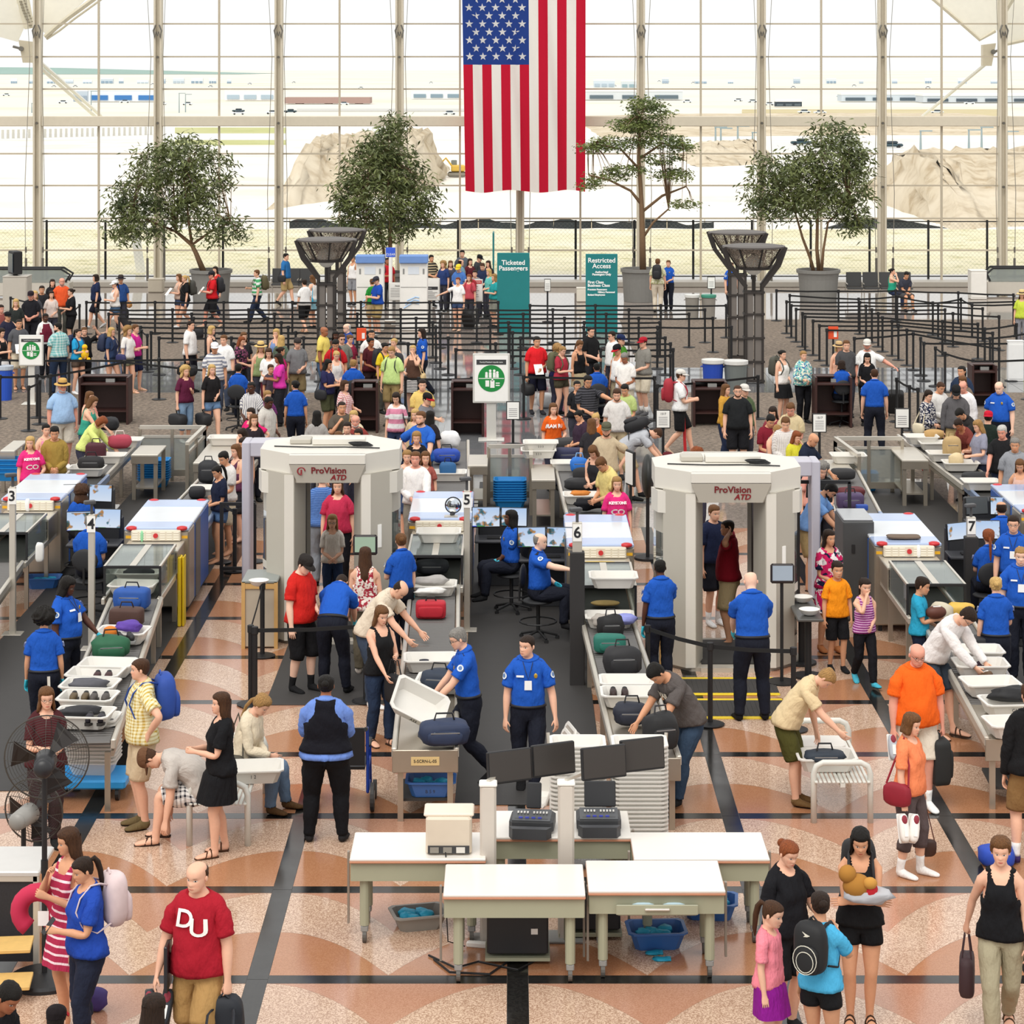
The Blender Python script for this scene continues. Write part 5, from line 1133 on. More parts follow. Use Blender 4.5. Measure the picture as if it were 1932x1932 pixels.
def poster(px,ytop,ybot,w_px,base,label,head,kind='text',post=True):
 a=at(px,base);k=a.y/F;w=w_px*k;h=(ybot-ytop)*k;z0=CH-(ybot-PY)*k;r=thing('poster_stand',label,'sign',a)
 MB().box((0,0,z0+h/2),(w,.07,h),bev=.01).build('frame',FRM,r);MB().box((0,-.037,z0+h/2),(w*.9,.008,h*.93)).build('poster',PAPER,r)
 if post:MB().box((0,.03,z0/2),(w*.26,.05,z0)).build('post',FRM,r);MB().box((0,0,.012),(w*.7,.4,.024),bev=.008).build('foot_plate',FRM,r)
 yf=-.043
 if kind=='green':
  MB().box((0,yf,z0+h*.83),(w*.8,.004,h*.10)).build('title_bar',DKGREY,r);text(head,h*.042,TXW,r,(0,yf-.004,z0+h*.83));R_=w*.36;cz=z0+h*.50
  MB().cyl((0,yf,cz),(0,yf-.004,cz),R_,n=32).build('green_disc',GRN,r);y2=yf-.006
  MB().box((0,y2,cz),(R_*1.9,.003,R_*.05)).build('divider',PAPER,r);fg=MB()
  for i,(dx,s) in enumerate(((-.36,.6),(-.08,.95),(.22,.95),(.45,.7))):fg.cyl((dx*R_,y2,cz+R_*(.08+.52*s)),(dx*R_,y2-.003,cz+R_*(.08+.52*s)),R_*.10,n=10);fg.box((dx*R_,y2,cz+R_*(.06+.21*s)),(R_*.2,.003,R_*.42*s))
  fg.build('family_symbol',PAPER,r);bt=MB().box((-.30*R_,y2,cz-R_*.38),(R_*.28,.003,R_*.46)).box((.08*R_,y2,cz-R_*.42),(R_*.32,.003,R_*.56)).box((.08*R_,y2,cz-R_*.1),(R_*.12,.003,R_*.2)).box((.48*R_,y2,cz-R_*.35),(R_*.3,.003,R_*.08)).box((.48*R_,y2,cz-R_*.52),(R_*.3,.003,R_*.08));bt.build('bottle_symbol',PAPER,r)
 elif kind=='red':MB().box((0,yf,z0+h*.88),(w*.88,.004,h*.15)).build('title_bar',mat('c02a26',.5),r);text(head,h*.10,TXW,r,(0,yf-.004,z0+h*.88))
 elif kind=='bar':MB().box((0,yf,z0+h*.56),(w*.8,.004,h*.14)).build('title_bar',DKGREY,r);text(head,h*.06,TXW,r,(0,yf-.004,z0+h*.56))
 else:text(head,h*.12,INK,r,(0,yf-.004,z0+h*.82))
 if kind!='green':
  ln=MB();rg=random.Random(int(px))
  for i in range(6):lw=w*rg.uniform(.5,.78);ln.box((-w*.39+lw/2,yf,z0+h*(.68-.09*i if kind!='bar' else .42-.06*i)),(lw,.003,h*.022))
  ln.build('small_print',mat('8a8a88',.8),r)
 return r
poster(927,667,760,70,830,'white poster stand with green family lane disc on a thick post, centre','Family/Medical Liquids Lane','green');poster(59,632,690,46,762,'white poster stand with green family lane disc, far left','Family/Medical Liquids Lane','green')
poster(751,533,567,36,612,'white notice board left of the black-shirted woman','Notice','text');poster(811,525,567,38,612,'white notice board with dark bar beside the queue','Notice','bar');poster(894,527,569,34,614,'white notice board with red attention header','! ATTENTION','red')
def ministand(px,ytop,ybot,wpx,base,label,frame='222222',col=PAPER,head='',tx=True):
 a=at(px,base);k=a.y/F;w=wpx*k;h=(ybot-ytop)*k;z0=CH-(ybot-PY)*k;r=thing('sign_stand',label,'sign',a);fm=mat(frame,.5);MB().box((0,0,z0+h/2),(w,.03,h),bev=.006).build('frame',fm,r);MB().box((0,-.017,z0+h/2),(w*.86,.006,h*.9)).build('sheet',col,r);MB().cyl((0,0,0),(0,0,z0),.028,n=10).build('post',BLACK,r);MB().lathe([(.17,0),(.17,.012),(.05,.03),(0,.03)],(0,0,0),16).build('base',BLACK,r)
 if tx:
  ln=MB()
  for i in range(5):ln.box((0,-.021,z0+h*(.6-.1*i)),(w*.6,.002,h*.025))
  ln.build('small_print',mat('77777a',.8),r)
 if head:text(head,h*.16,INK,r,(0,-.022,z0+h*.78))
 if not tx:MB().box((.2*w,-.022,z0+h*.4),(w*.3,.004,h*.45)).build('handset_print',PAPER,r)
ministand(1033,526,550,12,607,'thin black sign stand between the two teal banners');ministand(1342,522,545,15,600,'black framed sign stand beside the grey bins')
ministand(968,757,792,26,838,'black framed sign stand right of the family lane poster');ministand(1251,773,808,28,880,'black framed sign stand numbered 1517 before the red pole',head='1517');ministand(1546,780,816,27,890,'black framed sign stand by the bald man in navy',head='1517');ministand(1702,770,808,28,860,'black framed sign stand at the far right barrier')
ORG=mat('e8542a',.5);ministand(682,619,643,18,716,'orange notice on a black pole in the left queue','e8542a',ORG,tx=False);ministand(1572,616,640,19,690,'orange notice on a black pole in the right queue','e8542a',ORG,tx=False)
# ==== kiosks ================================================================================================================
def kiosk(px,ytop,base,wpx,label):
 a=at(px,base);k=a.y/F;w=wpx*k;h=(base-ytop)*k;r=thing('enrolment_kiosk',label,'kiosk',a);MB().box((0,0,h*.45),(w,.5,h*.9),bev=.02).build('body',WHITE,r);MB().box((0,-.05,h*.95),(w*1.04,.6,h*.1),bev=.015).build('header',mat('6f93cf',.5),r);MB().box((0,-.256,h*.80),(w*.4,.01,h*.10)).build('screen',mat('dfe6ee',.2),r);MB().box((0,-.256,h*.58),(w*.94,.008,.012)).build('seam',GREYM,r)
 for s in (-1,1):MB().box((s*w*.36,-.256,h*.79),(w*.06,.01,h*.07)).build('port',GREYM,r)
 q=MB()
 for i in range(3):q.tube([(-w*.36+.05*i,-.262,h*(.30+.05*i)),(-w*.05+.05*i,-.262,h*(.37+.04*i)),(w*.2,-.262,h*(.36+.04*i))],.02,5,flat=.3)
 q.build('swoosh',mat('9cc0e6',.5),r)
kiosk(699,481,622,52,'white enrolment kiosk with blue header left of the blue sign');kiosk(781,481,622,52,'white enrolment kiosk with blue header right of the blue sign')
a=at(737,605);k=a.y/F;r=thing('lane_sign','blue square lane sign on a white post between the kiosks','sign',a);MB().box((0,0,CH-(476-PY)*k),(18*k,.06,18*k),bev=.01).build('sign_face',mat('3a62d8',.4),r);MB().cyl((0,.0,0),(0,0,CH-(485-PY)*k),.06).build('post',WHITE,r);text('CLEAR',.10,TXW,r,(0,-.034,CH-(480-PY)*k));MB().cyl((0,0,0),(0,0,.03),.25).build('base',WHITE,r)
# ==== stanchions and belts ===================================================================================================
SBK=mat('18181a',.5)
def stanchion_mesh():
 return [('base',MB().lathe([(.175,0),(.178,.012),(.15,.022),(.04,.035),(0,.035)],(0,0,0),16).mesh('base',SBK)),('pole',MB().cyl((0,0,.03),(0,0,.94),.032,n=10).mesh('pole',SBK)),('belt_head',MB().lathe([(.036,.90),(.042,.91),(.042,.995),(.03,1.0),(0,1.0)],(0,0,0),10).mesh('belt_head',BLACK))]
SM=stanchion_mesh()
def stanchion(p,label,group):
 r=thing('stanchion',label,'stanchion',(p[0],p[1],.008),0,group)
 for n,me in SM:link(n,me,r)
 return r
BLT=mat('151516',.8)
def belt(a,b,label,group,z=.955,w=.05):
 a,b=Vector((a[0],a[1],z)),Vector((b[0],b[1],z));m=(a+b)/2-Vector((0,0,.015));d=(b-a).normalized();nrm_=Vector((-d.y,d.x,0))*.003;vs=[]
 for p in (a+d*.04,m,b-d*.04):vs+=[p+nrm_+Vector((0,0,w/2)),p+nrm_-Vector((0,0,w/2)),p-nrm_-Vector((0,0,w/2)),p-nrm_+Vector((0,0,w/2))]
 o=MB().add(vs,[(i*4+j,i*4+(j+1) % 4,i*4+4+(j+1) % 4,i*4+4+j) for i in range(2) for j in range(4)]+[(3,2,1,0),(8,9,10,11)]).build('belt',BLT);return tag(o,label,'belt',group)
def top(px,py):return at(px,py,1.0)
def line(pts,ls,lb,g,gb):
 P_=[top(*p) for p in pts]
 n=len(P_)
 for k,p in enumerate(P_):stanchion(p,ls+(', %s from the left' % nth(k) if n>1 else ''),g)
 for k,(a,b) in enumerate(zip(P_[:-1],P_[1:])):belt(a,b,lb+(', %s from the left' % nth(k) if n>2 else ''),gb)
# left and centre queue: long straight rows; right maze: slanting columns of posts
for i,(y,x0,x1,n) in enumerate(((568,163,940,7),(574,1000,1370,4),(582,182,1330,9),(590,205,1300,8),(598,225,1345,9),(606,245,1245,8),(615,265,1380,9),(625,285,1240,8),(635,300,1255,8),(646,440,1265,6),(657,860,1270,4),(668,930,1265,3))):
 line([(x0+(x1-x0)*k/(n-1),y) for k in range(n)],'black belt post in the %s straight queue row from the window' % nth(i),'black belt in the %s straight queue row from the window' % nth(i),'posts of the long straight queue rows','belts of the long straight queue rows')
R1='black belt post in the right-hand maze, %s row from the window';R2='black belt in the right-hand maze, %s row from the window';G1='posts of the right-hand maze';G2='belts of the right-hand maze'
for i,pts in enumerate((((1465,546),(1582,547),(1690,546),(1808,550),(1912,554)),((1490,555),(1620,562),(1693,557),(1760,569),(1932,566)),((1484,567),(1622,568),(1760,570),(1813,562),(1834,573),(1915,572)),((1493,574),(1634,575),(1770,574),(1854,580)),((1502,581),(1645,582),(1783,582)),((1514,589),(1657,589),(1798,589),(1885,595)),((1519,595),(1665,597),(1778,604),(1845,609)),((1534,603),(1683,604),(1858,618),(1918,610)),((1546,612),(1695,611),(1873,626)),((1560,620),(1711,620),(1868,636),(1940,626)),((1612,636),(1723,627),(1885,655)),((1737,636),(1743,645),(1908,645)),((1765,654),(1783,664),(1836,678),(1940,676)))):
 line(pts,R1 % nth(i),R2 % nth(i),G1,G2)
L1='belt post at the left queue mouth, %s line from the window';L2='belt at the left queue mouth, %s line from the window';G3='posts at the left queue mouth';G4='belts at the left queue mouth'
for i,pts in enumerate((((20,560),(135,586),(150,574)),((232,648),(247,637),(267,622),(278,630)),((0,676),(130,677),(300,676),(440,672)),((0,708),(70,706),(95,706),(235,680),(440,700)))):line(pts,L1 % nth(i),L2 % nth(i),G3,G4)
for pts,s in ((((988,708),(1235,710),(1240,725),(1430,708)),'by the centre desks'),(((54,728),(75,717)),'beside the far left cart'),(((1692,713),(1716,727),(1732,732)),'behind the right barrier'),(((765,710),(790,712),(890,711)),'left of the family lane poster')):
 line(pts,'black belt post '+s,'black belt strung '+s,'posts '+s,'belts '+s)
line([(473,1180),(495,1100)],'black belt post left of the boy in red','black belt left of the boy in red','posts left of the boy in red',None);line([(481,1183),(690,1175)],'black belt post at the left scanner exit','black belt before the left scanner exit','posts at the left scanner exit',None)
line([(1222,1180),(1340,1213),(1497,1222)],'black belt post before the right scanner mat','black belt before the right scanner mat','posts before the right scanner mat','belts before the right scanner mat')
line([(416,945),(443,960),(478,944)],'black belt post beside lane four entry gate','black belt of the gate beside lane four','posts of the lane four gate','belts of the lane four gate')
# ==== screening lanes ======================================================================================================
STN=mat('b3aa9b',.3,.75,.05,9);STL=mat('cfc9bd',.35,.5);TOPM=mat('aebfe0',.15,.1,.05,2);TOPGLARE=mat('d9dfe6',.15,.1,.05,2);XBL=mat('2b5aa6',.4);XGR=mat('6b6964',.4,.4);REDC=mat('c22a30',.4);YST=mat('e8b024',.5);BEIGE=mat('dcd3c0',.5);RUB=mat('343331',.7);HG=glass('hood_glass','e6ece8',.10,.12)
def xray_machine(x,y,label,src=None,rz=0.0):
 if src:return dup(src,(x,y,0),rz,label)
 r=thing('xray_machine',label,'scanner',(x,y,0),rz);w,l,h=.95,2.25,1.27
 MB().box((0,.30,.66),(w,.6,1.12),bev=.02).build('front_housing',STN,r);MB().box((0,1.42,.66),(w,1.64,1.12),bev=.02).build('rear_housing',XBL,r)
 [MB().box((s_*(w/2+.004),.95,.66),(.012,.5,1.1)).build('side_door',XGR,r) for s_ in (-1,1)]
 for y0,d,m in ((.24,.5,TOPM),(1.08,1.16,TOPGLARE),(1.97,.58,TOPM)):MB().box((0,y0,1.245),(w,d-.012,.05),bev=.012).build('top_panel',m,r)  # whiter middle panel is reflected glare put into the cover's colour
 for sx in (-1,1):
  for yy in (.02,l-.04):MB().ell((sx*.37,yy,1.255),(.09,.07,.035),10,6).build('corner_cap',REDC,r,smooth=True)  # plain red caps on the housing corners, unlit
  MB().box((sx*.41,-.004,1.13),(.085,.012,.04)).build('warning_sticker',YST,r)
  for yy in (.12,l-.2):MB().cyl((sx*.38,yy,0),(sx*.38,yy,.12),.03).build('foot',BLACK,r)
 v=MB().box((0,-.05,1.165),(.72,.10,.15),bev=.01).build('vent_strip',BEIGE,r)
 for k in range(7):
  if k==3:continue
  s=MB()
  for j in range(4):s.box((-.30+k*.10,-.102,1.115+j*.033),(.075,.008,.016))
  s.build('grille',mat('f0eadb',.5),v)
 MB().cyl((0,-.10,1.17),(0,-.125,1.17),.035).build('stop_button',REDC,v)
 MB().box((0,.0,.93),(.66,.03,.30)).build('tunnel_dark',mat('2b2a2a',.8),r);MB().box((0,-.375,1.06),(.82,.74,.04),bev=.01).build('shelf_hood',STL,r)  # darkness of the tunnel mouth put in as a dark sheet
 for sx in (-1,1):MB().box((sx*.40,-.375,.90),(.02,.74,.30)).build('hood_side',STN,r);MB().box((sx*.375,-1.2,.72),(.05,2.4,.09),bev=.01).build('belt_rail',STL,r)
 MB().box((0,-1.2,.735),(.66,2.4,.03)).build('belt',RUB,r);MB().box((0,-1.5,1.165),(.76,1.46,.012)).build('hood_lid',HG,r);MB().box((0,-1.5,1.174),(.09,1.44,.006)).build('lid_strip',STL,r)
 for sx in (-1,1):
  MB().box((sx*.38,-1.5,.97),(.012,1.46,.36)).build('hood_glass',HG,r);MB().box((sx*.38,-1.5,1.165),(.03,1.5,.03)).build('hood_edge',STL,r);MB().box((sx*.38,-2.24,.96),(.03,.03,.40)).build('hood_post',BLACK,r);[MB().box((sx*.33,y_,.34),(.06,.06,.68)).build('leg',STN,r) for y_ in (-2.0,-.5)]
 MB().box((0,-2.24,1.16),(.79,.04,.035)).box((0,-.77,1.16),(.79,.04,.035)).build('hood_edge',BLACK,r);MB().box((0,3.6,.72),(.66,2.7,.05)).build('infeed_belt',RUB,r)
 for sx in (-1,1):MB().box((sx*.36,3.6,.74),(.06,2.7,.12),bev=.01).build('infeed_rail',mat('8fa3c4',.3,.5),r);[MB().box((sx*.33,y_,.34),(.06,.06,.68)).build('leg',STN,r) for y_ in (4.7,2.9)]
 return r
XM=[(-5.2,34.93,'x-ray machine of lane four with the yellow sign board at its side'),(-1.08,35.65,'x-ray machine of lane five with a round mirror on top'),(1.25,33.7,'x-ray machine of lane six left of the right scanner'),(5.61,33.8,'x-ray machine of lane seven with the dark cabinet at its side'),(-7.51,37.3,'x-ray machine of lane three at the left edge'),(8.2,36.3,'x-ray machine of lane eight cut by the right edge')]
x0=xray_machine(*XM[0]);[xray_machine(*m,src=x0) for m in XM[1:]]
def roller_table(a,b,w,label,z=.74,plate=0,legs=True):
 a,b=Vector((*a,0)),Vector((*b,0));L=(b-a).length;rz=math.atan2((b-a).y,(b-a).x)-math.pi/2;r=thing('roller_table',label,'conveyor',a,rz)
 for s in (-1,1):MB().box((s*(w/2+.03),L/2,z+.0),(.055,L,.11),bev=.012).build('side_rail',STL,r);MB().box((s*(w/2+.02),L/2,z-.1),(.03,L,.06)).build('lower_rail',STN,r)
 n=int((L-plate)/.085);me=MB().cyl((-w/2+.01,0,0),(w/2-.01,0,0),.03,n=8).mesh('roller',mat('6f6d6b',.35,.6))
 for k in range(n):link('roller',me,r,(0,.05+k*.085,z+.005))
 if plate:
  MB().box((0,L-plate/2,z+.012),(w,plate,.035),bev=.008).build('steel_plate',STN,r);MB().box((0,L-.012,z-.09),(w+.1,.03,.24),bev=.006).build('end_apron',STN,r)
  MB().box((0,L-.5,.2),(w-.08,.7,.03)).build('lower_shelf',RUB,r)
 for y in ((.5,L*.5,L-.08) if legs else ()):
  for s in (-1,1):MB().box((s*w*.44,y,(z-.1)/2),(.06,.06,z-.1)).build('leg',STN,r)
 return r
roller_table((-5.12,32.5),(-4.62,25.6),.62,'long roller table of lane four loaded with trays');roller_table((-1.08,33.3),(-.92,25.3),.60,'roller table of lane five ending in a steel plate',plate=2.6);roller_table((1.25,31.3),(1.42,25.0),.60,'roller table of lane six sloping to the tray stacks',plate=2.2);roller_table((5.70,31.4),(5.45,25.7),.60,'roller table of lane seven behind the orange polo shirt',plate=1.4);roller_table((-7.5,34.9),(-7.25,30.4),.62,'roller table of lane three at the left edge')
def steel_table(px0,px1,py,z,d,label,plate=True):
 a,b=at(px0,py,z),at(px1,py,z);w=b.x-a.x;r=thing('steel_table',label,'table',((a.x+b.x)/2,a.y+d/2,0));MB().box((0,0,z-.02),(w,d,.04),bev=.008).build('tabletop',STL,r);MB().box((0,-d/2+.02,z-.10),(w,.03,.14)).build('apron',STN,r)
 for sx in (-1,1):
  for sy in (-1,1):MB().box((sx*(w/2-.05),sy*(d/2-.06),(z-.04)/2),(.07,.07,z-.04)).build('leg',STN,r)
 MB().box((0,0,.22),(w-.1,d-.1,.025)).build('lower_shelf',STN,r);return r
steel_table(247,298,858,.85,1.1,'steel divesting table before the left glass barrier');steel_table(364,428,873,.85,2.2,'steel divesting table right of the left glass barrier');steel_table(882,920,878,.85,1.2,'pale divesting table left of the centre barrier');steel_table(1003,1048,905,.85,1.6,'steel divesting table right of the centre barrier');steel_table(1548,1612,888,.85,1.2,'steel divesting table behind lane seven');steel_table(1702,1752,868,.85,1.5,'steel divesting table right of the right glass barrier');steel_table(0,28,850,.8,1.2,'white slatted table at the far left edge')
RG=glass('barrier_glass','cfd2cc',.08,.22)
def barrier(segs,label):
 r=None
 for (x0_,y0),(x1_,y1) in segs:
  a,b=at(x0_,y0,1.05),at(x1_,y1,1.05)
  if r is None:r=thing('glass_barrier',label,'barrier',(a.x,a.y,0));o=Vector((a.x,a.y,0))
  a,b=a-o,b-o;MB().bar(a,b,.07,.07).build('top_rail',STL,r);MB().bar(a-Vector((0,0,.18)),b-Vector((0,0,.18)),.04,.05).build('mid_rail',STL,r);MB().bar(a-Vector((0,0,.88)),b-Vector((0,0,.88)),.05,.12).build('kick_rail',STN,r)
  m=(a+b)/2;d=b-a;MB().box((m.x,m.y,.52),(d.length,.015,.68),math.atan2(d.y,d.x)).build('glass_panel',RG,r)
  for p in (a,m,b):MB().box((p.x,p.y,.52),(.06,.06,1.04)).build('post',STN,r)
barrier([((264,806),(386,806)),((386,806),(353,838))],'steel and glass barrier at left behind lane four');barrier([((1576,827),(1702,827)),((1576,827),(1621,860))],'steel and glass barrier at right behind lane seven');barrier([((922,842),(1001,842)),((1001,842),(1002,862))],'steel and glass barrier in the middle behind lane five')
# ---- trays ----------------------------------------------------------------------------------------------------------------
def bin_mesh(w=.60,d=.44,h=.15,m=None,nm='tray'):
 mb=MB();rows=[]
 for k,(i,z) in enumerate(((.05,0),(0,h-.015),(-.022,h-.015),(-.022,h),(.008,h),(.055,.02))):
  X,Y=w/2-i,d/2-i;c=.045;rows.append([(x,y,z) for x,y in ((-X+c,-Y),(X-c,-Y),(X,-Y+c),(X,Y-c),(X-c,Y),(-X+c,Y),(-X,Y-c),(-X,-Y+c))])
 vs=[p for r_ in rows for p in r_];fs=[tuple(range(7,-1,-1)),tuple(range(40,48))]
 for k in range(5):fs+=[(k*8+j,k*8+(j+1) % 8,k*8+8+(j+1) % 8,k*8+8+j) for j in range(8)]
 return mb.add(vs,fs).mesh(nm,m or TRAYM)
TRAYM=mat('dddad3',.4);BM=bin_mesh();BMB=bin_mesh(.56,.40,.17,BLUEBIN,'blue_tray');BMS=bin_mesh(.50,.36,.17,mat('3a6db4',.4),'blue_tray')
def tray(p,rz,label,me=None,group=None,code=None):
 o=link('tray',me or BM,None,p,rz);tag(o,label,'tray',group)
 if code:text(code,.05,INK,o,(0,-.222,.085))
 return o
def stack(px,py,n,me,step,label,group,z0=0.0,rz=0,base=None):
 p=base or at(px,py,z0)
 for k in range(n):tray((p.x,p.y,z0+k*step),rz,'%s, %s from the bottom' % (label,nth(k)),me,group)
stack(291,918,9,BMB,.045,'blue tray in the stack under the left steel table','blue trays under the left table');stack(962,958,9,BMB,.045,'blue tray in the stack behind the seated woman officer','blue trays in the centre stack');stack(1626,925,4,BMB,.06,'blue tray in the small stack behind lane seven','blue trays behind lane seven');stack(18,905,4,BMB,.08,'blue tray stacked at the far left edge','blue trays at the left edge',.25)
# ---- number poles and monitors ---------------------------------------------------------------------------------------------
def pole(px,ytop,base,num,label,dark=False):
 p=at(px,base);k=p.y/F;h=CH-(ytop-PY)*k;r=thing('lane_pole',label,'pole',p);w=.105
 if dark:MB().box((0,0,.82*h/2),(.19,.16,.82*h),bev=.01).build('lower_cover',mat('2c2a2a',.7),r);MB().box((0,0,h*.9),(w+.02,.09,h*.2),bev=.006).build('upper_post',STL,r)
 else:MB().box((0,0,h/2),(w*.82,.08,h),bev=.006).build('post',STL,r);MB().box((0,0,.01),(.28,.25,.02),bev=.004).build('foot_plate',STL,r)
 MB().box((0,-.047,h-.13),(w+.01,.012,.22)).build('number_plate',PAPER,r);text(num,.20,INK,r,(0,-.056,h-.13),bold=.004)
 c=MB().cyl((0,0,h),(0,0,h+.14),.02).box((-.02,-.04,h+.17),(.16,.09,.05),rz=.4,bev=.01).build('camera',mat('4c4c4e',.5),r);return r
pole(24,918,1197,'3','pale lane pole numbered 3 at the left edge');pole(173,970,1225,'4','pale lane pole numbered 4 before the seated grey-haired officer');pole(881,925,1190,'5','pale lane pole numbered 5 beside the seated woman officer');pole(1089,985,1292,'6','black-sheathed lane pole numbered 6 in the middle',True);pole(1832,975,1180,'7','dark lane pole numbered 7 by the red-haired officer',True)
def screen_mat(seed):
 t=NT('xray_image');o=t.obj();mp=t.n('ShaderNodeMapping');t.l(o,mp.inputs[0]);mp.inputs['Location'].default_value=(seed*3.1,seed,seed*1.7);v=t.xyz(o)
 n1,n2=t.noise(5.5,mp.outputs[0],2),t.noise(17,mp.outputs[0],2);c=t.mix(t.step(v[2],-.16,.2),'dfe9f6','a9c8f0');inn=t.math('MULTIPLY',t.step(n1,.55,.60),t.math('LESS_THAN',t.math('ABSOLUTE',v[2]),.13))
 c=t.mix(inn,c,t.mix(t.step(n2,.42,.58),'b8803c','2f6a7c'));c=t.mix(t.math('MULTIPLY',t.step(n1,.63,.68),inn),c,'223a2c')
 bar=t.math('LESS_THAN',v[2],-.125);c=t.mix(t.math('MULTIPLY',bar,t.math('LESS_THAN',v[0],-.02)),c,t.mix(t.math('LESS_THAN',v[0],-.14),'4aa84c','2c4ce0'))
 t.l(c,t.b.inputs['Emission Color']);t.b.inputs['Emission Strength'].default_value=.85;t.b.inputs['Base Color'].default_value=(.02,.02,.02,1);t.b.inputs['Roughness'].default_value=.2;return t.m
def monitor(p,w,h,rz,label,scr,roll=0,arm=None):
 r=thing('monitor',label,'monitor',p,rz);r.rotation_euler=(math.radians(-6),0,rz);MB().box((0,.02,0),(w,.045,h),bev=.008).build('casing',BLACK,r);MB().box((0,-.006,.006),(w*.94,.006,h*.90)).build('screen',scr,r)
 MB().box((0,.09,-.02),(.08,.12,.08)).build('bracket',DKGREY,r);return r
for i,(cx,cy,w,Y,rz,lab) in enumerate(((143,931,48,38.5,.12,'left x-ray screen of lane three'),(190,931,46,38.4,-.2,'right x-ray screen of lane three'),(151,984,52,36.1,.15,'left x-ray screen of lane four'),(203,979,52,36.0,-.12,'right x-ray screen of lane four'),(917,976,54,36.3,.05,'left x-ray screen of lane five'),(970,976,50,36.3,-.1,'right x-ray screen of lane five behind the seated woman'),(1003,1014,54,34.9,.08,'left x-ray screen of lane six'),(1058,1014,54,34.9,-.08,'right x-ray screen of lane six'),(1806,1003,46,35.0,.45,'left x-ray screen of lane seven'),(1862,1000,50,35.0,-.05,'right x-ray screen of lane seven'),(1843,955,46,37.6,.25,'dim left x-ray screen of lane eight'),(1892,955,48,37.6,-.05,'right x-ray screen of lane eight'))):
 p=atd(cx,cy,Y);monitor(p,w*Y/F,w*Y/F*.72,rz,lab,screen_mat(i+1) if i!=10 else mat('55595c',.2))
def console(px,Y,label):
 x=(px-PX)*Y/F;r=thing('operator_desk',label,'desk',(x,Y+.25,0));MB().box((0,.2,.55),(.7,.35,1.1),bev=.02).build('cabinet',mat('2a2b2f',.6),r);MB().box((0,-.2,.78),(.8,.5,.04),bev=.01).build('desktop',mat('3a3b40',.5),r);MB().box((0,-.25,.81),(.42,.15,.025)).build('keyboard',BLACK,r)
for px,Y,lab in ((165,38.6,'dark operator desk of lane three'),(178,36.2,'dark operator desk of lane four'),(945,36.5,'dark operator desk of lane five'),(1030,35.1,'dark operator desk of lane six'),(1840,35.3,'dark operator desk of lane seven'),(1872,37.8,'dark operator desk of lane eight')):console(px,Y,lab)
def stool(p,rz,label,h=.62,ring=True):
 r=thing('task_stool',label,'chair',(p[0],p[1],0),rz);sm=mat('222326',.7);MB().ell((0,0,h-.035),(.23,.22,.04),18,8).build('seat',sm,r,smooth=True)
 MB().ell((0,.22,h+.30),(.20,.035,.17),16,8).build('backrest',sm,r,smooth=True);MB().tube([(0,.05,h-.06),(0,.27,h-.04),(0,.26,h+.2)],.018,6).build('back_bracket',BLACK,r);MB().cyl((0,0,.1),(0,0,h-.05),.028,n=10).build('column',BLACK,r)
 MB().tube([(.26*math.cos(a),.26*math.sin(a),.26) for a in [2*math.pi*i/16 for i in range(16)]],.012,6,0,True).build('foot_ring',BLACK,r)
 for i in range(5):a=2*math.pi*i/5;MB().tube([(0,0,.13),(.27*math.cos(a),.27*math.sin(a),.06)],.018,6).build('leg',BLACK,r);MB().cyl((.27*math.cos(a)-.015,.27*math.sin(a),.03),(.27*math.cos(a)+.015,.27*math.sin(a),.03),.03,n=8).build('caster',BLACK,r)
 return r
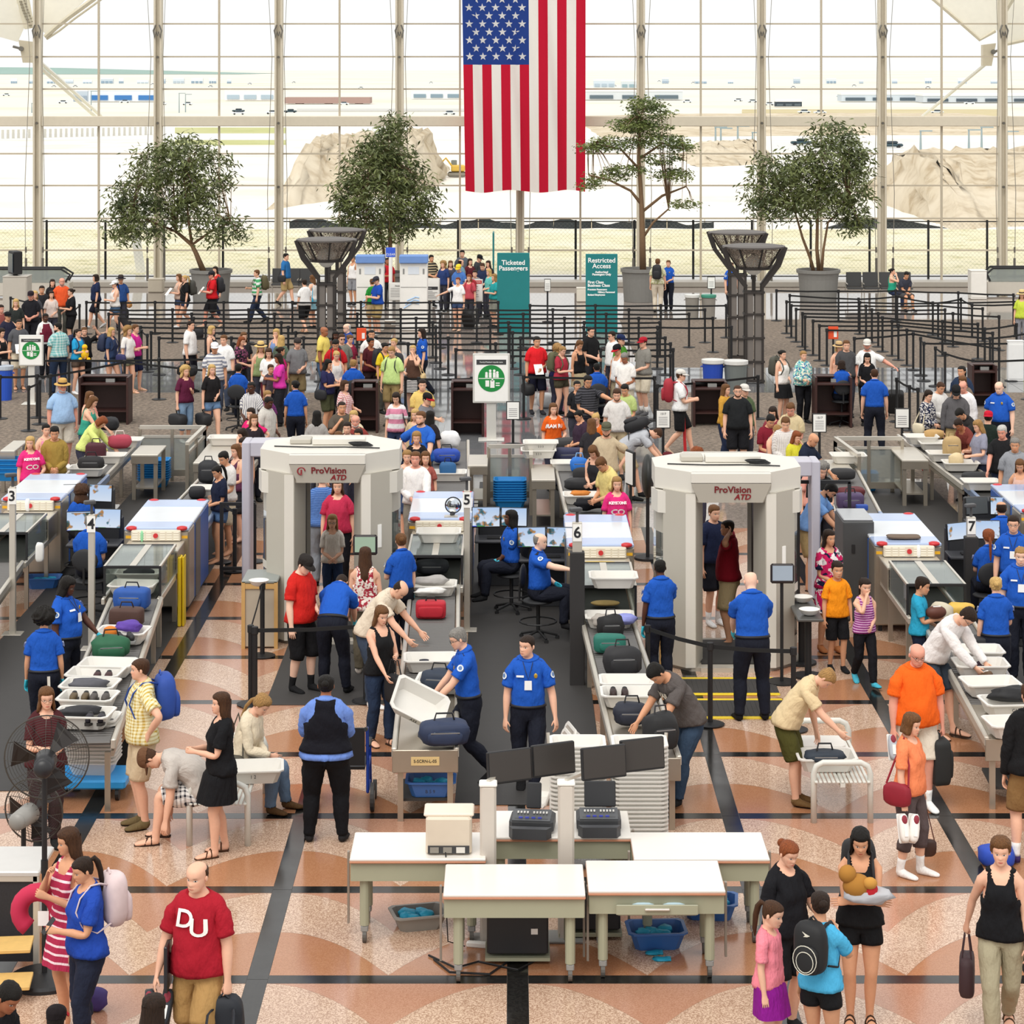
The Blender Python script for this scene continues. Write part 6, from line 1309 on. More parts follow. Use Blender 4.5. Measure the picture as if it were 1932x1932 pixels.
# ---- body scanners -----------------------------------------------------------------------------------------------------------
SCN=mat('b9b4a8',.45,0,.03,3);SCL=mat('d9d5cb',.4,0,.03,3);SCD=mat('a9a296',.5);CG=glass('scanner_glass','b8c2c4',.10,.05)
def body_scanner(x,y,label,side):
 r=thing('body_scanner',label,'scanner',(x,y,0));w,d,h=1.96,1.66,2.64;c=.46
 octo=lambda s=1,e=0:[(-w/2*s,-d/2+c-e),(-w/2*s+c,-d/2-e),(w/2*s-c,-d/2-e),(w/2*s,-d/2+c-e),(w/2*s,d/2-c+e),(w/2*s-c,d/2+e),(-w/2*s+c,d/2+e),(-w/2*s,d/2-c+e)]
 MB().prism(octo(),2.36,h).build('canopy',SCL,r);MB().prism(octo(1.0),0,.05).build('base_plate',SCD,r)
 for sy in (-1,1): # lintels, slanting in
  MB().box((0,sy*(d/2-.0),2.57),(1.06,.12,.14),bev=.01).build('lintel',SCL,r)
  MB().add([(-.53,sy*(d/2+.06),2.50),(.53,sy*(d/2+.06),2.50),(.53,sy*(d/2-.12),2.50),(-.53,sy*(d/2-.12),2.50),(-.42,sy*(d/2+.01),2.24),(.42,sy*(d/2+.01),2.24),(.53,sy*(d/2-.12),2.24),(-.53,sy*(d/2-.12),2.24)],[(0,1,5,4),(1,2,6,5),(2,3,7,6),(3,0,4,7),(4,5,6,7)]).build('lintel_face',SCN,r)
  for sx in (-1,1):
   pl=[(sx*.34,sy*(d/2-.42)),(sx*.46,sy*(d/2)),(sx*.60,sy*(d/2)),(sx*(w/2-.10),sy*(d/2-.30)),(sx*(w/2-.14),sy*(d/2-.44))]
   MB().prism(pl,.05,2.37).build('pillar',SCN,r);MB().box((sx*.535,sy*(d/2+.004),1.2),(.13,.012,2.3)).build('pillar_trim',SCL,r)
 for sx in (-1,1):
  f,fl_,g2=MB(),MB(),MB();band=MB();n=8
  for i in range(n):
   a0,a1=[-math.pi*.30+math.pi*.60*(i+t)/n for t in (0,1)];P0,P1=[(sx*(.20+.80*math.cos(a)*.97),.78*math.sin(a)) for a in (a0,a1)]
   f.add([(*P0,1.75),(*P1,1.75),(*P1,2.36),(*P0,2.36)],[(0,1,2,3)]);g2.add([(*P0,.35),(*P1,.35),(*P1,1.75),(*P0,1.75)],[(0,1,2,3)]);band.add([(P0[0]*1.01,P0[1],.95),(P1[0]*1.01,P1[1],.95),(P1[0]*1.01,P1[1],1.06),(P0[0]*1.01,P0[1],1.06)],[(0,1,2,3)]);fl_.add([(*P0,.05),(*P1,.05),(*P1,.35),(*P0,.35)],[(0,1,2,3)])
  f.build('mast_shell',SCN,r,smooth=True);fl_.build('mast_foot',SCN,r,smooth=True);g2.build('mast_window',CG,r,smooth=True);band.build('rail_band',SCL,r,smooth=True);MB().prism([(sx*.55,-.75),(sx*.95,-.50),(sx*1.02,-.2),(sx*.7,-.2)],2.05,2.34).build('shoulder_cap',SCL,r)
  MB().box((sx*.42,0,1.2),(.05,.9,2.3)).build('scan_mast',mat('3d3c3a',.5),r)
 text('ProVision',.125,mat('7a2228',.5),r,(0.02,-d/2-.051,2.415),(math.radians(101),0,0),bold=.003);text('ATD',.105,mat('8c1f28',.5),r,(.15,-d/2-.033,2.315),(math.radians(101),0,0),bold=.003,shear=.25)
 MB().box((.1,.05,h+.05),(.75,.26,.09),bev=.01).build('top_box',SCL,r);MB().box((-.45,.15,h+.04),(.3,.3,.07),bev=.01).build('top_box',SCN,r)
 cb=MB()
 for k in range(4):cb.tube([(.45+.14*math.cos(a+k)-.02*k,-.2+.07*math.sin(a+k),h+.02+.012*k) for a in [2*math.pi*i/12 for i in range(12)]],.009,5,0,True)
 cb.tube([(-.8,-.2,h+.01),(-.3,-.32,h+.015),(.2,-.28,h+.01),(.7,-.4,h+.015)],.01,5);cb.build('cable_coil',BLACK,r)
 MB().box((.66,-d/2+.08,1.48),(.20,.008,.32),.62).build('notice',PAPER,r)
 if side: # step mat inside
  MB().box((0,0,.06),(.75,1.3,.02)).build('foot_mat',RUB,r);MB().box((0,-d/2-.02,.03),(.8,.08,.06)).build('threshold',STL,r)
 return r
bs=body_scanner(-2.56,33.95,'left body scanner booth with cable coil on its canopy',True);dup(bs,(2.90,32.45,0),0,'right body scanner booth beside the metal detector arch')
MB().tube([(-.36+.052*math.cos(a),-.83-.048,2.41+.05*math.sin(a)) for a in [2*math.pi*i/14 for i in range(12)]],.010,5).box((-.36,-.88,2.40),(.02,.006,.06)).build('round_emblem',mat('8c1f28',.5),bs)
def arch(px,top_,base,label):
 p=at(px,base);k=p.y/F;h=CH-(top_-PY)*k;r=thing('metal_detector',label,'detector',p);m=mat('b9b7c2',.4)
 for s in (-1,1):MB().box((s*.45,.15,h/2),(.13,.5,h),bev=.02).build('panel',m,r)
 MB().box((0,.15,h-.12),(.80,.45,.24),bev=.02).build('header',m,r)
arch(1482,868,1128,'grey metal detector arch right of the right scanner');arch(520,832,1098,'grey metal detector arch hidden behind the left scanner')
def scan_panel(px,py,wpx,Y,label,col,base):
 p=atd(px,py,Y);r=thing('scanner_display',label,'monitor',p);w=wpx*Y/F;MB().box((0,0,0),(w,.06,w*.82),bev=.02).build('casing',mat('2a2426',.4),r);MB().box((0,-.034,.01),(w*.84,.006,w*.62)).build('screen',mat(col,.3,emit=.35),r);MB().cyl((0,.06,-.1),(0,.06,-p.z+.02),.022).build('stand',BLACK,r);MB().cyl((0,.06,-p.z),(0,.06,-p.z+.02),.2,n=16).build('stand_base',BLACK,r)
scan_panel(689,1028,46,32.6,'green-screened touch display on a stand by the left scanner','8aa08c',0);scan_panel(1476,1082,45,31.0,'grey-screened touch display on a stand by the right scanner','8c98a4',0)
WOOD=mat('c9a063',.5,0,.12,10)
def counter(px,py,w,d,h,label):
 p=at(px,py);r=thing('counter',label,'counter',p);MB().box((0,0,h/2),(w,d,h-.04),bev=.01).build('body',mat('b5aa98',.5),r);MB().box((0,0,h),(w+.05,d+.05,.04),bev=.01).build('worktop',mat('8a8f8c',.4),r)
 for s in (-1,1):MB().box((s*w/2,-d/2,h/2),(.05,.05,h)).build('wood_edge',WOOD,r)
 MB().box((0,-d/2-.005,h-.06),(w,.03,.07)).build('wood_trim',WOOD,r)
counter(495,1212,.45,.7,.92,'wood-edged counter left of the boy in red');counter(1266,1243,.30,.6,.92,'wood-edged counter behind the woman officer by lane six')
def bowl(p,label):
 r=tag(MB().lathe([(.06,0),(.10,.02),(.135,.075),(.14,.08),(.128,.075),(.09,.022),(0,.018)],(0,0,0),18).build('bowl',WHITE,None,p,smooth=True),label,'bowl');return r
bowl(at(487,1108,.95)+Vector((0,.1,0)),'white bowl on the wood-edged counter at left')
p=Vector((3.77,31.35,0));r=thing('search_table','narrow dark table on two posts beside the right scanner','table',p);MB().box((.12,.35,.80),(.34,1.25,.035),bev=.008).build('tabletop',mat('5a5a58',.3,.3),r)
for dy in (-.0,.7):MB().cyl((.12,dy,0),(.12,dy,.79),.045).build('leg',BLACK,r);MB().cyl((.12,dy,0),(.12,dy,.03),.2,n=18).build('base',BLACK,r)
bowl(at(1514,1136,.82),'white bowl at the back of the narrow dark table');bowl(at(1527,1160,.82),'white bowl at the front of the narrow dark table')
# dark cabinet by lane seven, lane gate, yellow board, mirror
p=at(1620,1172);r=thing('equipment_cabinet','dark grey cabinet standing left of the lane seven x-ray machine','cabinet',p+Vector((0,.25,0)));MB().box((0,.2,.72),(.45,.9,1.44),bev=.015).build('body',mat('4a4b4c',.5),r);MB().box((.0,-.26,.72),(.43,.02,1.38)).build('door',mat('424344',.5),r);MB().box((-.08,-.275,1.05),(.05,.015,.12)).build('handle',BLACK,r);MB().box((0,.2,1.455),(.43,.85,.03),bev=.01).build('lid',mat('b4b7ba',.3,.4),r)
p=at(340,1180);r=thing('folded_floor_sign','yellow folded floor sign leaning on the lane four machine','sign',p);b=MB().box((0,0,.5),(.05,.22,1.0),bev=.015).box((.05,.03,.5),(.03,.22,1.0),bev=.01).build('panel',YEL,r);MB().box((-.03,-.02,.62),(.006,.12,.3)).build('print',mat('b8862a',.6),r)
p=atd(855,953,35.85);r=thing('convex_mirror','round convex mirror standing on the lane five machine','mirror',p);MB().ell((0,0,0),(.115,.05,.115),24,12).build('mirror_dome',mat('d0d8e0',.04,1,0),r,smooth=True);MB().tube([(.115*math.cos(a),.0,.115*math.sin(a)) for a in [2*math.pi*i/24 for i in range(24)]],.012,6,0,True).build('rim',BLACK,r);MB().bar((0,.0,-.11),(-.02,-.02,-.15),.05,.05).build('stand',DKGREY,r);MB().box((-.03,-.08,-.155),(.2,.16,.015)).build('foot',STL,r)
r=thing('entry_gate','black framed gate beside the lane four infeed','gate',at(448,1082));
for dx in (-.25,.27):MB().box((dx,0,.55),(.055,.055,1.1)).build('post',BLACK,r)
MB().box((.0,0,1.1),(.56,.05,.05)).box((0,0,.08),(.56,.05,.05)).build('rail',BLACK,r)
p=at(1553,1120);r=thing('entry_gate','tall black framed gate behind the woman in the pink dress','gate',p)
for dx in (-.38,.40):MB().box((dx,0,.85),(.05,.05,1.7)).build('post',BLACK,r)
MB().box((0,0,1.7),(.83,.05,.05)).build('rail',BLACK,r)
p=at(1293,858);r=thing('red_pole','short red pole beside the numbered sign stand','pole',p);MB().bar((0,0,0),(-.05,0,1.15),.06,.06).build('post',REDC,r)
p=at(1190,1010);r=thing('sign_board','tall framed notice beside the pink-shirted woman of lane six','sign',p);MB().box((0,0,1.15),(.05,.34,.6),.35,bev=.01).build('frame',BLACK,r);MB().box((-.03,-.01,1.15),(.02,.29,.53),.35).build('sheet',PAPER,r);MB().cyl((0,0,0),(0,0,.9),.025).build('post',BLACK,r)
p=at(1222,1055);r=thing('pedestal_fan','black pedestal fan seen edge-on left of the right scanner','fan',p);MB().ell((0,0,1.35),(.10,.33,.36),16,10).build('guard',mat('1c1e1c',.5),r,smooth=True);MB().cyl((0,0,0),(0,0,1.1),.03).build('pole',BLACK,r);MB().cyl((0,0,0),(0,0,.04),.22,n=16).build('base',BLACK,r)
# ---- queue desks, bins by the pillars ------------------------------------------------------------------------------------------
DW=mat('3a1f1b',.5,0,.15,12)
def podium(px,ytop,base,wpx,label):
 p=at(px,base);k=p.y/F;w=wpx*k;h=CH-(ytop-PY)*p.y/F;h=min(max(h,1.0),1.2);r=thing('podium',label,'desk',p);
 for s in (-1,1):MB().box((s*w/2,.3,h/2),(.05,.62,h),bev=.008).build('side_panel',DW,r)
 MB().box((0,.58,h/2),(w,.05,h)).build('front_panel',DW,r);MB().box((0,.3,h-.16),(w,.6,.03)).build('desktop',DW,r);MB().box((0,.45,h-.02),(w,.32,.03),bev=.006).build('ledge',DW,r);MB().box((0,.3,.3),(w,.5,.03)).build('shelf',DW,r);MB().box((.1*w,.35,h-.11),(.2,.15,.08)).build('reader',GREYM,r);return r
podium(195,712,802,90,'dark wood podium behind the man in the straw hat');podium(688,722,818,46,'dark wood podium before the seated officer left of centre');podium(882,722,824,58,'dark wood podium beside the centre poster stand');podium(1340,733,806,60,'dark wood podium holding blue gloves left of the glasses man');podium(1573,712,808,66,'dark wood podium of the seated officer at right');podium(1858,722,770,44,'dark wood podium behind the big officer at right');podium(1125,724,800,40,'dark wood podium before the seated officer right of centre')
def bucket(px,ytop,base,wpx,col,label,rim='d8d8d4',name='trash_bin'):
 p=at(px,base);k=p.y/F;R_=wpx*k/2;h=CH-(ytop-PY)*k;h=(base-ytop)*k;r=thing(name,label,'bin',p);MB().lathe([(R_*.82,0),(R_*.94,h*.9),(R_*.9,h*.9),(R_*.78,.05),(0,.05)],(0,0,0),20).build('body',mat(col,.5),r);MB().lathe([(R_*.95,h*.88),(R_*1.03,h*.9),(R_*1.03,h),(R_*.9,h)],(0,0,0),20).build('rim',mat(rim,.5),r)
 for s in (-1,1):MB().tube([(s*R_*.95,-.08,h*.8),(s*R_*1.1,0,h*.78),(s*R_*.95,.08,h*.8)],.012,5).build('handle',mat(col,.5),r)
bucket(1345,678,742,42,'2148b0','blue bin with pale lid by the right torch lamps');bucket(1388,680,742,46,'6f7674','grey bin with yellow print by the right torch lamps');bucket(1306,556,602,28,'8d8880','left of two grey litter bins near the window');bucket(1337,556,602,28,'8d8880','right of two grey litter bins near the window','3f8f78');bucket(8,690,755,34,'2453c0','blue bin at the far left edge','b9c4d0')
def chairs(px0,px1,y,n,label,g):
 for k in range(n):
  p=at(px0+(px1-px0)*(k+.5)/n,y);r=thing('lounge_chair','%s, %s from the left' % (label,nth(k)),'chair',p,0,g);m=mat('3a3a3a',.6);MB().box((0,.0,.44),(.52,.5,.05),bev=.015).build('seat',m,r);MB().box((0,.25,.72),(.52,.05,.5),bev=.015,rx=-.15).build('backrest',m,r)
  for s in (-1,1):MB().tube([(s*.28,-.22,.6),(s*.28,.2,.62),(s*.28,.25,.3)],.018,5).build('armrest',STL,r);MB().cyl((s*.24,0,0),(s*.24,0,.42),.02).build('leg',STL,r)
chairs(1597,1722,568,4,'black mesh lounge chair at the right glass wall','lounge chairs by the glass wall at right');chairs(514,590,560,3,'black mesh lounge chair at the left glass wall','lounge chairs by the glass wall at left')
def escal(px0,px1,yt,base,label,flip=1):
 a,b=at(px0,base),at(px1,base);r=thing('escalator',label,'escalator',a);w=b.x-a.x;h=1.0;MB().box((w/2,.3,.3),(abs(w),.6,.5),bev=.03).build('plinth',STL,r)
 for dy in (0,.6):MB().tube([(0 if flip>0 else w,dy,h+.0),(w*.5,dy,h),(w*(.92 if flip>0 else .08),dy,h),(w*(1.0 if flip>0 else 0),dy,h*.8),(w*(.96 if flip>0 else .04),dy,h*.55)],.04,6).build('handrail',BLACK,r);MB().box((w/2,dy,.75),(abs(w)*.9,.015,.45)).build('glass_balustrade',RG,r)
escal(-80,132,505,562,'escalator landing with black handrails at the left window');escal(1862,2010,507,560,'escalator landing with black handrails at the right window',-1)
def pbox(px,yt,base,wpx,d,col,label,nm,cat='cabinet'):
 p=at(px,base);k=p.y/F;r=thing(nm,label,cat,p);w,h=wpx*k,(base-yt)*k;MB().box((0,d/2,h/2),(w,d,h),bev=.02).build('body',mat(col,.5),r);MB().box((0,d/2,h+.015),(w*1.03,d*1.03,.03),bev=.008).build('lid',mat(col,.4),r);MB().box((0,-.005,h*.5),(w*.9,.012,h*.86)).build('door',mat(col,.55),r);return r
pbox(28,523,590,46,.8,'b7b1a6','beige cabinet below the black display at the left window','cabinet');pbox(1847,512,565,30,.6,'e4e1da','white upright panel at the right escalator','panel_box');pbox(1917,645,720,30,.2,'e6e6e4','white board at the right edge of the maze','notice_board','sign');pbox(293,528,552,28,.5,'c8beac','small beige box at the glass wall left of the leaning tree','floor_box');pbox(1098,545,570,20,.4,'d8d2c4','small beige box between the teal banners','floor_box')
p=Vector(((29-PX)*78.1/F,78.1,1.6));r=thing('display','black display angled above the beige cabinet at left','monitor',p);MB().box((0,0,0),(.3,.6,.75),.5,bev=.02).build('casing',BLACK,r);MB().box((-.13,-.14,0),(.02,.5,.62),.5).build('screen',mat('2c3a44',.2),r);MB().cyl((0,0,-.42),(0,0,-.3),.08).build('stand',BLACK,r)
# ==== foreground: resolution desks, benches, fans ==============================================================================
SAGE=mat('a3a48c',.5,0,.05);LAM=mat('e6e1d9',.22,0,.03,3);EDGE=mat('c48a6c',.5)
def work_table(x,y,w,d,label,z=.80,drawer=None,side='L'):
 r=thing('work_table',label,'table',(x,y,0));MB().box((0,0,z-.012),(w,d,.024),bev=.006).build('tabletop',LAM,r);MB().box((0,0,z-.034),(w+.004,d+.004,.02),bev=.005).build('top_edge',EDGE,r);[MB().box((0,s_*(d/2-.05),z-.13),(w-.02,.03,.17)).build('apron',SAGE,r) for s_ in (-1,1)]
 for sx in (-1,1):MB().box((sx*(w/2-.02),0,z-.13),(.03,d-.1,.17)).build('apron',SAGE,r)
 for sx in (-1,1):
  for sy in (-1,1):
   lx,ly=sx*(w/2-.13),sy*(d/2-.12);MB().cyl((lx,ly,.16),(lx,ly,z-.2),.045,n=12).build('leg',SAGE,r);MB().box((lx,ly,.13),(.07,.08,.06),bev=.01).build('caster_fork',GREYM,r);MB().cyl((lx-.018,ly,.06),(lx+.018,ly,.06),.06,n=16).build('caster',mat('5a5752',.6),r)
  MB().box((sx*(w/2+.03),-d*.1,z-.36),(.02,.05,.66)).build('hanging_strip',mat('8f8478',.5),r)
 if drawer:q=MB().box((0,-d/2-.02,z-.16),(drawer,.02,.09),bev=.006).box((0,-d/2+.1,z-.20),(drawer-.04,.24,.02)).build('drawer',SAGE,r);MB().box((0,-d/2-.045,z-.15),(.22,.03,.02),bev=.005).build('drawer_handle',STL,q);MB().ell((-.12,-d/2+.06,z-.14),(.12,.07,.03),8,5).ell((.15,-d/2+.06,z-.14),(.12,.07,.03),8,5).build('drawer_papers',mat('b9d4e0',.7),q)
 return r
work_table(-.88+.02,22.12,1.24,.76,'left white work table on casters holding the beige box');work_table(1.73,22.12,1.24,.76,'right empty white work table on casters');work_table(.02,21.2,1.24,.80,'front left white work table below the posts',drawer=None);work_table(1.27,21.30,1.20,.80,'front white work table with an open drawer of gloves',drawer=.72);work_table(.44,22.75,1.36,.80,'rear work table carrying the two dark printers')
p=Vector((-.58,22.0,.80));r=thing('power_supply','beige box with sockets on the left white work table','machine',p);MB().box((0,0,.17),(.42,.30,.34),bev=.02).build('body',mat('d6c8b4',.5),r);MB().box((0,.05,.35),(.46,.32,.03),bev=.01).build('lid',mat('e6d8c6',.5),r);MB().box((0,-.155,.05),(.38,.02,.07)).build('socket_panel',DKGREY,r)
for k in range(3):MB().box((-.13+.12*k,-.168,.05),(.08,.015,.05)).build('socket',mat('8a857c' if k<2 else 'd8d4cc',.5),r)
MB().tube([(-.03,-.16,.04),(-.02,-.24,-.02),(-.02,-.42,-.3),(.0,-.40,-.7),(.15,-.3,-.78)],.006,5).build('cord',BLACK,r)
def printer(x,y,rz,label,tall):
 r=thing('trace_detector',label,'machine',(x,y,.80),rz);m=mat('3f4043',.5);MB().box((0,.05,.07),(.42,.34,.14),bev=.03).build('body',m,r);MB().prism([(-.20,-.20),(.20,-.20),(.16,-.28),(-.16,-.28)],.0,.10).build('front_lip',m,r);MB().box((0,-.02,.145),(.36,.20,.02),rx=.25).build('control_panel',mat('55575a',.4),r);MB().box((.0 if not tall else .02,.20,.27),(.14 if not tall else .30,.03,.24),rx=-.25,bev=.01).build('paper_tray',mat('2d2e31',.6),r)
 b=MB();c2=MB()
 for i in range(9):b.box((-.13+.03*i+(.03 if i>3 else 0),-.0+.0*(i % 2),.163+.008),(.016,.03,.012))
 for i in range(4):c2.box((-.10+.06*i,-.08,.145),(.035,.02,.012))
 b.build('keys',WHITE,r);c2.build('colour_keys',mat('3f4ac0',.4),r)
printer(.19,22.55,-.1,'left dark control console on the rear work table',False);printer(.82,22.6,0,'right dark printer with raised tray on the rear work table',True)
def post(px,ytop,base,label):
 p=at(px,base);k=p.y/F;h=CH-(ytop-PY)*k;r=thing('monitor_post',label,'post',p);MB().box((0,0,h/2),(.15,.13,h),bev=.02).build('column',mat('cfc6bb',.5,.2),r);MB().box((0,0,h+.01),(.165,.145,.03),bev=.008).build('cap',WHITE,r);MB().box((0,0,.012),(.34,.3,.024),bev=.006).build('foot_plate',GREYM,r);return r,p,h
r1,p1,h1=post(921,1480,1775,'left pale monitor post between the work tables');r2,p2,h2=post(1068,1478,1770,'right pale monitor post between the work tables')
OFF=mat('3b3734',.35)
for cx,cy,Y,rz,lab in ((962,1446,22.05,.42,'first dark screen from the left above the posts'),(1045,1433,22.28,.42,'second dark screen from the left above the posts'),(1140,1439,22.0,.36,'third dark screen from the left above the posts'),(1213,1424,22.22,.36,'fourth dark screen, rightmost above the posts')):
 p=atd(cx,cy,Y);monitor(p,.44,.295,rz,lab,OFF)
for pp,hh,q in ((p1,h1,atd(1002,1455,22.3)),(p2,h2,atd(1176,1450,22.25))):
 r=thing('monitor_mount','jointed steel arm on the %s pale post' % ('left' if pp is p1 else 'right'),'arm',(pp.x,pp.y,hh));d=q-Vector((pp.x,pp.y,hh));MB().bar((0,0,.03),d*.5+Vector((0,.15,.03)),.035,.03).build('lower_arm',STL,r);MB().bar(d*.5+Vector((0,.15,.03)),d,.03,.03).build('upper_arm',STL,r);MB().bar(d+Vector((-.22,-.08,0)),d+Vector((.22,.12,0)),.03,.05).build('mount_bar',DKGREY,r)
for k,(x,y,lab) in enumerate(((.05,21.5,'black computer case under the front left table'),(.72,22.1,'black computer case under the open drawer table'))):
 r=thing('computer_case',lab,'computer',(x,y,0));MB().box((0,0,.27),(.55,.4,.36),bev=.015).build('case',mat('232427',.5),r);MB().box((.15,-.205,.3),(.06,.01,.05)).build('badge_plate',WHITE,r);MB().box((0,0,.05),(.58,.42,.03)).build('shelf',SAGE,r)
r=tag(MB().tube([(-.75,21.5,.012),(-.5,21.2,.012),(-.3,21.35,.012),(.05,21.15,.012),(.3,21.5,.012),(.1,21.6,.012),(-.2,21.05,.012),(-.55,21.1,.012),(-.7,21.4,.012)],.010,6).build('cable',BLACK),'black cables curling on the floor under the front tables','cable')
r=thing('power_strip','white power strip on the floor under the front left table','power strip',at(915,1788),-.2);MB().box((0,0,.025),(.34,.06,.05),bev=.01).build('body',WHITE,r);MB().box((.12,0,.052),(.05,.03,.006)).build('switch',REDC,r)
def glovebin(px,py,w_,rz,label,me,code=None,z=0,col=None):
 p=at(px,py,z);o=tray(p,rz,label,me,None,code);g=MB()
 rg=random.Random(int(px))
 for k in range(7):soft((rg.uniform(-.13,.13),rg.uniform(-.08,.08),.10+rg.uniform(0,.03)),(.07,.05,.035),.7,8,5,g,0,.3,k)
 tag(g.build('gloves',mat('1fa2c8',.55,0,.2,20),o,smooth=True),kind='stuff');return o
GM=bin_mesh(.48,.34,.15,mat('8f8c86',.5),'grey_tray')
glovebin(790,1748,.4,.25,'grey tray of used blue gloves under the left white table',GM);glovebin(1238,1783,.5,.06,'blue tray of used gloves on the floor under the open drawer',BMS);glovebin(1338,1728,.5,-.1,'blue tray of used gloves behind the right table leg',BMS);glovebin(813,1497,.4,0,'blue tray of gloves labelled B59 under the lane five table',BMS,'B 5 9',.22);glovebin(82,1108,.5,.05,'blue tray of gloves on the floor beside lane three',BMS)
for px,py,lab in ((1232,1800,'crumpled blue glove fallen in front of the blue tray'),(1247,1812,'second crumpled blue glove nearer the camera')):b=MB();p=at(px,py);soft((0,0,.014),(.07,.045,.014),.7,10,6,b,0,.35,px);[b.tube([(.04,-.02+.02*k,.014),(.09,-.03+.025*k,.012)],.010,5) for k in range(4)];tag(b.build('glove',mat('1fa2c8',.55),None,p,smooth=True),lab,'glove')
# tray stacks on a blue dolly
def dolly(x,y,w,d,label,h=.13):
 r=thing('tray_dolly',label,'cart',(x,y,0));bm=mat('2f9be0',.4);MB().box((0,0,h+.05),(w,d,.10),bev=.02).build('deck',bm,r)
 for sx in (-1,1):MB().bar((sx*(w/2-.03),d/2,h),(sx*(w/2+.05),d/2+.25,1.15),.03).build('handle_bar',STL,r)
 for sx in (-1,1):
  for sy in (-1,1):MB().cyl((sx*w*.4-.02,sy*d*.38,.07),(sx*w*.4+.02,sy*d*.38,.07),.07,n=14).build('caster',BLACK,r)
WM=bin_mesh(.52,.40,.15)
for px,lab in ((1133,'left'),(1187,'right')):
 p=at(px+5,1535);dx=-.32 if lab=='left' else .30;base=Vector((.98+dx*1.0,24.0,0))
 stack(0,0,21,WM,.043,'white tray in the %s tall stack behind the dark screens' % lab,'white trays in the %s tall stack' % lab,.23,0,base)
dolly(.98,24.05,1.12,.62,'blue tray dolly under the two tall white stacks')
b_=at(150,1505);dolly(b_.x+.05,b_.y+.15,.95,.6,'blue tray dolly at the end of lane four');stack(0,0,12,WM,.042,'white tray in the stack at the end of lane four','white trays at the end of lane four',.23,-.05,Vector((b_.x+.12,b_.y+.2,0)))
for k in range(5):o=tray(at(1088-6*k,1375+12*k,1.0)+Vector((-.02,0,-.1)),0,'white tray on edge by the officer with the red card, %s from the back' % nth(k),WM,'white trays standing on edge');o.rotation_euler=(0,math.radians(-68),.2);o.location.z=.72
# benches
def bench(x,y,L,w,rz,label):
 r=thing('bench',label,'bench',(x,y,0),rz);m=mat('d6d6ce',.4);n=int(w/.045);sl=MB().box((0,L/2,.44),(.034,L,.022),bev=.006).mesh('slat',m)
 for k in range(n):link('slat',sl,r,(-w/2+.022+k*w/n,0,0))
 for yy in (.06,L-.06):MB().tube([(-w/2,yy,0),(-w/2,yy,.52),(-w/2+.03,yy,.60),(-w/2+.10,yy,.635),(w/2-.10,yy,.635),(w/2-.03,yy,.60),(w/2,yy,.52),(w/2,yy,0)],.033,8).build('end_frame',m,r,smooth=True)
 MB().box((0,L/2,.41),(.05,L,.04)).build('beam',m,r)
bench(-3.02,24.5,1.9,.60,0,'white slatted bench at left where the man ties his sandal');bench(3.50,25.25,1.75,.60,0,'white slatted bench at right with a tray on it')
# fans
def fan(px,py,base,R_,label,rz,basecol='1e1e20',hous='232326'):
 b=at(px,base);k=b.y/F;z=CH-(py-PY)*k;r=thing('pedestal_fan',label,'fan',b,rz);wm=mat('4a4640',.4,.5);fm=mat('26211f',.5,.2)
 for q in range(0,14):rr=R_*(.16+.84*q/13);MB().tube([(rr*math.cos(a),.10*math.sqrt(max(0,1-(rr/R_)**2))+.02,z+rr*math.sin(a)) for a in [2*math.pi*i/40 for i in range(40)]],.0022 if q<13 else .008,4,0,True).build('guard_ring',wm,r)
 for q in range(10):a=2*math.pi*q/10;MB().tube([(R_*t*math.cos(a+.25*t),.10*math.sqrt(max(0,1-t*t))+.02,z+R_*t*math.sin(a+.25*t)) for t in (.15,.4,.7,.9,1)],.003,4).build('guard_spoke',wm,r)
 for q in range(12):a=2*math.pi*q/12;MB().tube([(R_*t*math.cos(a),-.10*math.sqrt(max(0,1-t*t))-.02,z+R_*t*math.sin(a)) for t in (.15,.5,.8,1)],.0025,4).build('guard_spoke',wm,r)
 for q in range(3):
  a=2*math.pi*q/3+.9;vs=[]
  for t in (.14,.45,.75,.88):
   for s in (-1,1):aa=a+s*(.30+.10*t);vs.append((R_*t*math.cos(aa),.035*s,z+R_*t*math.sin(aa)))
  m2=[(x,y+.006,zz) for x,y,zz in vs];MB().add(vs+m2,[(0,1,3,2),(2,3,5,4),(4,5,7,6),(10,11,9,8),(12,13,11,10),(14,15,13,12)]).build('blade',fm,r)
 MB().cyl((0,-.34,z),(0,-.06,z),.085,.10,n=18).ell((0,-.34,z),(.085,.05,.085),16,8).build('motor',mat(hous,.4),r,smooth=True);MB().cyl((0,-.2,.06),(0,-.2,z-.08),.024,n=12).build('pole',BLACK,r);MB().cyl((0,-.2,.5*z),(0,-.2,.56*z),.032,n=12).build('collar',BLACK,r);MB().lathe([(.33,0),(.33,.03),(.30,.05),(.06,.08),(0,.08)],(0,-.2,0),28).build('base',mat(basecol,.5),r)
fan(88,1430,1835,.37,'large black pedestal fan standing before the lane four trays',.1);fan(62,1530,1700,.30,'smaller grey pedestal fan behind the large black one',-.25,'8a8884','8f8d88')
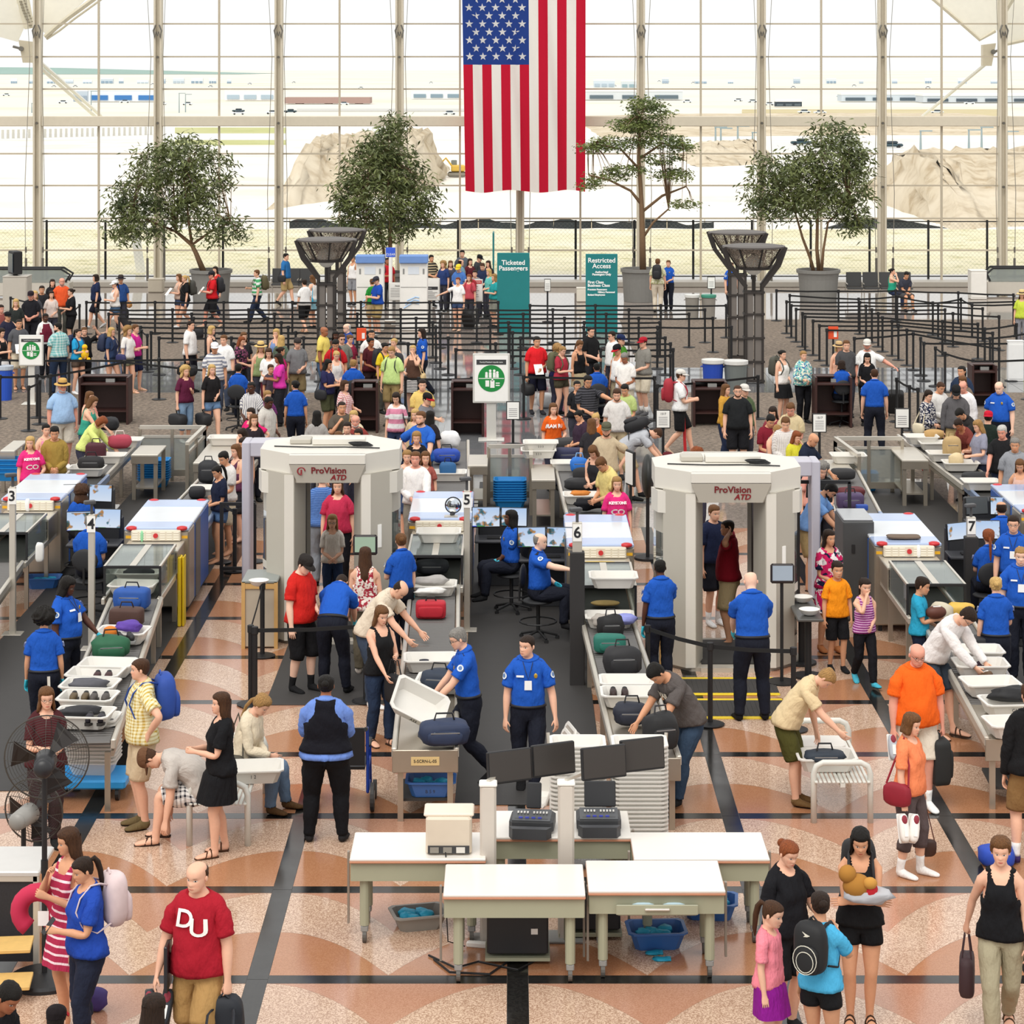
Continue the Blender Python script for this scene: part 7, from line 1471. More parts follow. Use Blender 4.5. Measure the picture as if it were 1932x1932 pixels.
# left cabinet with perforated side, boards
p=Vector((-4.75,21.35,0));r=thing('cabinet','grey-topped cabinet with dark perforated front at the left edge','cabinet',p);MB().box((0,.2,.84),(1.1,.7,.05),bev=.01).build('worktop',mat('d2d0cc',.3,.3),r);MB().box((0,-.12,.42),(.98,.02,.72)).build('perforated_front',mat('2c2c30',.6,.2,.3,60),r);MB().box((0,-.135,.80),(1.06,.02,.05)).build('trim',STL,r)
for sx in (-1,1):MB().box((sx*.52,-.12,.41),(.05,.05,.82)).build('leg',STL,r)
for k,(px,py,lab) in enumerate(((22,1792,'upper plywood board leaning low at the left edge'),(20,1818,'lower plywood board at the left edge'))):o=tag(MB().box((0,0,.02),(.55,.35,.03),bev=.004).build('plywood_board',mat('d8b068',.7,0,.15,12),None,at(px,py,.3)+Vector((-.1,0,0)),.1),lab,'board');o.location.z=.32-.2*k
# transport chair behind the woman in the vest
def wheelchair():
 p=at(640,1535);r=thing('wheelchair','blue framed wheelchair pushed by the woman in the dark vest','wheelchair',p+Vector((.02,.1,0)));bm=mat('2346a8',.35,.2)
 for s in (-1,1):
  MB().tube([(s*.28,-.30,.95),(s*.28,-.10,.92),(s*.28,.0,.55),(s*.28,.0,.2)],.018,7).build('frame',bm,r);MB().tube([(s*.28,.0,.66),(s*.28,.40,.66),(s*.28,.45,.46),(s*.28,.0,.46)],.016,7).build('armrest',bm,r);MB().tube([(s*.28,0,.46),(s*.28,.42,.46),(s*.28,.55,.1)],.016,7).build('leg_tube',bm,r);MB().tube([(s*.28,.0,.2),(s*.28,.42,.2)],.015,6).build('lower_tube',bm,r);MB().tube([(s*.28,-.38,.98),(s*.28,-.22,.945)],.022,7).build('grip',BLACK,r);MB().box((s*.28,.22,.68),(.06,.30,.03),bev=.008).build('arm_pad',BLACK,r)
  for yy,rr in ((.0,.15),(.45,.10)):w=MB().cyl((s*.33-.02,yy,rr),(s*.33+.02,yy,rr),rr,n=20).build('wheel',mat('3c3b3a',.6),r);MB().cyl((s*.33-.024,yy,rr),(s*.33+.024,yy,rr),rr*.45,n=12).build('hub',GREYM,w)
 MB().box((0,.2,.46),(.5,.42,.03)).build('seat',BLACK,r);MB().box((0,-.03,.70),(.5,.03,.4)).build('backrest',BLACK,r)
wheelchair()
# ---- luggage and trays on the belts ------------------------------------------------------------------------------------------------
def lump(px,py,z,r3,col,label,cat='bag',nm='bag',e=.6,rz=0,jit=.05,handle=None,pocket=False,group=None):
 p=at(px,py,z);r=thing(nm,label,cat,p,rz,group);m=bagmat(col);soft((0,0,r3[2]),r3,e,16,10,jit=jit,seed=int(px+py)).build('body',m,r,smooth=True)
 if handle:MB().tube([(-r3[0]*.4,-.02,r3[2]*1.9),(-r3[0]*.3,0,r3[2]*2+.07),(r3[0]*.3,0,r3[2]*2+.07),(r3[0]*.4,.02,r3[2]*1.9)],.010,6).build('handle',mat(handle,.6),r)
 if pocket:soft((0,-r3[1]*.9,r3[2]*.8),(r3[0]*.7,r3[1]*.3,r3[2]*.55),.6,12,8).build('front_pocket',m,r,smooth=True);MB().box((0,-r3[1]*1.12,r3[2]*1.25),(r3[0]*1.1,.01,.012)).build('zip',mat('8f8f90',.4,.5),r)
 return r
def cloth_heap(px,py,z,r3,col,label,cat='jacket'):return lump(px,py,z,r3,col,label,cat,'folded_'+cat if cat in ('jacket','sweater') else cat,.9,.3,.22)
def shoes(px,py,z,col,label,rz=0.0,s=1.0):
 for k,sx in enumerate((-.06,.06)):
  p=at(px,py,z)+Vector((sx*1.1,0,0));r=thing('shoe',label+(', left of the pair' if k==0 else ', right of the pair'),'shoe',p,rz);m=mat(col,.6);MB().prism([(-.04,.12),(.04,.12),(.045,0),(.05,-.09),(.02,-.14),(-.03,-.13),(-.045,-.05)],0,.025).build('sole',mat('2a2623' if col!='1a1a1c' else '8a8a88',.7),r);soft((0,.0,.055),(.042,.115,.045),.75,12,8,jit=.03).build('upper',m,r,smooth=True);MB().ell((0,.06,.09),(.03,.04,.02),10,6).build('opening',BLACK,r)
def ontray(px,py,label,z=.80,rz=0,code=None,me=None):return tray(at(px,py,z),rz,label,me,None,code)
ontray(262,1096,'white tray inside the lane four hood',.76);lump(262,1092,.80,(.22,.14,.07),'2a2a2e','black bag in the tray under the lane four hood')
ontray(252,1120,'white tray under the blue suitcase on lane four',.78,-.1);lump(249,1148,.80,(.24,.15,.14),'1f4f9c','blue soft suitcase on the lane four rollers','suitcase','suitcase',.4,-.1,.02,'1a1a1c',True);lump(239,1181,.79,(.22,.13,.12),'4a3028','brown leather case on the lane four rollers','case','briefcase',.35,-.1,.02,'2a1a14')
ontray(232,1210,'white tray of shoes and a purple jacket on lane four',.79,-.1);cloth_heap(242,1192,.90,(.18,.12,.07),'5a3a9c','purple jacket in the lane four shoe tray');lump(208,1203,.92,(.085,.08,.07),'d8781c','orange stuff sack in the lane four shoe tray','sack','stuff_sack',.8);shoes(236,1210,.86,'1a1a1c','black and white shoe in the lane four shoe tray',.4)
lump(209,1242,.79,(.24,.19,.14),'1f5a3c','green duffel bag touched by the reaching officer','bag','duffel_bag',.7,.2,.08,'1a1a1c',True);ontray(203,1272,'empty white tray behind the sandals tray on lane four',.79,-.1);ontray(180,1290,'white tray of black sandals on lane four',.79,-.1);shoes(194,1284,.83,'3a1a1c','dark strappy sandal in the lane four tray')
ontray(170,1312,'white tray under the grey jacket on lane four',.80,-.1);cloth_heap(168,1302,.86,(.24,.10,.07),'55555c','grey jacket in a tray on lane four');ontray(166,1336,'white tray of brown shoes on lane four',.80,-.1);shoes(150,1324,.86,'5a4a30','olive shoe in the lane four brown shoe tray');shoes(188,1325,.86,'4a4440','grey-brown shoe at the right of the brown shoe tray')
ontray(158,1368,'nearest white tray on lane four with a black jacket',.80,-.1);cloth_heap(150,1352,.88,(.22,.10,.06),'2c2c30','black jacket in the nearest lane four tray');shoes(180,1364,.86,'26222c','dark shoe beside the black jacket in the nearest lane four tray')
ontray(828,1020,'white tray resting on the lane five hood',1.18);lump(816,1000,1.08,(.2,.09,.03),'1e1e28','flat black cap on the lane five hood','hat','flat_cap');lump(815,1082,.77,(.24,.15,.10),'26262e','black bag under the lane five hood','bag','bag',.6,0,.05,None,True);ontray(818,1120,'white tray of pale clothes on lane five',.78);cloth_heap(814,1105,.88,(.22,.12,.07),'a9a5a2','grey knit sweater in the lane five tray','sweater')
cloth_heap(812,1122,.84,(.2,.08,.05),'e6e4e0','white shirt in the lane five tray','shirt');rs=suitcase('b0182a',at(813,1165,.78),-math.pi/2,'red wheeled suitcase upright on the lane five rollers',.40,.24,.22,.78);ontray(812,1262,'white tray of sunglasses on the lane five plate',.79,.05);lump(800,1250,.84,(.06,.03,.02),'1a1a2a','dark sunglasses in the lane five tray','sunglasses','sunglasses');ontray(838,1302,'white tray under the navy backpack on lane five',.79,-.1)
lump(829,1302,.86,(.22,.13,.12),'2a3444','navy and grey backpack held open by the officer','bag','backpack',.7,-.2,.08,'1a1a1c',True);nb=lump(838,1404,.79,(.28,.16,.13),'26324e','navy duffel with pale panel at the end of lane five','bag','duffel_bag',.6,.1,.08,'15151a',True);MB().box((-.02,-.17,.12),(.20,.02,.10),.0,bev=.008).build('pale_panel',mat('a9c4d2',.6),nb)
o=tray(at(783,1330,1.0)+Vector((0,0,-.05)),.25,'white tray tilted in the hand of the woman with long hair',BM,None,'A55');o.rotation_euler=(math.radians(38),math.radians(28),.1);text('S-SCRN-L-05',.045,INK,None,(-.93,25.27,.665)).parent=None
t_=[q for q in COL.objects if q.name.startswith('lettering') and q.parent is None][0];rt5=[q for q in COL.objects if q.name=='roller_table.001'][0];MB().box((0,8.008,.655),(.30,.006,.09)).build('label_plate',mat('d8bc84',.6),rt5);t_.location=(0,8.014,.655);t_.rotation_euler=(math.pi/2,0,math.pi);t_.parent=rt5
ontray(1157,1105,'white tray on the lane six hood',1.18);lump(1142,1142,.78,(.2,.12,.03),'c9a468','tan straw hat under the lane six hood','hat','straw_hat',.9);ontray(1150,1180,'white tray under the shiny black bag on lane six',.78);lump(1152,1202,.82,(.17,.13,.14),'141416','shiny black handbag on the lane six rollers','bag','handbag',.7,.1,.1,'26262a',True);cloth_heap(1180,1178,.86,(.14,.12,.07),'8a90d0','lavender jacket beside the shiny black bag on lane six');cloth_heap(1135,1182,.84,(.13,.10,.08),'a39c94','grey sweater behind the shiny black bag on lane six','sweater')
lump(1150,1230,.79,(.20,.11,.11),'1f6a5c','green satchel on the lane six rollers','bag','satchel',.4,.05,.03,None,True);lump(1174,1275,.79,(.23,.14,.18),'232326','large black backpack on the lane six rollers','backpack','backpack',.7,.1,.06,'1a1a1c',True);ontray(1183,1305,'rear white tray before the black backpack on lane six',.79);ontray(1186,1328,'white tray of black sandals on lane six',.79);shoes(1168,1316,.83,'2a1614','black sandal in the lane six tray')
lump(1192,1366,.79,(.21,.15,.12),'1e2230','navy backpack on the lane six plate','backpack','backpack',.7,0,.07,'15151a',True);lump(1246,1415,.80,(.19,.15,.20),'1a1a1c','black travel bag being packed by the leaning man','bag','duffel_bag',.7,.3,.08,'26262a',True)
lump(1812,1162,.80,(.18,.12,.09),'d8b050','mustard yellow sack on lane seven','bag','sack',.8,.2,.12);lump(1775,1172,.80,(.17,.14,.12),'c9bfa8','cream knit bag on lane seven before the teal boy','bag','knit_bag',.8,0,.15);fb=thing('football','brown rugby-shaped football on the cream bag of lane seven','ball',at(1766,1155,1.02),.2);MB().ell((0,0,0),(.14,.085,.085),16,10).build('skin',mat('5a2e20',.6),fb,smooth=True);MB().box((0,-.03,.08),(.10,.02,.012)).build('lacing',WHITE,fb)
lump(1846,1218,.80,(.17,.12,.06),'26262a','flat black case on lane seven','case','case',.4,0,.03);ontray(1842,1246,'far white tray on lane seven before the white shirt',.79);ontray(1850,1272,'second white tray on lane seven holding a dark cap',.79);lump(1852,1262,.82,(.07,.06,.05),'3a2436','dark knitted cap in a lane seven tray','hat','cap',.9);ontray(1868,1308,'white tray on lane seven below the held boot',.79,.1,'E80');ontray(1905,1345,'white tray with a black jacket on lane seven',.79,.1,'C14');cloth_heap(1908,1325,.87,(.26,.14,.09),'1c1c1e','black jacket spilling from a lane seven tray');ontray(1915,1385,'nearest white tray on lane seven at the right edge',.79,.1)
# infeed side
ontray(165,896,'white tray with a black handbag on the lane three infeed',.78);lump(172,888,.84,(.24,.14,.13),'1e1c1e','black handbag with gold fittings on the lane three infeed','bag','handbag',.7,0,.05,'1a1a1c',True);lump(181,868,.84,(.19,.10,.16),'4a1a26','burgundy tote standing on the lane three infeed','bag','tote_bag',.45,0,.04,'2a1a1a');ontray(205,872,'white tray with pale shoes on the lane three infeed',.78);lump(226,846,.85,(.22,.14,.13),'c:5a3a5c:b04a5a:20','purple plaid bag on the lane three infeed','bag','travel_bag',.7,.2,.08,'e6e0d8');ontray(238,842,'white tray at the far end of the lane three infeed',.78);lump(205,812,.9,(.2,.14,.13),'1c1c20','black bag handled by the woman in the teal top','bag','bag',.7,0,.1);ontray(425,838,'white tray before the woman with a raised hand',.86);ontray(394,935,'white tray beside the navy-shirted girl',.76);lump(393,912,.80,(.18,.13,.2),'26282c','black backpack upright on the lane four infeed','backpack','backpack',.6,0,.06,'1a1a1c',True);lump(372,940,.78,(.14,.12,.1),'1e1e22','dark bag at the mouth of the lane four machine')
ontray(846,905,'white tray of bags on the lane five infeed',.78);lump(845,897,.82,(.15,.11,.12),'245a8c','blue handbag in the lane five infeed tray','bag','handbag',.6,0,.05,'15151a');lump(842,873,.80,(.26,.15,.13),'2348a8','blue and black duffel on the lane five infeed','bag','duffel_bag',.6,.1,.06,'1a1a1c',True);lump(848,845,.84,(.2,.16,.16),'e9e9ea','white plastic carrier bag on the lane five infeed','bag','carrier_bag',.8,0,.12);lump(840,862,.9,(.2,.1,.05),'5a2f8c','purple jacket on top of the blue duffel','jacket','jacket',.9,0,.2)
ontray(1016,862,'upper white tray labelled 223 by the orange-shirted woman',.95,0,'2 2 3');ontray(1020,848,'white tray labelled 233 held by the orange-shirted woman',1.05,0,'2 3 3');lump(1073,872,.80,(.30,.17,.13),'26284a','navy suitcase lying on the lane six infeed','suitcase','suitcase',.4,.1,.03,None,True);lump(1068,846,.85,(.24,.13,.10),'3a3a3c','charcoal bag behind the navy suitcase on lane six','bag','bag',.5);ontray(1072,886,'white tray behind the blue backpack on lane six',.78);lump(1093,892,.80,(.17,.12,.14),'1f6ac0','bright blue backpack on the lane six infeed','backpack','backpack',.7,0,.06,'7fb0e0',True);lump(1100,908,.80,(.18,.12,.12),'k:3a3a3c:1e1e20:6a6a6c','grey patterned backpack on the lane six infeed','backpack','backpack',.7);lump(1094,924,.80,(.26,.14,.10),'232326','long black bag on the lane six infeed','bag','bag',.6,0,.1);ontray(1098,948,'white tray of brown shoes on the lane six infeed',.78);cloth_heap(1095,936,.88,(.16,.10,.05),'c97a2c','orange-brown jacket in the lane six infeed tray');cloth_heap(1112,962,.82,(.24,.16,.10),'c:24503c:1e1e22:26','green plaid jacket at the mouth of the lane six machine')
lump(1590,905,.82,(.22,.13,.10),'2a2a2c','dark grey bag on the lane seven infeed');lump(1606,937,.80,(.24,.14,.08),'5a1c22','red and black bag on the lane seven infeed','bag','bag',.6,0,.1);lump(1604,960,.80,(.22,.14,.13),'4a3a5c','purple suitcase at the mouth of the lane seven machine','suitcase','suitcase',.35,.05,.02,'2a2a2a',True);ontray(1600,872,'white tray of papers behind lane seven',.86);lump(1626,962,1.28,(.09,.06,.04),'24489a','blue glove box on the lane seven machine','box','glove_box',.2)
ontray(1738,836,'far white tray on the lane eight infeed',.86);ontray(1766,848,'long white tray on the lane eight infeed',.80);ontray(1782,868,'white tray with a yellow cloth on the lane eight infeed',.80);lump(1762,828,.9,(.2,.12,.09),'b8935c','flat tan bag on the lane eight infeed','bag','bag',.7);lump(1796,864,.84,(.17,.12,.20),'b99c6c','tall tan backpack on the lane eight infeed','backpack','backpack',.6,0,.06,'8a7048',True);ontray(1812,886,'white tray with a cream knit bag on lane eight',.80);lump(1804,878,.86,(.13,.11,.11),'d8c298','cream knit bag in the lane eight tray','bag','knit_bag',.8,0,.12);lump(1843,908,.80,(.26,.15,.08),'232325','black bag under the hand of the man in black on lane eight');ontray(1850,922,'white tray at the mouth of the lane eight machine',.79)
lump(1705,1015,1.28,(.24,.12,.02),'6a5848','brown folded paper on the lane seven machine','paper','folded_paper',.4);lump(1713,1050,1.08,(.10,.06,.05),'22408c','blue glove box on the lane seven hood','box','glove_box',.2);lump(1733,1052,1.08,(.03,.03,.09),'f0f0ee','white spray bottle on the lane seven hood','bottle','spray_bottle',.7);lump(261,1018,1.08,(.03,.02,.09),'141416','black two-way radio on the lane four hood','radio','two_way_radio',.3);lump(268,1022,1.08,(.025,.025,.08),'8fd0a0','green-tinted spray bottle on the lane four hood','bottle','spray_bottle',.7);lump(52,965,1.08,(.04,.04,.10),'e8e8e6','white spray bottle on the lane three hood','bottle','spray_bottle',.7);lump(75,1060,.85,(.06,.05,.14),'e9e8e4','white soap dispenser on the lane three post','bottle','dispenser',.5);lump(1132,1062,1.08,(.22,.05,.006),'e6c030','yellow sticker sheet on the lane six hood','sticker','sticker_sheet',.3)
# bench contents
ontray(1558,1448,'white tray with a backpack on the right bench',.46,0);lump(1556,1436,.56,(.22,.12,.06),'26303c','blue-grey backpack lying in the bench tray','backpack','backpack',.7,0,.12,'15151a',True);tray(at(1549,1398,.60),0,'upside-down white tray behind the backpack tray on the right bench',BM).rotation_euler=(math.radians(185),0,0);ontray(478,1470,'white tray labelled 12 at the back of the left bench',.46,.1,'1 2');lump(393,1490,.46,(.13,.10,.10),'5a6a34','green pouch on the left bench beside the bent man','bag','pouch',.8,0,.15)
lump(1880,1632,.0,(.18,.14,.10),'2348b0','blue bag on the floor behind the man in the black jacket');lump(175,1905,0,(.12,.09,.09),'3a2a6a','purple and black bag at the seated figure bottom left','bag','bag',.7,0,.1)
lump(232,605,.0,(.18,.14,.2),'1e1e20','black wheeled bag with a plush animal in the left queue','suitcase','suitcase',.5,.3,.04,'1a1a1c');pl=lump(243,581,.40,(.11,.10,.11),'b8864a','brown plush animal riding the black bag in the left queue','toy','plush_toy',.9,0,.1)
for px,py,z,lab in ((372,640,.0,'black bag on the floor in the left queue'),(1028,770,0,'grey plastic bag beside the curly-haired woman'),):lump(px,py,z,(.2,.14,.18),'222226' if px<500 else 'b9bcbe',lab,'bag','bag',.7,0,.1)
roller_table((-1.1,40.6),(-1.21,46.2),.66,'loaded infeed table of lane five');roller_table((1.25,38.7),(1.08,46.0),.66,'loaded infeed table of lane six');roller_table((5.62,38.8),(5.85,43.0),.66,'loaded infeed table of lane seven');roller_table((8.12,41.3),(7.9,46.9),.58,'loaded infeed table of lane eight');roller_table((-7.55,42.3),(-7.55,46.4),.66,'loaded infeed table of lane three');roller_table((-5.2,39.9),(-5.05,44.0),.66,'loaded infeed table of lane four')
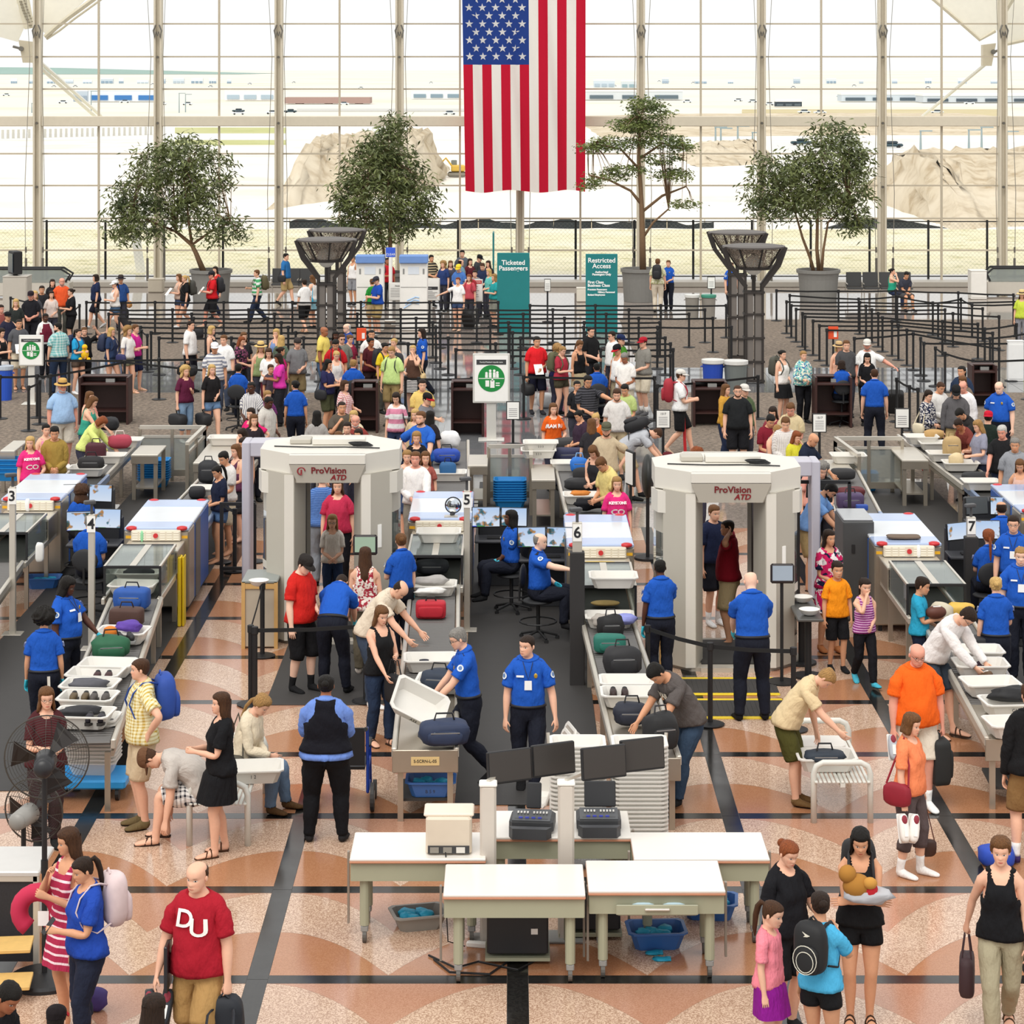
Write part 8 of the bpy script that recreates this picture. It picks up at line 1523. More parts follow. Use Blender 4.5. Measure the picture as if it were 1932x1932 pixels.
crowd('''
# bottom row
373 1624 1.80 -15|m .35 A|bd b|t:a81c2c|s:b08a56|s:2a2a2a|w1 g d2 hp8 hy-10|tx:D:f2efe8:.17:.03:f:-.045 tx:U:f2efe8:.17:-.025:f:.05|man in dark red college shirt with white letters, bottom left
132 1562 1.70 -40|f .02 B|lo b|e:s:b03050:f2d8dc:15:.72|-|b|st F c hp8 hy-25||long-haired woman in red striped sundress, bottom left
161 1612 1.62 -60|f .4 B|po d|t:2348a8|c:23283a|n:5a3a2a|a f d hp18|bp:d8c4c4 ph:R|woman in blue top with braid looking at a phone
288 1878 1.60 150|f .2 A|lo d|t:3a3030|j:222222|s:222222|st d d||dark-haired head cut by the bottom edge at left
105 1900 1.25 170|b .1 A|sh k|t:b01c24|s:1e1e22|s:222222|st d d|cap:1a1416:b01c24|child in red tee and black cap cut by the bottom edge
12 1850 1.70 60|m .3 C|sh k|t:1c1c20|s:1e1e22|s:222222|st z z sit.42 bend30||figure in black sitting at the bottom left corner
1486 1584 1.62 35|f .55 A|bu a|t:18181c|s:1c1c20|s:222222|st p d hp22||red-haired woman in black tee, bottom right group
1455 1698 1.32 60|g .1 A|po b|t:f08a98|k:8a1a8a|s:f0f0f0|st d d hp15||girl in pink tee and purple skirt, bottom right group
1547 1678 1.50 150|g .15 B|bu d|t:4fb0dc|q:1a1a1c|s:444444|st d c hy35|bp:18181a|girl in light blue tee with big black backpack, bottom right
1623 1561 1.68 -5|f .05 B|lo k|k:1a1a1c|q:141416|n:3a2a20|st x x hp20|bp:1c1a1c|dark-haired woman in black shorts hugging a plush bear
1888 1580 1.70 -12|f .05 A|fl m|k:17171a|j:a39a80|n:4a3a2a|w2 d t hp5|hb:3a2428:L|woman in black tank top and khaki trousers, bottom right
1717 1346 1.62 55|f .25 A|bo m|t:f08a5c|c:5a4e4e|o:f0ece8|a g g hp12|sb:8c1428:L|woman in coral polo carrying white sneakers and a red bag
1729 1213 1.80 10|m .75 R|bd w|p:f0661c|s:ddd3c2|o:f0f0ee|a g d hp18|gl case:1c1e1e:R|white-haired man in bright orange polo shirt
1562 1259 1.70 75|m .15 A|sh l|s:dcc59c|s:4c4a22|s:6a5030|st d R bend42 hp25||scout leader in tan shirt and olive shorts leaning over the bench
1944 1290 1.82 185|m .2 A|sh b|j:18181a|s:8a6a42|x:3a2a5a|wd d d||person in black jacket and khaki shorts at the right edge
1236 1249 1.76 -60|m .2 B|sh k|t:5a5452|j:34465c|s:222222|a R L bend40 hp20|tx:VAIL:e8e0d0:.08:.06|man in grey tee and jeans packing a black bag
995 1197 1.80 0|m .2 A|bz d|u|o|s:1a1a1c|w1 d2 d hy-35|lan|officer facing forward with red identity card, between the lanes
870 1184 1.78 -80|m .15 A|sh g|u|o|s:1a1a1c|w2 R l hp15 bend8|gl glv|grey-haired officer with glasses searching bags on lane five
718 1143 1.66 35|f .05 A|lo m|k:1a1a1c|j:26344c|n:3a2a20|a f l hp15|hb:17171a:R|long-haired woman in black top and jeans holding a tilted tray
615 1273 1.74 180|f 1.1 C|bu k|v:6f8fd8/15151d|j:121216|s:2a2a2c|wd f f||large woman in black vest and blue shirt seen from behind
492 1309 1.66 72|f .15 A|fl l|l:e0d2b8|j:6a7f98|s:5a4026|st z w sit.44 bend20 hp20|sb:4a463c:L|blonde woman in cream shirt sitting on the left bench
417 1307 1.66 -75|f .2 A|lo b|d:17171a|-|n:4a3020|a f f hp0|sb:k:8a8378:3a342c:c8c0b0:L|woman in black dress with long hair by the left bench
276 1411 1.78 -88|m .3 A|sh b|t:c4bcb4|s:c:e8e4e0:2a2a34:26|n:3a2820|st d d sit.44 bend72 hp15|cap:6a4a34|man in grey tee and brown cap bending to tie his sandal
268 1241 1.80 -70|m .2 A|bz b|s:c:eee8c0:c2a040:30|s:cdb898|s:6a5a3c|st h d hp5 hy-15|bp:24489c|man in yellow checked shirt with blue backpack
87 1297 1.65 20|f .3 A|md m|t:4a2024|j:3a2a2c|s:222222|st w f|gl|brown-haired woman in maroon top behind the black fan
# lanes and scanners
125 1088 1.72 70|f .95 D|md k|u|o|s:1a1a1c|st R d hp20 hy10|glv lan|large woman officer reaching over the lane four bags
83 1153 1.62 185|f .25 B|af k|u|o|s:1a1a1c|st d d|glv|curly-haired officer seen from behind at lane four
154 915 1.70 180|f .3 C|cu b|u|o|s:1a1a1c|st w w sit.62 fz.2||curly-haired officer seated at the lane three screens
170 970 1.74 172|m .35 A|bz g|u|o|s:1a1a1c|st w w sit.62 fz.2||grey-haired officer seated at the lane four screens
964 963 1.70 -70|f .1 D|md k|u|o|s:1a1a1c|st z z sit.62 fz.22 hy-10 hp0|glv|seated woman officer with blue gloves between lanes five and six
1016 1005 1.76 78|m .45 E|bd g|u|o|s:1a1a1c|st w P sit.60 fz.2 hp10|glv:R|seated bald officer with glasses reaching to lane six
1246 1055 1.72 190|f .15 D|bz k|u|o|s:1a1a1c|st d R hp10|glv|slim officer seen from behind beside the lane six hood
1417 1078 1.84 185|m .4 E|no|u|o|s:1a1a1c|wd l l hp20 bend6|glv|bald officer seen from behind at the right scanner
645 1082 1.76 172|m .25 A|bz d|u|o|s:1a1a1c|wd l l bend58 hp20|glv|officer bending down with his back to us at the left scanner
756 1005 1.70 -145|f .15 A|bu m|u|o|s:1a1a1c|st f d hp5 hy-25|glv|woman officer with hair bun beside lane five
573 1050 1.78 55|m .35 E|sh d|t:c8241e|L:17171a|o:1a1a1c|a w d hp30|cap:2a2624|boy in bright red tee and black cap looking down
689 1033 1.68 180|f .15 A|lo b|k:f:f0e6dc:a83040:26|j:6a6252|o:e8dcd0|st d d||woman in red and white leaf blouse seen from behind
758 1094 1.78 70|m .25 A|bd d|p:dccdb8|j:3a4658|o:f0f0f0|a R R bend40 hp20||man in cream shirt leaning over the lane five rollers
637 903 1.74 0|f .5 A|md b|t:c03050|j:1c1c22|b|st d d||woman in raspberry tee standing inside the left scanner
627 971 1.45 5|g .05 A|lo l|t:e9e2d8|j:2a3a58|b|st w w hy-5|gl|girl with glasses and long hair before the left scanner
608 893 1.78 180|m .3 A|sh d|t:s:3c64a8:6a8cc8:40|j:8a9098|s:222222|st d d||man in blue striped shirt behind the left scanner
1372 980 1.76 -100|m .3 B|bz d|p:8c1424|s:c3ad84|b|st H H||man in dark red polo with raised arms in the right scanner
1348 953 1.74 30|m .1 A|sh m|t:1c2440|s:1c1e28|o:f0f0f0|st d d||young man in navy tee behind the right scanner
1567 909 1.80 70|m .25 B|sh k|t:7aa4dc|s:a08a60|n:3a2a20|a l R bend32 hp20|bd:k|bearded man in light blue tee leaning to lane seven
1549 872 1.76 20|m .3 A|cu g|t:1e1e1e|j:2a2a30|s:222222|st w w hp25||grey curly-haired man in black tee at lane seven
1533 867 1.60 20|f .2 A|md b|t:d89a8c|j:3a3a44|b|st d d||woman in salmon top half hidden behind the grey-haired man
1565 1000 1.68 20|f .1 B|lo d|d:f:c81e5c:e8e0e0:9:1a1a3a|-|s:a86a40|a w w hy10||woman in pink patterned dress with long dark hair
1579 1058 1.42 10|b .05 B|sh d|t:f39318|s:17171a|s:1e1e20|a d d||boy in orange tee and black shorts
1631 1089 1.38 15|g .05 A|po d|k:s:d8a8d0:8a2a7c:26|j:17171c|s:4ab0c8|w1 w u hp10||girl in purple striped tank with hand to her hair
1738 1088 1.42 75|b .05 B|sh d|t:2a9cc0|j:1c2438|s:222222|st w f hp15||boy in turquoise tee beside lane seven
1828 1144 1.80 50|m .2 A|sh d|l:e9e4e2|s:3a4450|n:3a2a20|a L L bend42 hp20|gl|man in white shirt bending over the lane seven trays
1879 1088 1.68 175|f .1 A|bu y|u|o|s:1a1a1c|st d f||blonde officer with bun seen from behind at lane seven
1865 999 1.66 180|f .15 A|fl a|u|o|s:1a1a1c|st f f sit.62 fz.2||red-haired officer at the lane seven screens
1889 945 1.74 180|m .25 B|bd d|u|o|s:1a1a1c|st w w sit.62 fz.2||balding officer seated at the lane eight screens
1912 973 1.80 -15|m .2 A|sh d|u|o|s:1a1a1c|st d d|gl lan|dark-haired officer with glasses at the right edge
1926 1030 1.80 -10|m .35 E|bz l|u|o|s:1a1a1c|st d d hp10|lan|fair-haired officer cut by the right edge
# infeed crowd
57 824 1.62 25|f .4 A|md y|t:e0307c|j:3a4658|s:f0f0f0|st p d hy-25|tx:KEYSTONE/CO:f4ece8:.05/.12:.03|blonde woman in pink Colorado tee at lane three
103 804 1.76 10|m .2 B|sh k|l:a08440|j:3a3428|s:222222|st w w hp15||young man in mustard shirt at lane three
87 800 1.60 30|f .2 A|sh k|k:e08aa8|j:3a3a44|s:222222|st d d||black-haired woman in pink tank behind the mustard shirt
193 785 1.62 75|f .25 A|bo a|l:dde88a|j:3a3a4a|s:222222|a R R bend38 hp15||auburn-haired woman in yellow cardigan leaning on lane three
118 718 1.78 25|m .85 R|bz w|p:9cbce0|s:ddd6c8|s:f0f0f0|st d d hp5|hat:c8a05c gl bd:w|stout man in light blue polo and straw hat
174 747 1.64 80|f .2 A|lo m|k:3a9a84|c:4a5a6a|s:222222|st R R hp15 bend12||long-haired woman in teal tank at lane three
170 742 1.64 60|f .25 A|md m|k:d88a7c|j:3a3a4a|s:222222|st d d||woman in coral tank left of the teal tank woman
412 877 1.60 -55|f .0 B|po k|t:1c2238|q:4a6488|b|a w w hp25||young woman in navy tee with ponytail at lane four
425 851 1.72 -40|m .15 B|sh k|t:d8d4d0|s:c8bca4|b|st w d hp20||black-haired man in white tee at lane four
447 838 1.66 -50|f .1 A|lo m|k:5a3048|s:2a2a30|b|st w d hp10||long-haired woman in plum top at lane four
461 825 1.68 -40|f .1 B|lo d|k:1a1a1e|s:2a2a30|b|st d w hp15||long-haired woman in black tank top at lane four
460 808 1.62 -60|f .1 A|md d|t:2a2a44|j:3a3a4a|b|st u d hp25||girl in navy with hand to her head at lane four
473 770 1.64 -30|f .2 A|lo d|t:d8206c|j:2a2a34|s:222222|st h d||woman in hot pink tee behind lane four
479 782 1.62 20|f .1 A|md m|t:2a2228|j:2a2a34|s:222222|st d d||brown-haired woman beside the left scanner roof
474 720 1.76 -20|m .3 D|bz k|p:v:eae6e0:8a8a94:30|j:3a3a40|s:222222|st w w|gl|dark-skinned man in white striped shirt with glasses
504 747 1.76 60|m .2 D|bz k|p:c9c5bd|j:4a4a4c|s:222222|st w d hp20||dark-skinned man in pale grey polo
505 739 1.50 30|g .1 A|fl l|t:c:8a3a6a:2a2a6a:24|j:3a3a4a|s:222222|st d d||girl in purple plaid shirt
557 717 1.66 180|f .25 B|bu k|u|o|s:1a1a1c|st d d hy40||officer with dark bun seen from behind left of centre
598 775 1.62 180|f .3 B|md k|t:a8a4a0|j:3a3a44|s:222222|st d d||dark-haired woman in grey tee behind the left scanner
645 757 1.76 15|m .2 B|bz d|t:5a5248|j:3a3a44|s:222222|st d c||man in brown tee with fist at his mouth
651 718 1.62 60|f .2 A|bo b|t:c:ecd8d4:b8484c:26|j:3a3a4a|s:222222|st p d||woman in red checked shirt with a luggage cart
667 771 1.64 -10|f .2 A|md y|t:d8c8a8|j:3a3a4a|s:222222|st d d||blonde woman behind the white-bearded man
671 783 1.72 0|m .3 R|bd w|t:8a3a34|j:3a3a4a|s:222222|st d d|bd:w|white-bearded old man behind the left scanner
655 793 1.66 -5|m .05 A|sh d|t:2a2a30|j:3a3a4a|s:222222|st d d||dark-haired boy behind the left scanner
676 802 1.60 -25|f .2 B|lo d|t:4a2024|j:3a3a4a|s:222222|st d d|gl|dark-haired woman with glasses behind the left scanner
639 806 1.60 20|f .2 A|bo m|t:8a6a4a|j:3a3a4a|s:222222|st d d||brown-haired woman low behind the left scanner
748 740 1.66 -10|f .05 A|lo d|t:s:e8e4e4:d88aa4:5|j:2a3450|s:222222|a d d hp22|sb:17171a:R|long-haired woman in pink and white striped tee
797 716 1.76 5|m .3 A|sh d|p:e0c070|j:3a3a4a|s:222222|st w w hp5||man in pale yellow polo near the poster stand
805 742 1.74 55|m .2 A|sh k|t:77777c|j:3a3a4a|s:222222|st d P hp15|cap:1e1a1c:a81c28|man in grey tee and black cap with red brim
783 772 1.62 -20|f .1 A|md y|t:c8b08c|j:3a3a4a|s:222222|st d d||blonde woman left of the tall man in blue
812 772 1.64 150|f .2 A|lo k|t:2a2428|j:3a3a4a|s:222222|st d d||black-haired woman behind the tall man in blue
794 776 1.88 -15|m .35 A|sh m|t:2a64c4|j:3a4658|s:222222|st R h hy-15 hp0|bd:m|tall bearded man in bright blue tee with hand on hip
786 814 1.66 0|f .25 A|bo l|t:1c1a1c|j:3a3a4a|s:222222|st R d hp10||fair-haired woman in black tee at lane five
784 852 1.78 -5|m .25 R|sh m|l:eeeae6|j:8a8478|b|st R w hp0||man in white shirt right of the left scanner
768 850 1.50 0|g .05 A|fl l|k:s:d8d4d4:b02a44:16|s:3a4a6a|b|st d d||girl in red and white striped tank by the left scanner
803 854 1.40 5|g .05 A|md m|t:a85a50|j:3a3a4a|b|st d d||girl peeking behind the man in white shirt
1044 761 1.66 15|f .1 A|lo m|t:e0601c|j:3a3a4a|s:222222|st p d|tx:HAM_RA:f0ece8:.09|long-haired woman in orange tee at lane six
1094 773 1.62 -60|f .2 B|bu k|t:3a2a3a|j:3a3a4a|s:222222|st w w hp25||dark-haired woman bending over lane six bags
1125 778 1.40 -20|g .1 A|po y|t:e0702c|j:3a3a4a|s:222222|st d d hp20||blonde girl in orange at lane six
1116 790 1.64 170|f .2 A|md m|t:2e2c30|j:3a3a4a|s:222222|st d R hy30||brown-haired woman in dark top seen from behind at lane six
1144 798 1.80 -5|m .25 A|sh b|t:c6b496|s:b0a080|s:222222|st h d|cap:5a5a48 bd:b|man in khaki tee and olive cap with goatee
1243 806 1.78 82|m .2 A|bz b|t:b9bcc2|s:c0ac86|s:1c1c1e|a l l bend70 hp15|bp:1a1a1e|man bending right over with black backpack
1119 840 1.64 -25|f .15 A|bo m|k:2a2c30|j:3a3a4a|s:222222|st w w hp25 bend15||woman in black sleeveless top leaning on lane six
1136 861 1.78 -55|m .2 B|sh m|p:e3cf86|j:6a6a60|b|a w w hp30 bend15||man in soft yellow polo at lane six
1164 900 1.66 5|f .25 A|lo l|t:e0307c|j:3a4658|b|st d d|tx:KEYSTONE/CO:f4ece8:.05/.12:.03|long-haired woman in pink Colorado tee at lane six
1109 708 1.80 20|m .45 B|sh k|p:s:26262a:4a4a50:22|j:3a3a44|s:222222|st P w hp15|gl|man in black striped polo with phone raised
1089 718 1.60 10|f .3 B|bu k|t:1e1e22|j:3a3a44|s:222222|st w w||woman in black left of the striped polo man
1164 733 1.78 -5|m .2 A|sh b|t:d9d6d2|s:b8a888|s:222222|st d d hp15|bd:b|bearded man in white tee in the centre
1180 724 1.70 -20|m .25 B|sh k|t:b4c47c|j:5a5a48|s:222222|st w w hp20||person in pale green tee behind the bearded man
1285 698 1.78 85|m .15 A|sh b|p:efefee|s:1a1a1c|s:c8a890|w1 f f hp5|cap:d8d4cc sg bp:a02030|man in white polo and cap walking right with red backpack
1370 725 1.66 60|f .1 A|lo m|l:c9963c|j:26304a|s:222222|st w d||woman in mustard cardigan with long brown hair
1405 726 1.74 30|m .2 A|sh b|t:5a6a4a|j:3a3a44|s:222222|st d d|cap:d8d4cc|man in pale cap behind the black tee man
1392 724 1.80 0|m .5 A|bz b|t:1e2022|s:1a1a1e|s:222222|st d d|gl bd:b|heavy man with glasses in black tee
1492 759 1.80 -15|m .35 R|sh m|s:cdbb94|j:5a5a50|s:222222|st w w hp25||broad man in tan shirt right of the black tee man
1482 786 1.78 -5|m .2 A|sh m|l:c:e4e0dc:b9b2b0:40|j:5a5a50|s:222222|st w w hp20||man in white checked shirt at lane seven
1501 813 1.62 30|f .2 A|md a|l:d2cc3c|j:3a3a4a|s:222222|st u w hp20||auburn woman in yellow top with hand on cheek
1534 816 1.76 60|m .25 B|no|p:1e2638|j:3a3a4a|s:222222|st R w hp25 bend12||bald man in navy shirt looking down
1453 781 1.74 20|m .2 B|sh k|t:7a1c2c|j:3a3a4a|s:222222|st w w hp30||dark-haired man in crimson tee above the right scanner
1465 800 1.62 40|m .1 A|sh l|k:8a8a90|j:3a3a4a|s:222222|st w w hp30||fair-haired person in grey above the right scanner
1459 772 1.66 -20|f .1 A|md d|t:8a3a44|j:3a3a4a|s:222222|st d d hp20||brown-haired woman in rose top above the right scanner
1314 845 1.60 20|f .1 A|cu a|t:b06a4a|j:3a3a4a|s:222222|st d d hp20||ginger-haired head peeking over the right scanner
1260 854 1.70 150|m .2 A|sh b|t:8a8a90|j:3a3a4a|s:222222|st d d|cap:5a1c24|dark red cap peeking over the right scanner
# right podium group
1477 660 1.64 40|f .2 A|bu k|k:ecE8e4|k:1a1a1c|s:5a5a5a|st w d|bp:4a4a40|woman in white tank and black skirt with backpack
1516 662 1.64 20|f .35 A|sh l|j:f:7ac0b8:f0ecd8:20:2a5aa0|j:17171c|s:222222|st w p||older woman in blue and green floral jacket
1583 647 1.62 10|f .2 A|bo y|k:d8a890|j:3a3a4a|s:222222|st d d|hat:c8a878|blonde woman in a pale hat behind the podium
1597 642 1.78 0|m .35 A|sh m|t:4a4a4c|j:3a3a44|s:222222|st d w||man in charcoal tee facing the podium officer
1636 641 1.80 -10|m .35 R|sh g|t:eeeeec|j:6a6a60|s:222222|st e d|cap:d8d4cc bd:g rl:1a1a1c:R|bearded man in white tee and cap with suitcase
1636 666 1.64 -5|f .0 A|lo k|t:17171a|j:1c1c24|s:222222|st w w hp20||slim dark-haired woman in black tee at the podium
1588 680 1.68 180|f .25 C|bo d|u|o|s:1a1a1c|st w w sit.60 fz.2||officer seated at the right podium
1650 695 1.80 172|m .3 A|bz b|u|o|s:1a1a1c|wd d d||stocky officer standing with his back to us at right
1814 690 1.78 -40|m .2 B|po k|t:26344c|j:3a3a44|s:222222|st d d||dark-haired man in navy top at the far right queue
1817 709 1.66 -20|f .2 A|md m|t:7a6a5a|j:3a3a44|s:222222|st d d hp20||brown-haired woman before the bald man in white
1818 718 1.76 -30|m .25 R|no|l:eae8e8|j:3a3a44|s:222222|st d d hp20||bald man in white shirt at the far right queue
1804 727 1.80 -10|m .4 A|sh b|h:5a585a|s:c0a878|s:222222|st w d hp28|cap:1c1c1e|man in grey hoodie and black cap at lane eight
1773 719 1.76 30|m .25 B|bz b|l:dcdad6|j:26262c|s:222222|st w w hp25|sb:3a3a3c:L|man in white shirt with grey sling bag at lane eight
1751 735 1.62 35|f .1 A|fl d|l:f:1e2440:d8d4d0:30|j:1e2238|s:b02028|st w w hp15|sb:d8ccb0:L|woman in navy floral cardigan with cream bag
1886 719 1.82 -30|m .7 E|bd b|u|o|s:1a1a1c|st d d hp20||big officer with badge at the far right
1865 776 1.60 160|b .1 A|sh d|t:1e2a24|j:2a2a30|s:222222|st d d|bcap:c01c34|boy in backward red cap and dark tee
1812 769 1.72 -60|m .25 B|sh k|j:2c2a2a|j:2a2a30|s:222222|a R w bend30 hp20||man in black shirt leaning over lane eight
1809 789 1.66 -50|f .2 C|sh d|t:7a3a34|j:2a2a30|s:222222|st w w bend35||person in brick tee half hidden at lane eight
1848 792 1.68 -70|f .05 A|lo l|t:8e8fa0|j:1e2234|s:222222|st p f hp20||long-haired woman in grey tee handling the tan backpack
1891 802 1.78 -30|m .3 R|sh w|t:1c1c1e|j:2a344c|s:222222|st d l hp15||white-haired man in black tee at lane eight
1915 826 1.76 -15|m .35 B|sh g|p:8f9298|j:3a3a44|s:222222|st d d hp10||grey-haired man in grey polo at the right edge
1925 866 1.62 -20|f .1 B|lo m|k:d8b0a0|j:3a3a44|s:222222|st d d hp20||brown-haired woman cut by the right edge at lane eight
# centre group
1013 635 1.80 15|m .3 B|sh k|t:d82028|s:17182a|s:2a2a30|a w d|du:1a1a1c:L pa:R|man in red tee with black duffel holding papers
1059 652 1.66 50|f .2 A|bu l|t:a83040|q:4a4434|n:3a2a20|a d f hp20|bp:k:6a6a50:3a3a2c:b0a888|woman in faded red tee with camouflage backpack
1052 651 1.62 150|f .2 A|cu l|t:2a2a54|j:3a3a4a|s:222222|st d d||curly-haired woman in indigo behind the red tee woman
1092 642 1.64 40|f .15 B|fl m|k:17171a|k:b8a888|n:3a2a20|st f d hp22||woman in black tank reading in the centre queue
1115 616 1.82 40|m .3 A|bz k|p:18181a|j:26262c|s:222222|st w w|gl|tall man in black polo with glasses in the centre queue
1154 625 1.74 -60|m .1 A|sh d|t:eeeeec|j:3a3a44|s:222222|st d d|sg|man in white tee with dark glasses in the centre queue
1172 632 1.82 60|m .4 A|sh b|t:4a8a2c|s:b8a070|s:222222|st d d|cap:1e2a50|man in green tee and navy cap
1167 650 1.78 -50|m .2 B|sh k|k:efeeec|s:c0b090|s:222222|st d d hp20|cap:16161a:b81c28|man in white tank and black cap with red brim
1179 665 1.74 -20|m .3 C|sh g|p:ece8e2|j:c8bca8|s:222222|st w w hp25||grey-haired man in white polo checking his papers
1213 637 1.80 -55|m .25 A|sh b|t:84817a|s:ddd2bc|x:5a5a5c|st w d|cap:a81c2c|man in grey tee and red cap with beige shorts
1126 684 1.72 185|m .25 C|bz k|u|o|s:1a1a1c|st w w sit.60 fz.2||officer seated at the centre podium
667 677 1.74 180|m .3 R|bz l|u|o|s:1a1a1c|st w w sit.60 fz.2 hy-15||fair-haired officer seated left of centre
450 686 1.72 175|f .3 B|sh k|u|o|s:1a1a1c|st w w sit.60 fz.2||dark-haired officer seated at the left podium
795 620 1.72 -75|f .1 A|lo d|u|o|s:1a1a1c|w1 d d||long-haired officer walking left behind the yellow tee
740 653 1.80 -20|m .25 A|sh l|t:c4dc8c|s:9a8458|s:4a4a40|st d d hp20|bp:26262c|man in lime green tee and khaki shorts
779 651 1.64 -10|f .25 A|bu y|k:5a4034|k:s:e8e4e0:1a1a1e:26|s:222222|st u p|sb:d8bc88:R|laughing blonde woman in brown top with cream bag
743 638 1.66 -30|f .15 A|bu y|k:8a5a54|j:3a3a44|s:222222|st d d||blonde woman with headband behind the lime tee
726 646 1.66 40|f .15 B|bu k|t:e0c428|j:4a4a44|s:222222|st w d hp15|bp:1e1e26|woman in bright yellow tee with backpack
700 637 1.68 30|f .15 C|bu k|t:4a1820|q:2a1a1c|s:222222|st f w hy15||woman in maroon college tee reading a leaflet
701 622 1.76 5|m .35 B|bz k|p:eae6e2|j:3a3a44|s:222222|st d d||man in white shirt behind the maroon tee woman
660 631 1.64 40|f .15 A|bu m|t:8a2440|j:3a3a44|s:222222|st d d hp15||woman in wine red tee near the orange notice
645 630 1.76 20|m .2 A|sh b|t:7a7a70|j:3a3a44|s:222222|st d d|sg|man in grey tee with sunglasses near the orange notice
633 640 1.76 5|m .25 B|sh k|p:b81c24|j:3a3a44|s:222222|st d d hp25|bp:26262a|man in red polo with backpack straps looking down
634 661 1.66 20|f .15 A|bu y|k:d4d0cc|j:26262c|s:222222|st w w hp20||blonde woman in pale tank holding papers
612 616 1.80 70|m .3 C|no|p:e6cf6c|j:4a6484|s:222222|st d d||bald man in yellow polo and jeans
654 610 1.76 -60|m .25 E|bd w|p:2a4a94|j:3a3a44|s:222222|st d d|gl|old bald man in blue behind the yellow polo
633 625 1.62 10|f .2 D|lo k|t:5a3a2c|j:3a3a44|s:222222|st d d||dark-skinned woman with braids in the queue
618 678 1.62 65|f .35 B|md k|t:26264c|s:4a4c34|n:2a2a28|st f f hp15|sb:1c1c20:L|woman in navy embroidered tee and olive shorts
562 638 1.76 15|m .2 A|sh b|t:77787a|s:8a7a58|s:222222|st w d hp18|bcap:3a3432|man in grey tee and backward cap looking down
521 621 1.64 -20|f .2 A|bo y|k:7a94c4|j:3a3a44|s:222222|st u d||blonde woman in pale blue tank with hand at her face
531 633 1.66 160|f .15 A|md y|t:5a6a5a|j:3a3a44|s:222222|st d d||blonde woman seen from behind in the left queue
492 647 1.64 10|f .2 A|md y|k:8a9a6a|j:3a3a44|s:222222|st d d|hat:d8b878|smiling woman in a straw sun hat
507 657 1.64 5|f .2 A|md b|t:f0eeec|j:5a1c28|s:222222|st w w hp15||woman in white v-neck tee holding a teal folder
531 656 1.62 110|f .25 B|bu d|t:d02a74|j:3a3a44|s:222222|st d d|bp:4a4a3c|woman in magenta top with backpack turned away
526 667 1.64 -75|f .1 C|lo d|t:d83aa4|j:26262c|s:222222|st f f hp15||woman in bright magenta tee facing left
511 690 1.30 30|b .1 B|sh b|t:4a4048|j:3a3a44|s:222222|st w d||small boy beside the magenta tee woman
# left queue
360 605 1.78 70|m .15 A|bz d|t:eeecea|s:1c1c24|s:222222|st d d|du:1a1a1c:L|man in white tee with black bag on his shoulder
400 615 1.64 75|f .2 A|bo y|k:26262a|j:3a3a44|s:222222|st d d||blonde woman in black lace top facing right
405 647 1.78 10|m .35 B|sh k|p:s:e4e2e0:8a8e9c:14|j:4a5468|s:222222|st d d|cap:f0f0f0|man in striped polo and white cap
422 632 1.78 -15|m .15 A|sh m|p:f0efee|j:4a5468|s:222222|st d d||young man in white polo in the left queue
455 635 1.64 60|f .15 A|lo a|t:f:1c1c20:8a4a6a:22|j:26262c|s:222222|st f w hp15||red-haired woman in black floral top with green bag
460 627 1.66 30|f .15 A|md m|t:26262a|j:3a3a44|s:222222|st d d||brown-haired woman behind the red-haired woman
350 691 1.64 40|f .2 A|cu y|t:5a1c38|c:7a94b0|s:e0e0e0|st F g|du:17171a:L|curly blonde woman in burgundy top with black duffel
400 688 1.68 30|f .05 A|lo y|t:1c1a1c|q:6a88ac|s:c8c8c8|w1 w g|du:1a1a1c:L|blonde woman in black tee and denim shorts
109 609 1.78 -150|m .3 A|sh k|p:c:7ab8b8:d4e4e0:16|j:26344c|s:5a5a5c|wd d d hy60|bd:k|man in aqua plaid shirt tucked into jeans
148 620 1.62 55|f .1 A|po d|t:2a9cd0|q:5a4a40|s:e8e8e8|a w f|bp:1e2a4c|woman in turquoise tee carrying a yellow duck toy
159 617 1.60 20|m .3 A|sh m|t:1a1a1c|j:17171a|s:222222|st o w||boy all in black scratching his head
211 618 1.62 70|f .15 A|md y|t:2c3c5c|q:5a7498|s:3a3a3a|w1 d d|bp:26304c gl|blonde woman in slate blue tee with navy backpack
242 616 1.66 60|f .15 A|cu l|t:e6e2de|q:8a8a70|n:a88a6a|a f d|sb:2a2c5c:L|curly-haired woman in white top with navy striped bag
256 613 1.66 70|f .15 A|sh m|t:c82a8c|s:1e2240|n:b89a7c|a f f||short-haired woman in magenta tee and navy shorts
36 602 1.76 20|m .3 B|bz d|t:55565a|s:d8ccb4|n:4a3424|st w d|pa:R|man in grey tee and beige shorts at far left
86 591 1.68 30|f .2 D|bu k|v:eceae6/6a1c30|j:1c1c22|s:222222|st d d||airline agent in burgundy vest and white shirt
2 619 1.66 60|f .15 A|lo d|k:1c1c1e|k:e8e4e0|s:222222|st f f hp15||woman in black tank at the left edge
30 564 1.66 10|f .25 A|md y|t:2a2e2c|j:26262c|s:222222|st d w hp10||blonde woman in dark green-black tee at far left
58 550 1.78 0|m .4 R|sh b|p:1c1c22|j:26262c|s:222222|st w w|cap:2a2028|man in black polo and dark cap at far left
66 549 1.66 30|f .15 A|md y|t:4a4a50|j:26262c|s:222222|st d d||blonde woman behind the man in the dark cap
97 549 1.62 20|f .1 A|lo d|t:d8c8c0|j:3a3a44|s:222222|st w d||long-haired girl in white printed tee at far left
79 543 1.74 10|m .2 B|sh d|t:26262a|j:26262c|s:222222|st d d||dark-haired man in black at the rear left
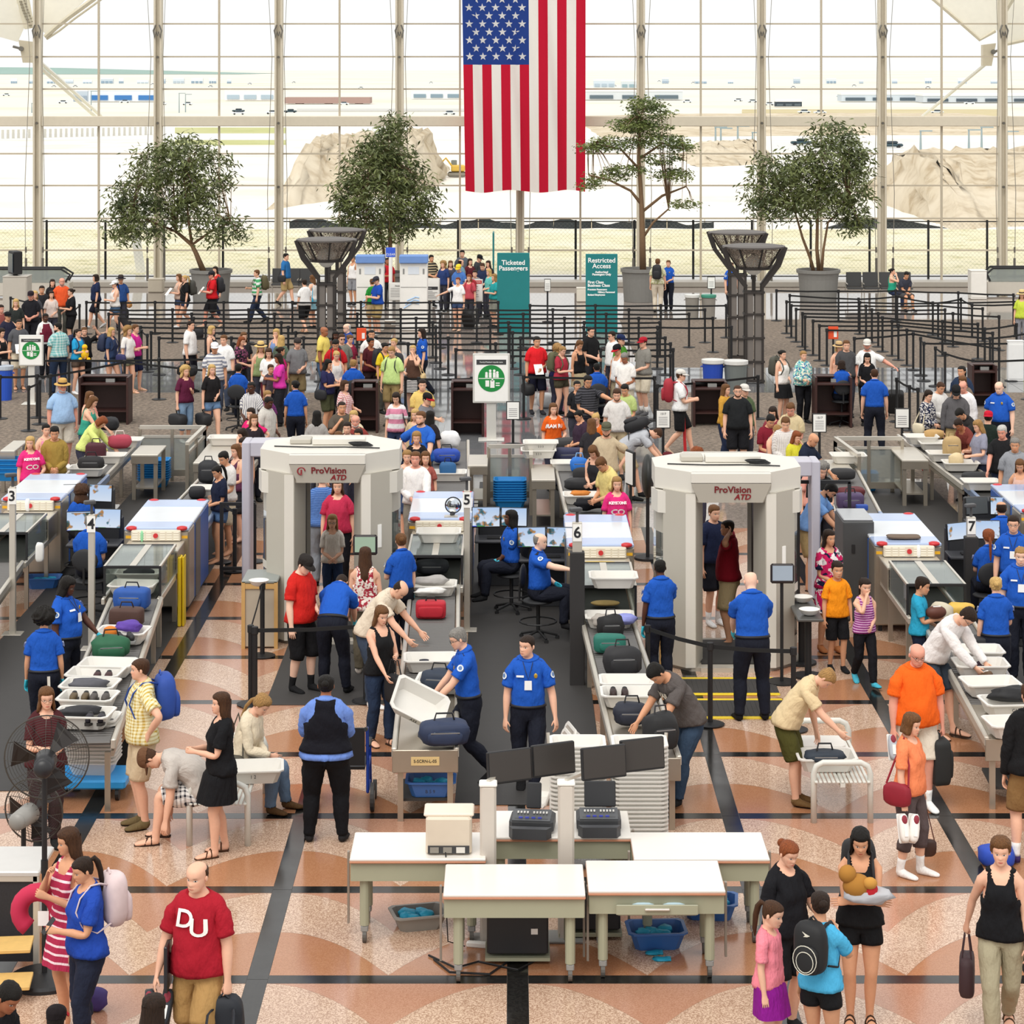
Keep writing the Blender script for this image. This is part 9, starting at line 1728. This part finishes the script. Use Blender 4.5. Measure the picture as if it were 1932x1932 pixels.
99 527 1.68 15|f .2 A|lo d|j:1e1e22|j:26262c|s:222222|st w w||smiling woman in black jacket at the rear left
117 524 1.80 15|m .4 R|bd g|t:e0582c|j:4a4a44|s:222222|st d d|bd:g|bearded man in orange tee at the rear left
133 544 1.66 -60|f .25 A|bu d|t:1a1a1e|s:17171a|s:222222|a f w||woman in black printed tee holding a bag at the left post
2 575 1.70 40|m .25 R|sh d|t:8a4a44|j:3a3a44|s:222222|st d d||man cut by the left edge near the wine vest agent
15 589 1.70 50|m .2 B|sh k|t:26263a|j:26262c|s:222222|st d d|cap:1a1a1e|person in dark cap behind the grey tee man
180 518 1.68 -70|f .3 A|bo d|t:1e2848|s:1c1c28|s:c8c8c8|w1 d d||woman in navy tee walking left past the queue
216 530 1.64 -60|f .2 A|fl d|k:e4e0dc|q:4a6484|s:c8a890|w2 f d|cap:eeeeee rl:2a2a2e:L|woman in white tank and cap pulling a case
228 521 1.66 20|m .2 B|sh d|t:2a4a84|j:3a3a44|s:222222|st d d|hat:3a3230|man in dark hat behind the white tank woman
337 517 1.66 -60|f .1 A|lo m|k:c8b0a0|q:3a4a6a|s:c8c8c8|a f f|pa:R|long-haired woman in beige tank reading papers
348 517 1.68 -65|f .1 A|po y|t:1a1a1c|q:2a3450|s:c8c8c8|w1 d d|bp:3a3a34|blonde woman in black tee with backpack walking left
399 512 1.78 -70|m .3 R|sh d|t:c81c24|s:1c1c20|s:c8a890|w2 f d|cap:2a2a30 bp:1e1e24 pa:R|man in red tee, cap and black backpack walking left
406 503 1.68 -30|f .1 A|lo d|t:c83a34|j:2a3450|s:222222|w1 d d||dark-haired woman in red behind the walking man
484 509 1.70 -75|m .2 A|sh m|t:s:4aa068:e0e0dc:8|j:2a344c|s:222222|w1 d f|bp:k:6a6248:3a3628:9a9070|boy in green striped tee with camouflage backpack
540 478 1.78 70|m .15 A|sh k|t:2a6ca8|s:b09868|s:222222|w1 d d|sb:1c1c20:L|man in blue tee with shoulder bag by the glass wall
574 527 1.66 -150|f .2 A|sh d|t:f0eeec|s:1a1a1c|n:b89a7c|w2 d d||woman in white tee and black shorts walking away
589 519 1.64 -120|f .2 A|md m|k:e8e4e0|k:8ab8c8|s:222222|st d d|sb:2a9cc0:R|woman in white with teal bag behind the torch lamps
666 482 1.68 -30|f .1 B|sh g|k:eeecea|s:8a8c90|s:222222|st d d||woman in white sleeveless top and grey shorts at the kiosk
731 486 1.72 20|m .3 C|bz k|t:b81c28|j:26262c|s:222222|st d f|bp:1e1e22|man in red tee behind the blue lane sign post
772 480 1.70 0|m .2 C|bz k|t:a81c2c|j:26262c|s:222222|st d d||man in red behind the right kiosk
702 526 1.62 -150|f .15 B|sh m|t:2a8a34|s:c8b088|n:b89a7c|st d f||woman in green tee at the kiosk
712 522 1.76 -60|m .2 A|sh b|t:1e4aa8|s:b09868|s:c8c8c8|st f f hp20|cap:3a3a44|man in royal blue tee and grey cap at the kiosk
777 518 1.66 -150|f .25 A|cu k|t:1c1c1e|j:k:4a4a34:2a2a20:7a7458|s:222222|st d d|rl:26262a:L|curly-haired woman in black tee and camouflage trousers
814 481 1.74 30|m .25 B|sh k|p:s:1e1e20:b8a888:12|j:3a3a44|s:222222|st w w||man in black striped polo behind the kiosks
836 493 1.66 -30|f .2 A|cu l|t:2a3c6c|j:3a3a44|s:222222|st d d||curly-haired woman in blue by the kiosks
850 492 1.64 10|f .15 A|md m|t:4a4a58|j:3a3a44|s:222222|st d d||brown-haired woman in slate top by the kiosks
872 472 1.80 -10|m .25 A|sh k|t:5a6068|j:3a3a44|s:222222|st d d||tall man in grey tee at the back of the kiosk crowd
870 489 1.74 120|m .3 A|bd d|t:6a8a9c|j:3a3a44|s:222222|st d d||man in grey-blue shirt seen from behind in the kiosk crowd
887 488 1.66 30|f .15 A|lo d|t:5a2028|j:3a3a44|s:222222|st d d||long-haired woman in dark red in the kiosk crowd
903 481 1.76 60|m .2 A|sh d|t:3a3c40|j:3a3a44|s:222222|st d d hp20|cap:1e1e22|man in dark cap in the kiosk crowd
911 496 1.74 -20|m .2 A|sh b|p:26304c|j:3a3a44|s:222222|st w w hp20||man in navy shirt in the kiosk crowd
921 492 1.64 -30|f .15 A|md d|t:2a2428|j:3a3a44|s:222222|st d d||dark-haired woman in black in the kiosk crowd
866 499 1.74 -20|m .3 A|sh b|t:4a74b8|j:3a3a44|s:222222|st w w hp20|cap:e8cc3c|man in blue shirt and yellow cap
896 510 1.66 -10|m .1 A|sh d|t:8a8a8c|j:3a3a44|s:222222|st d d||young man beside the attention board
922 508 1.58 -60|f .1 A|md y|t:6ac0b8|j:3a3a44|s:222222|st w w||fair-haired woman in mint behind the attention board
803 510 1.68 -40|m .2 A|sh g|t:8a8a84|j:3a3a44|s:222222|st d d||grey-haired man behind the dark-barred board
864 523 1.64 -20|f .15 A|bu r|t:f0eeec|q:3a4a6a|s:c8a890|a d e|rl:1a1a1c:R|red-haired woman in white tee pointing left
932 517 1.66 -60|f .2 A|md l|t:2a9a9c|s:8a8a80|s:222222|st f d||woman in teal top at the edge of the ticketed banner
885 518 1.62 -20|f .15 A|md a|t:c8505c|j:3a3a44|s:222222|st d d|bp:a81c28|auburn-haired woman beside the attention board
1241 488 1.76 170|m .25 A|sh m|t:f:e0dcc0:b8b888:18|j:d8ccb8|s:222222|st d d|bp:1e1e22|man in pale floral shirt seen from behind by the planter
1261 491 1.68 -20|f .15 A|sh m|u|o|s:1a1a1c|st w w||officer talking to the man in the floral shirt
1380 495 1.74 30|m .2 A|sh b|u|o|s:1a1a1c|st d d||officer hidden behind the right torch lamps
1684 506 1.66 70|f .15 A|bu k|k:2a9a7c|j:2a3450|n:b89a7c|st z u sit.45||woman in green top sitting by the glass wall
1710 512 1.72 15|m .2 B|sh k|t:3a3c48|s:4a4a4c|s:2a2a2e|st z z sit.45 bend22||man in dark grey tee sitting by the glass wall
1928 549 1.66 -20|f .2 A|md b|t:c8d84c|j:8a8a90|s:222222|st d d|hat:d8c088|woman in lime vest and sun hat at the right edge
''')
for q in PEOPLE:
 if 'officer' in q['label'] and 'seated' in q['label'] or q['label'].startswith('red-haired officer'):w_=q['world'](q['Jn'][0]*q['s']);stool((w_.x,w_.y),q['face']*D2R,'black task stool under the '+q['label'],.58)
# held things: white sneakers, running shoes, laptop, neck pillow, plush bear, duck, purse, boot
def who(s):return [q for q in PEOPLE if s in q['label']][0]
def sneaker(p,rot,col,label):
 r=thing('shoe',label,'shoe',p);m=mat(col,.6);soft((0,0,0),(.05,.14,.05),.7,14,8,jit=.05).build('upper',m,r,smooth=True);MB().box((0,0,-.05),(.095,.28,.025),bev=.01).build('sole',mat('e8e6e2' if col!='2a3038' else '4a4a44',.7),r);MB().ell((0,.08,.045),(.03,.045,.015),10,5).build('opening',mat('8a2a3a',.7),r);MB().box((0,-.03,.05),(.035,.10,.01)).build('laces',WHITE,r);r.rotation_euler=rot
w_=who('coral polo');h_=w_['hand']('R');h2=w_['hand']('L')
for k in (0,1):sneaker(h2+Vector((-.02+.10*k,-.08,-.16)),(1.25,.2*k,.2),'eeeae4','white sneaker held by the coral polo woman, '+('left' if k==0 else 'right'))
r=thing('purse','small brown purse hanging on a long strap from the coral polo woman','bag',(h_.x+.02,h_.y-.05,h_.z-.55));soft((0,0,.08),(.11,.04,.085),.5,12,8).build('body',mat('3a2016',.5),r,smooth=True);MB().tube([(-.09,0,.14),(-.03,.03,.40),(0,.05,.54),(.03,.03,.40),(.09,0,.14)],.006,5).build('strap',mat('5a2a1c',.5),r)
w_=who('dark red college');h_=w_['hand']('L')
for k in (0,1):sneaker(h_+Vector((-.07+.12*k,-.05,-.16)),(1.2,.25*k-.1,0),'2a3038','dark running shoe held by the college shirt man, '+('left' if k==0 else 'right'))
o=MB().box((0,0,0),(.03,.26,.36),bev=.006).build('laptop',mat('26262a',.3),None,h_+Vector((.06,.0,.16)));tag(o,'black laptop tucked under the arm of the college shirt man','laptop')
h_=w_['hand']('R');r=backpack('1a1e26','dark backpack hanging from the hand of the college shirt man');r.location=h_+Vector((0,-.1,-.47))
w_=who('red striped sundress');p=w_['world']((-.30,-.10,.95));r=thing('neck_pillow','raspberry neck pillow hanging beside the sundress woman','pillow',p);MB().tube([(.16*math.sin(a),0,.16*math.cos(a)) for a in [-2.6+5.2*i/16 for i in range(17)]],.075,10).build('cushion',mat('c0284c',.8,bump=.1),r,smooth=True);MB().box((.06,-.09,-.03),(.09,.01,.12)).build('tag',PAPER,r)
w_=who('hugging a plush bear');p=w_['world']((0.0,-.25,1.25));r=thing('plush_bear','golden plush bear wrapped in a grey blanket in the woman\'s arms','toy',p,0);g=mat('a8742c',.9,bump=.4);MB().ell((-.04,0,0),(.12,.09,.10),14,10).build('body',g,r,smooth=True);MB().ell((-.12,-.01,.10),(.075,.07,.075),12,8).build('head',g,r,smooth=True);MB().ell((.06,-.06,.04),(.06,.05,.05),10,7).build('paw',mat('c08a3c',.9),r,smooth=True);MB().ell((.07,-.03,-.03),(.06,.06,.08),10,7).build('red_shirt',mat('b81c28',.9),r,smooth=True)
soft((.06,.0,-.08),(.20,.10,.06),.8,14,8,jit=.25,seed=4).build('blanket',mat('b4b4b8',.9),r,smooth=True)
w_=who('yellow duck');p=w_['world']((.0,-.24,1.0));r=thing('plush_duck','yellow plush duck held by the turquoise tee woman','toy',p);y_=mat('f0c020',.9);MB().ell((0,0,0),(.10,.09,.13),12,8).build('body',y_,r,smooth=True);MB().ell((0,-.02,.17),(.07,.07,.07),10,7).build('head',y_,r,smooth=True);MB().ell((0,-.10,.16),(.03,.04,.015),8,5).build('beak',mat('e8801c',.7),r)
for sx in (-1,1):MB().ell((sx*.10,-.04,-.12),(.05,.06,.04),8,6).build('foot',y_,r,smooth=True)
w_=who('lane seven trays');sneaker(w_['hand']('L')+Vector((.02,-.05,-.06)),(-.5,0,.5),'5a4028','brown boot held over the trays by the white shirt man')
w_=who('orange polo');h_=w_['hand']('L')
for k in (0,1):sneaker(h_+Vector((-.05+.1*k,-.06,-.12)),(1.2,.2*k,.1),'b4b8c0','grey sneaker held by the orange polo man, '+('left' if k==0 else 'right'))

gb=[o for o in COL.objects if o.name.startswith('backpack') and 'girl in light blue' in o.get('label','')][0];pm=mat('d8d4c4',.6)
for s_,z_ in ((1.0,.13),(.72,.11)):MB().tube([(.115*s_*math.cos(a),.245+.008*(1-abs(math.cos(a))),z_+.13*s_*math.sin(a)) for a in [2*math.pi*i/20 for i in range(20)]],.004,5,0,True).build('piping',pm,gb)
MB().prism([(-.035,0),(.0,.012),(.04,.03),(.012,.0),(.03,-.016),(-.01,-.012)],0,.004,M=Matrix.Translation((0,.208,.34)) @ Matrix.Rotation(math.pi/2,4,'X')).build('emblem',pm,gb)
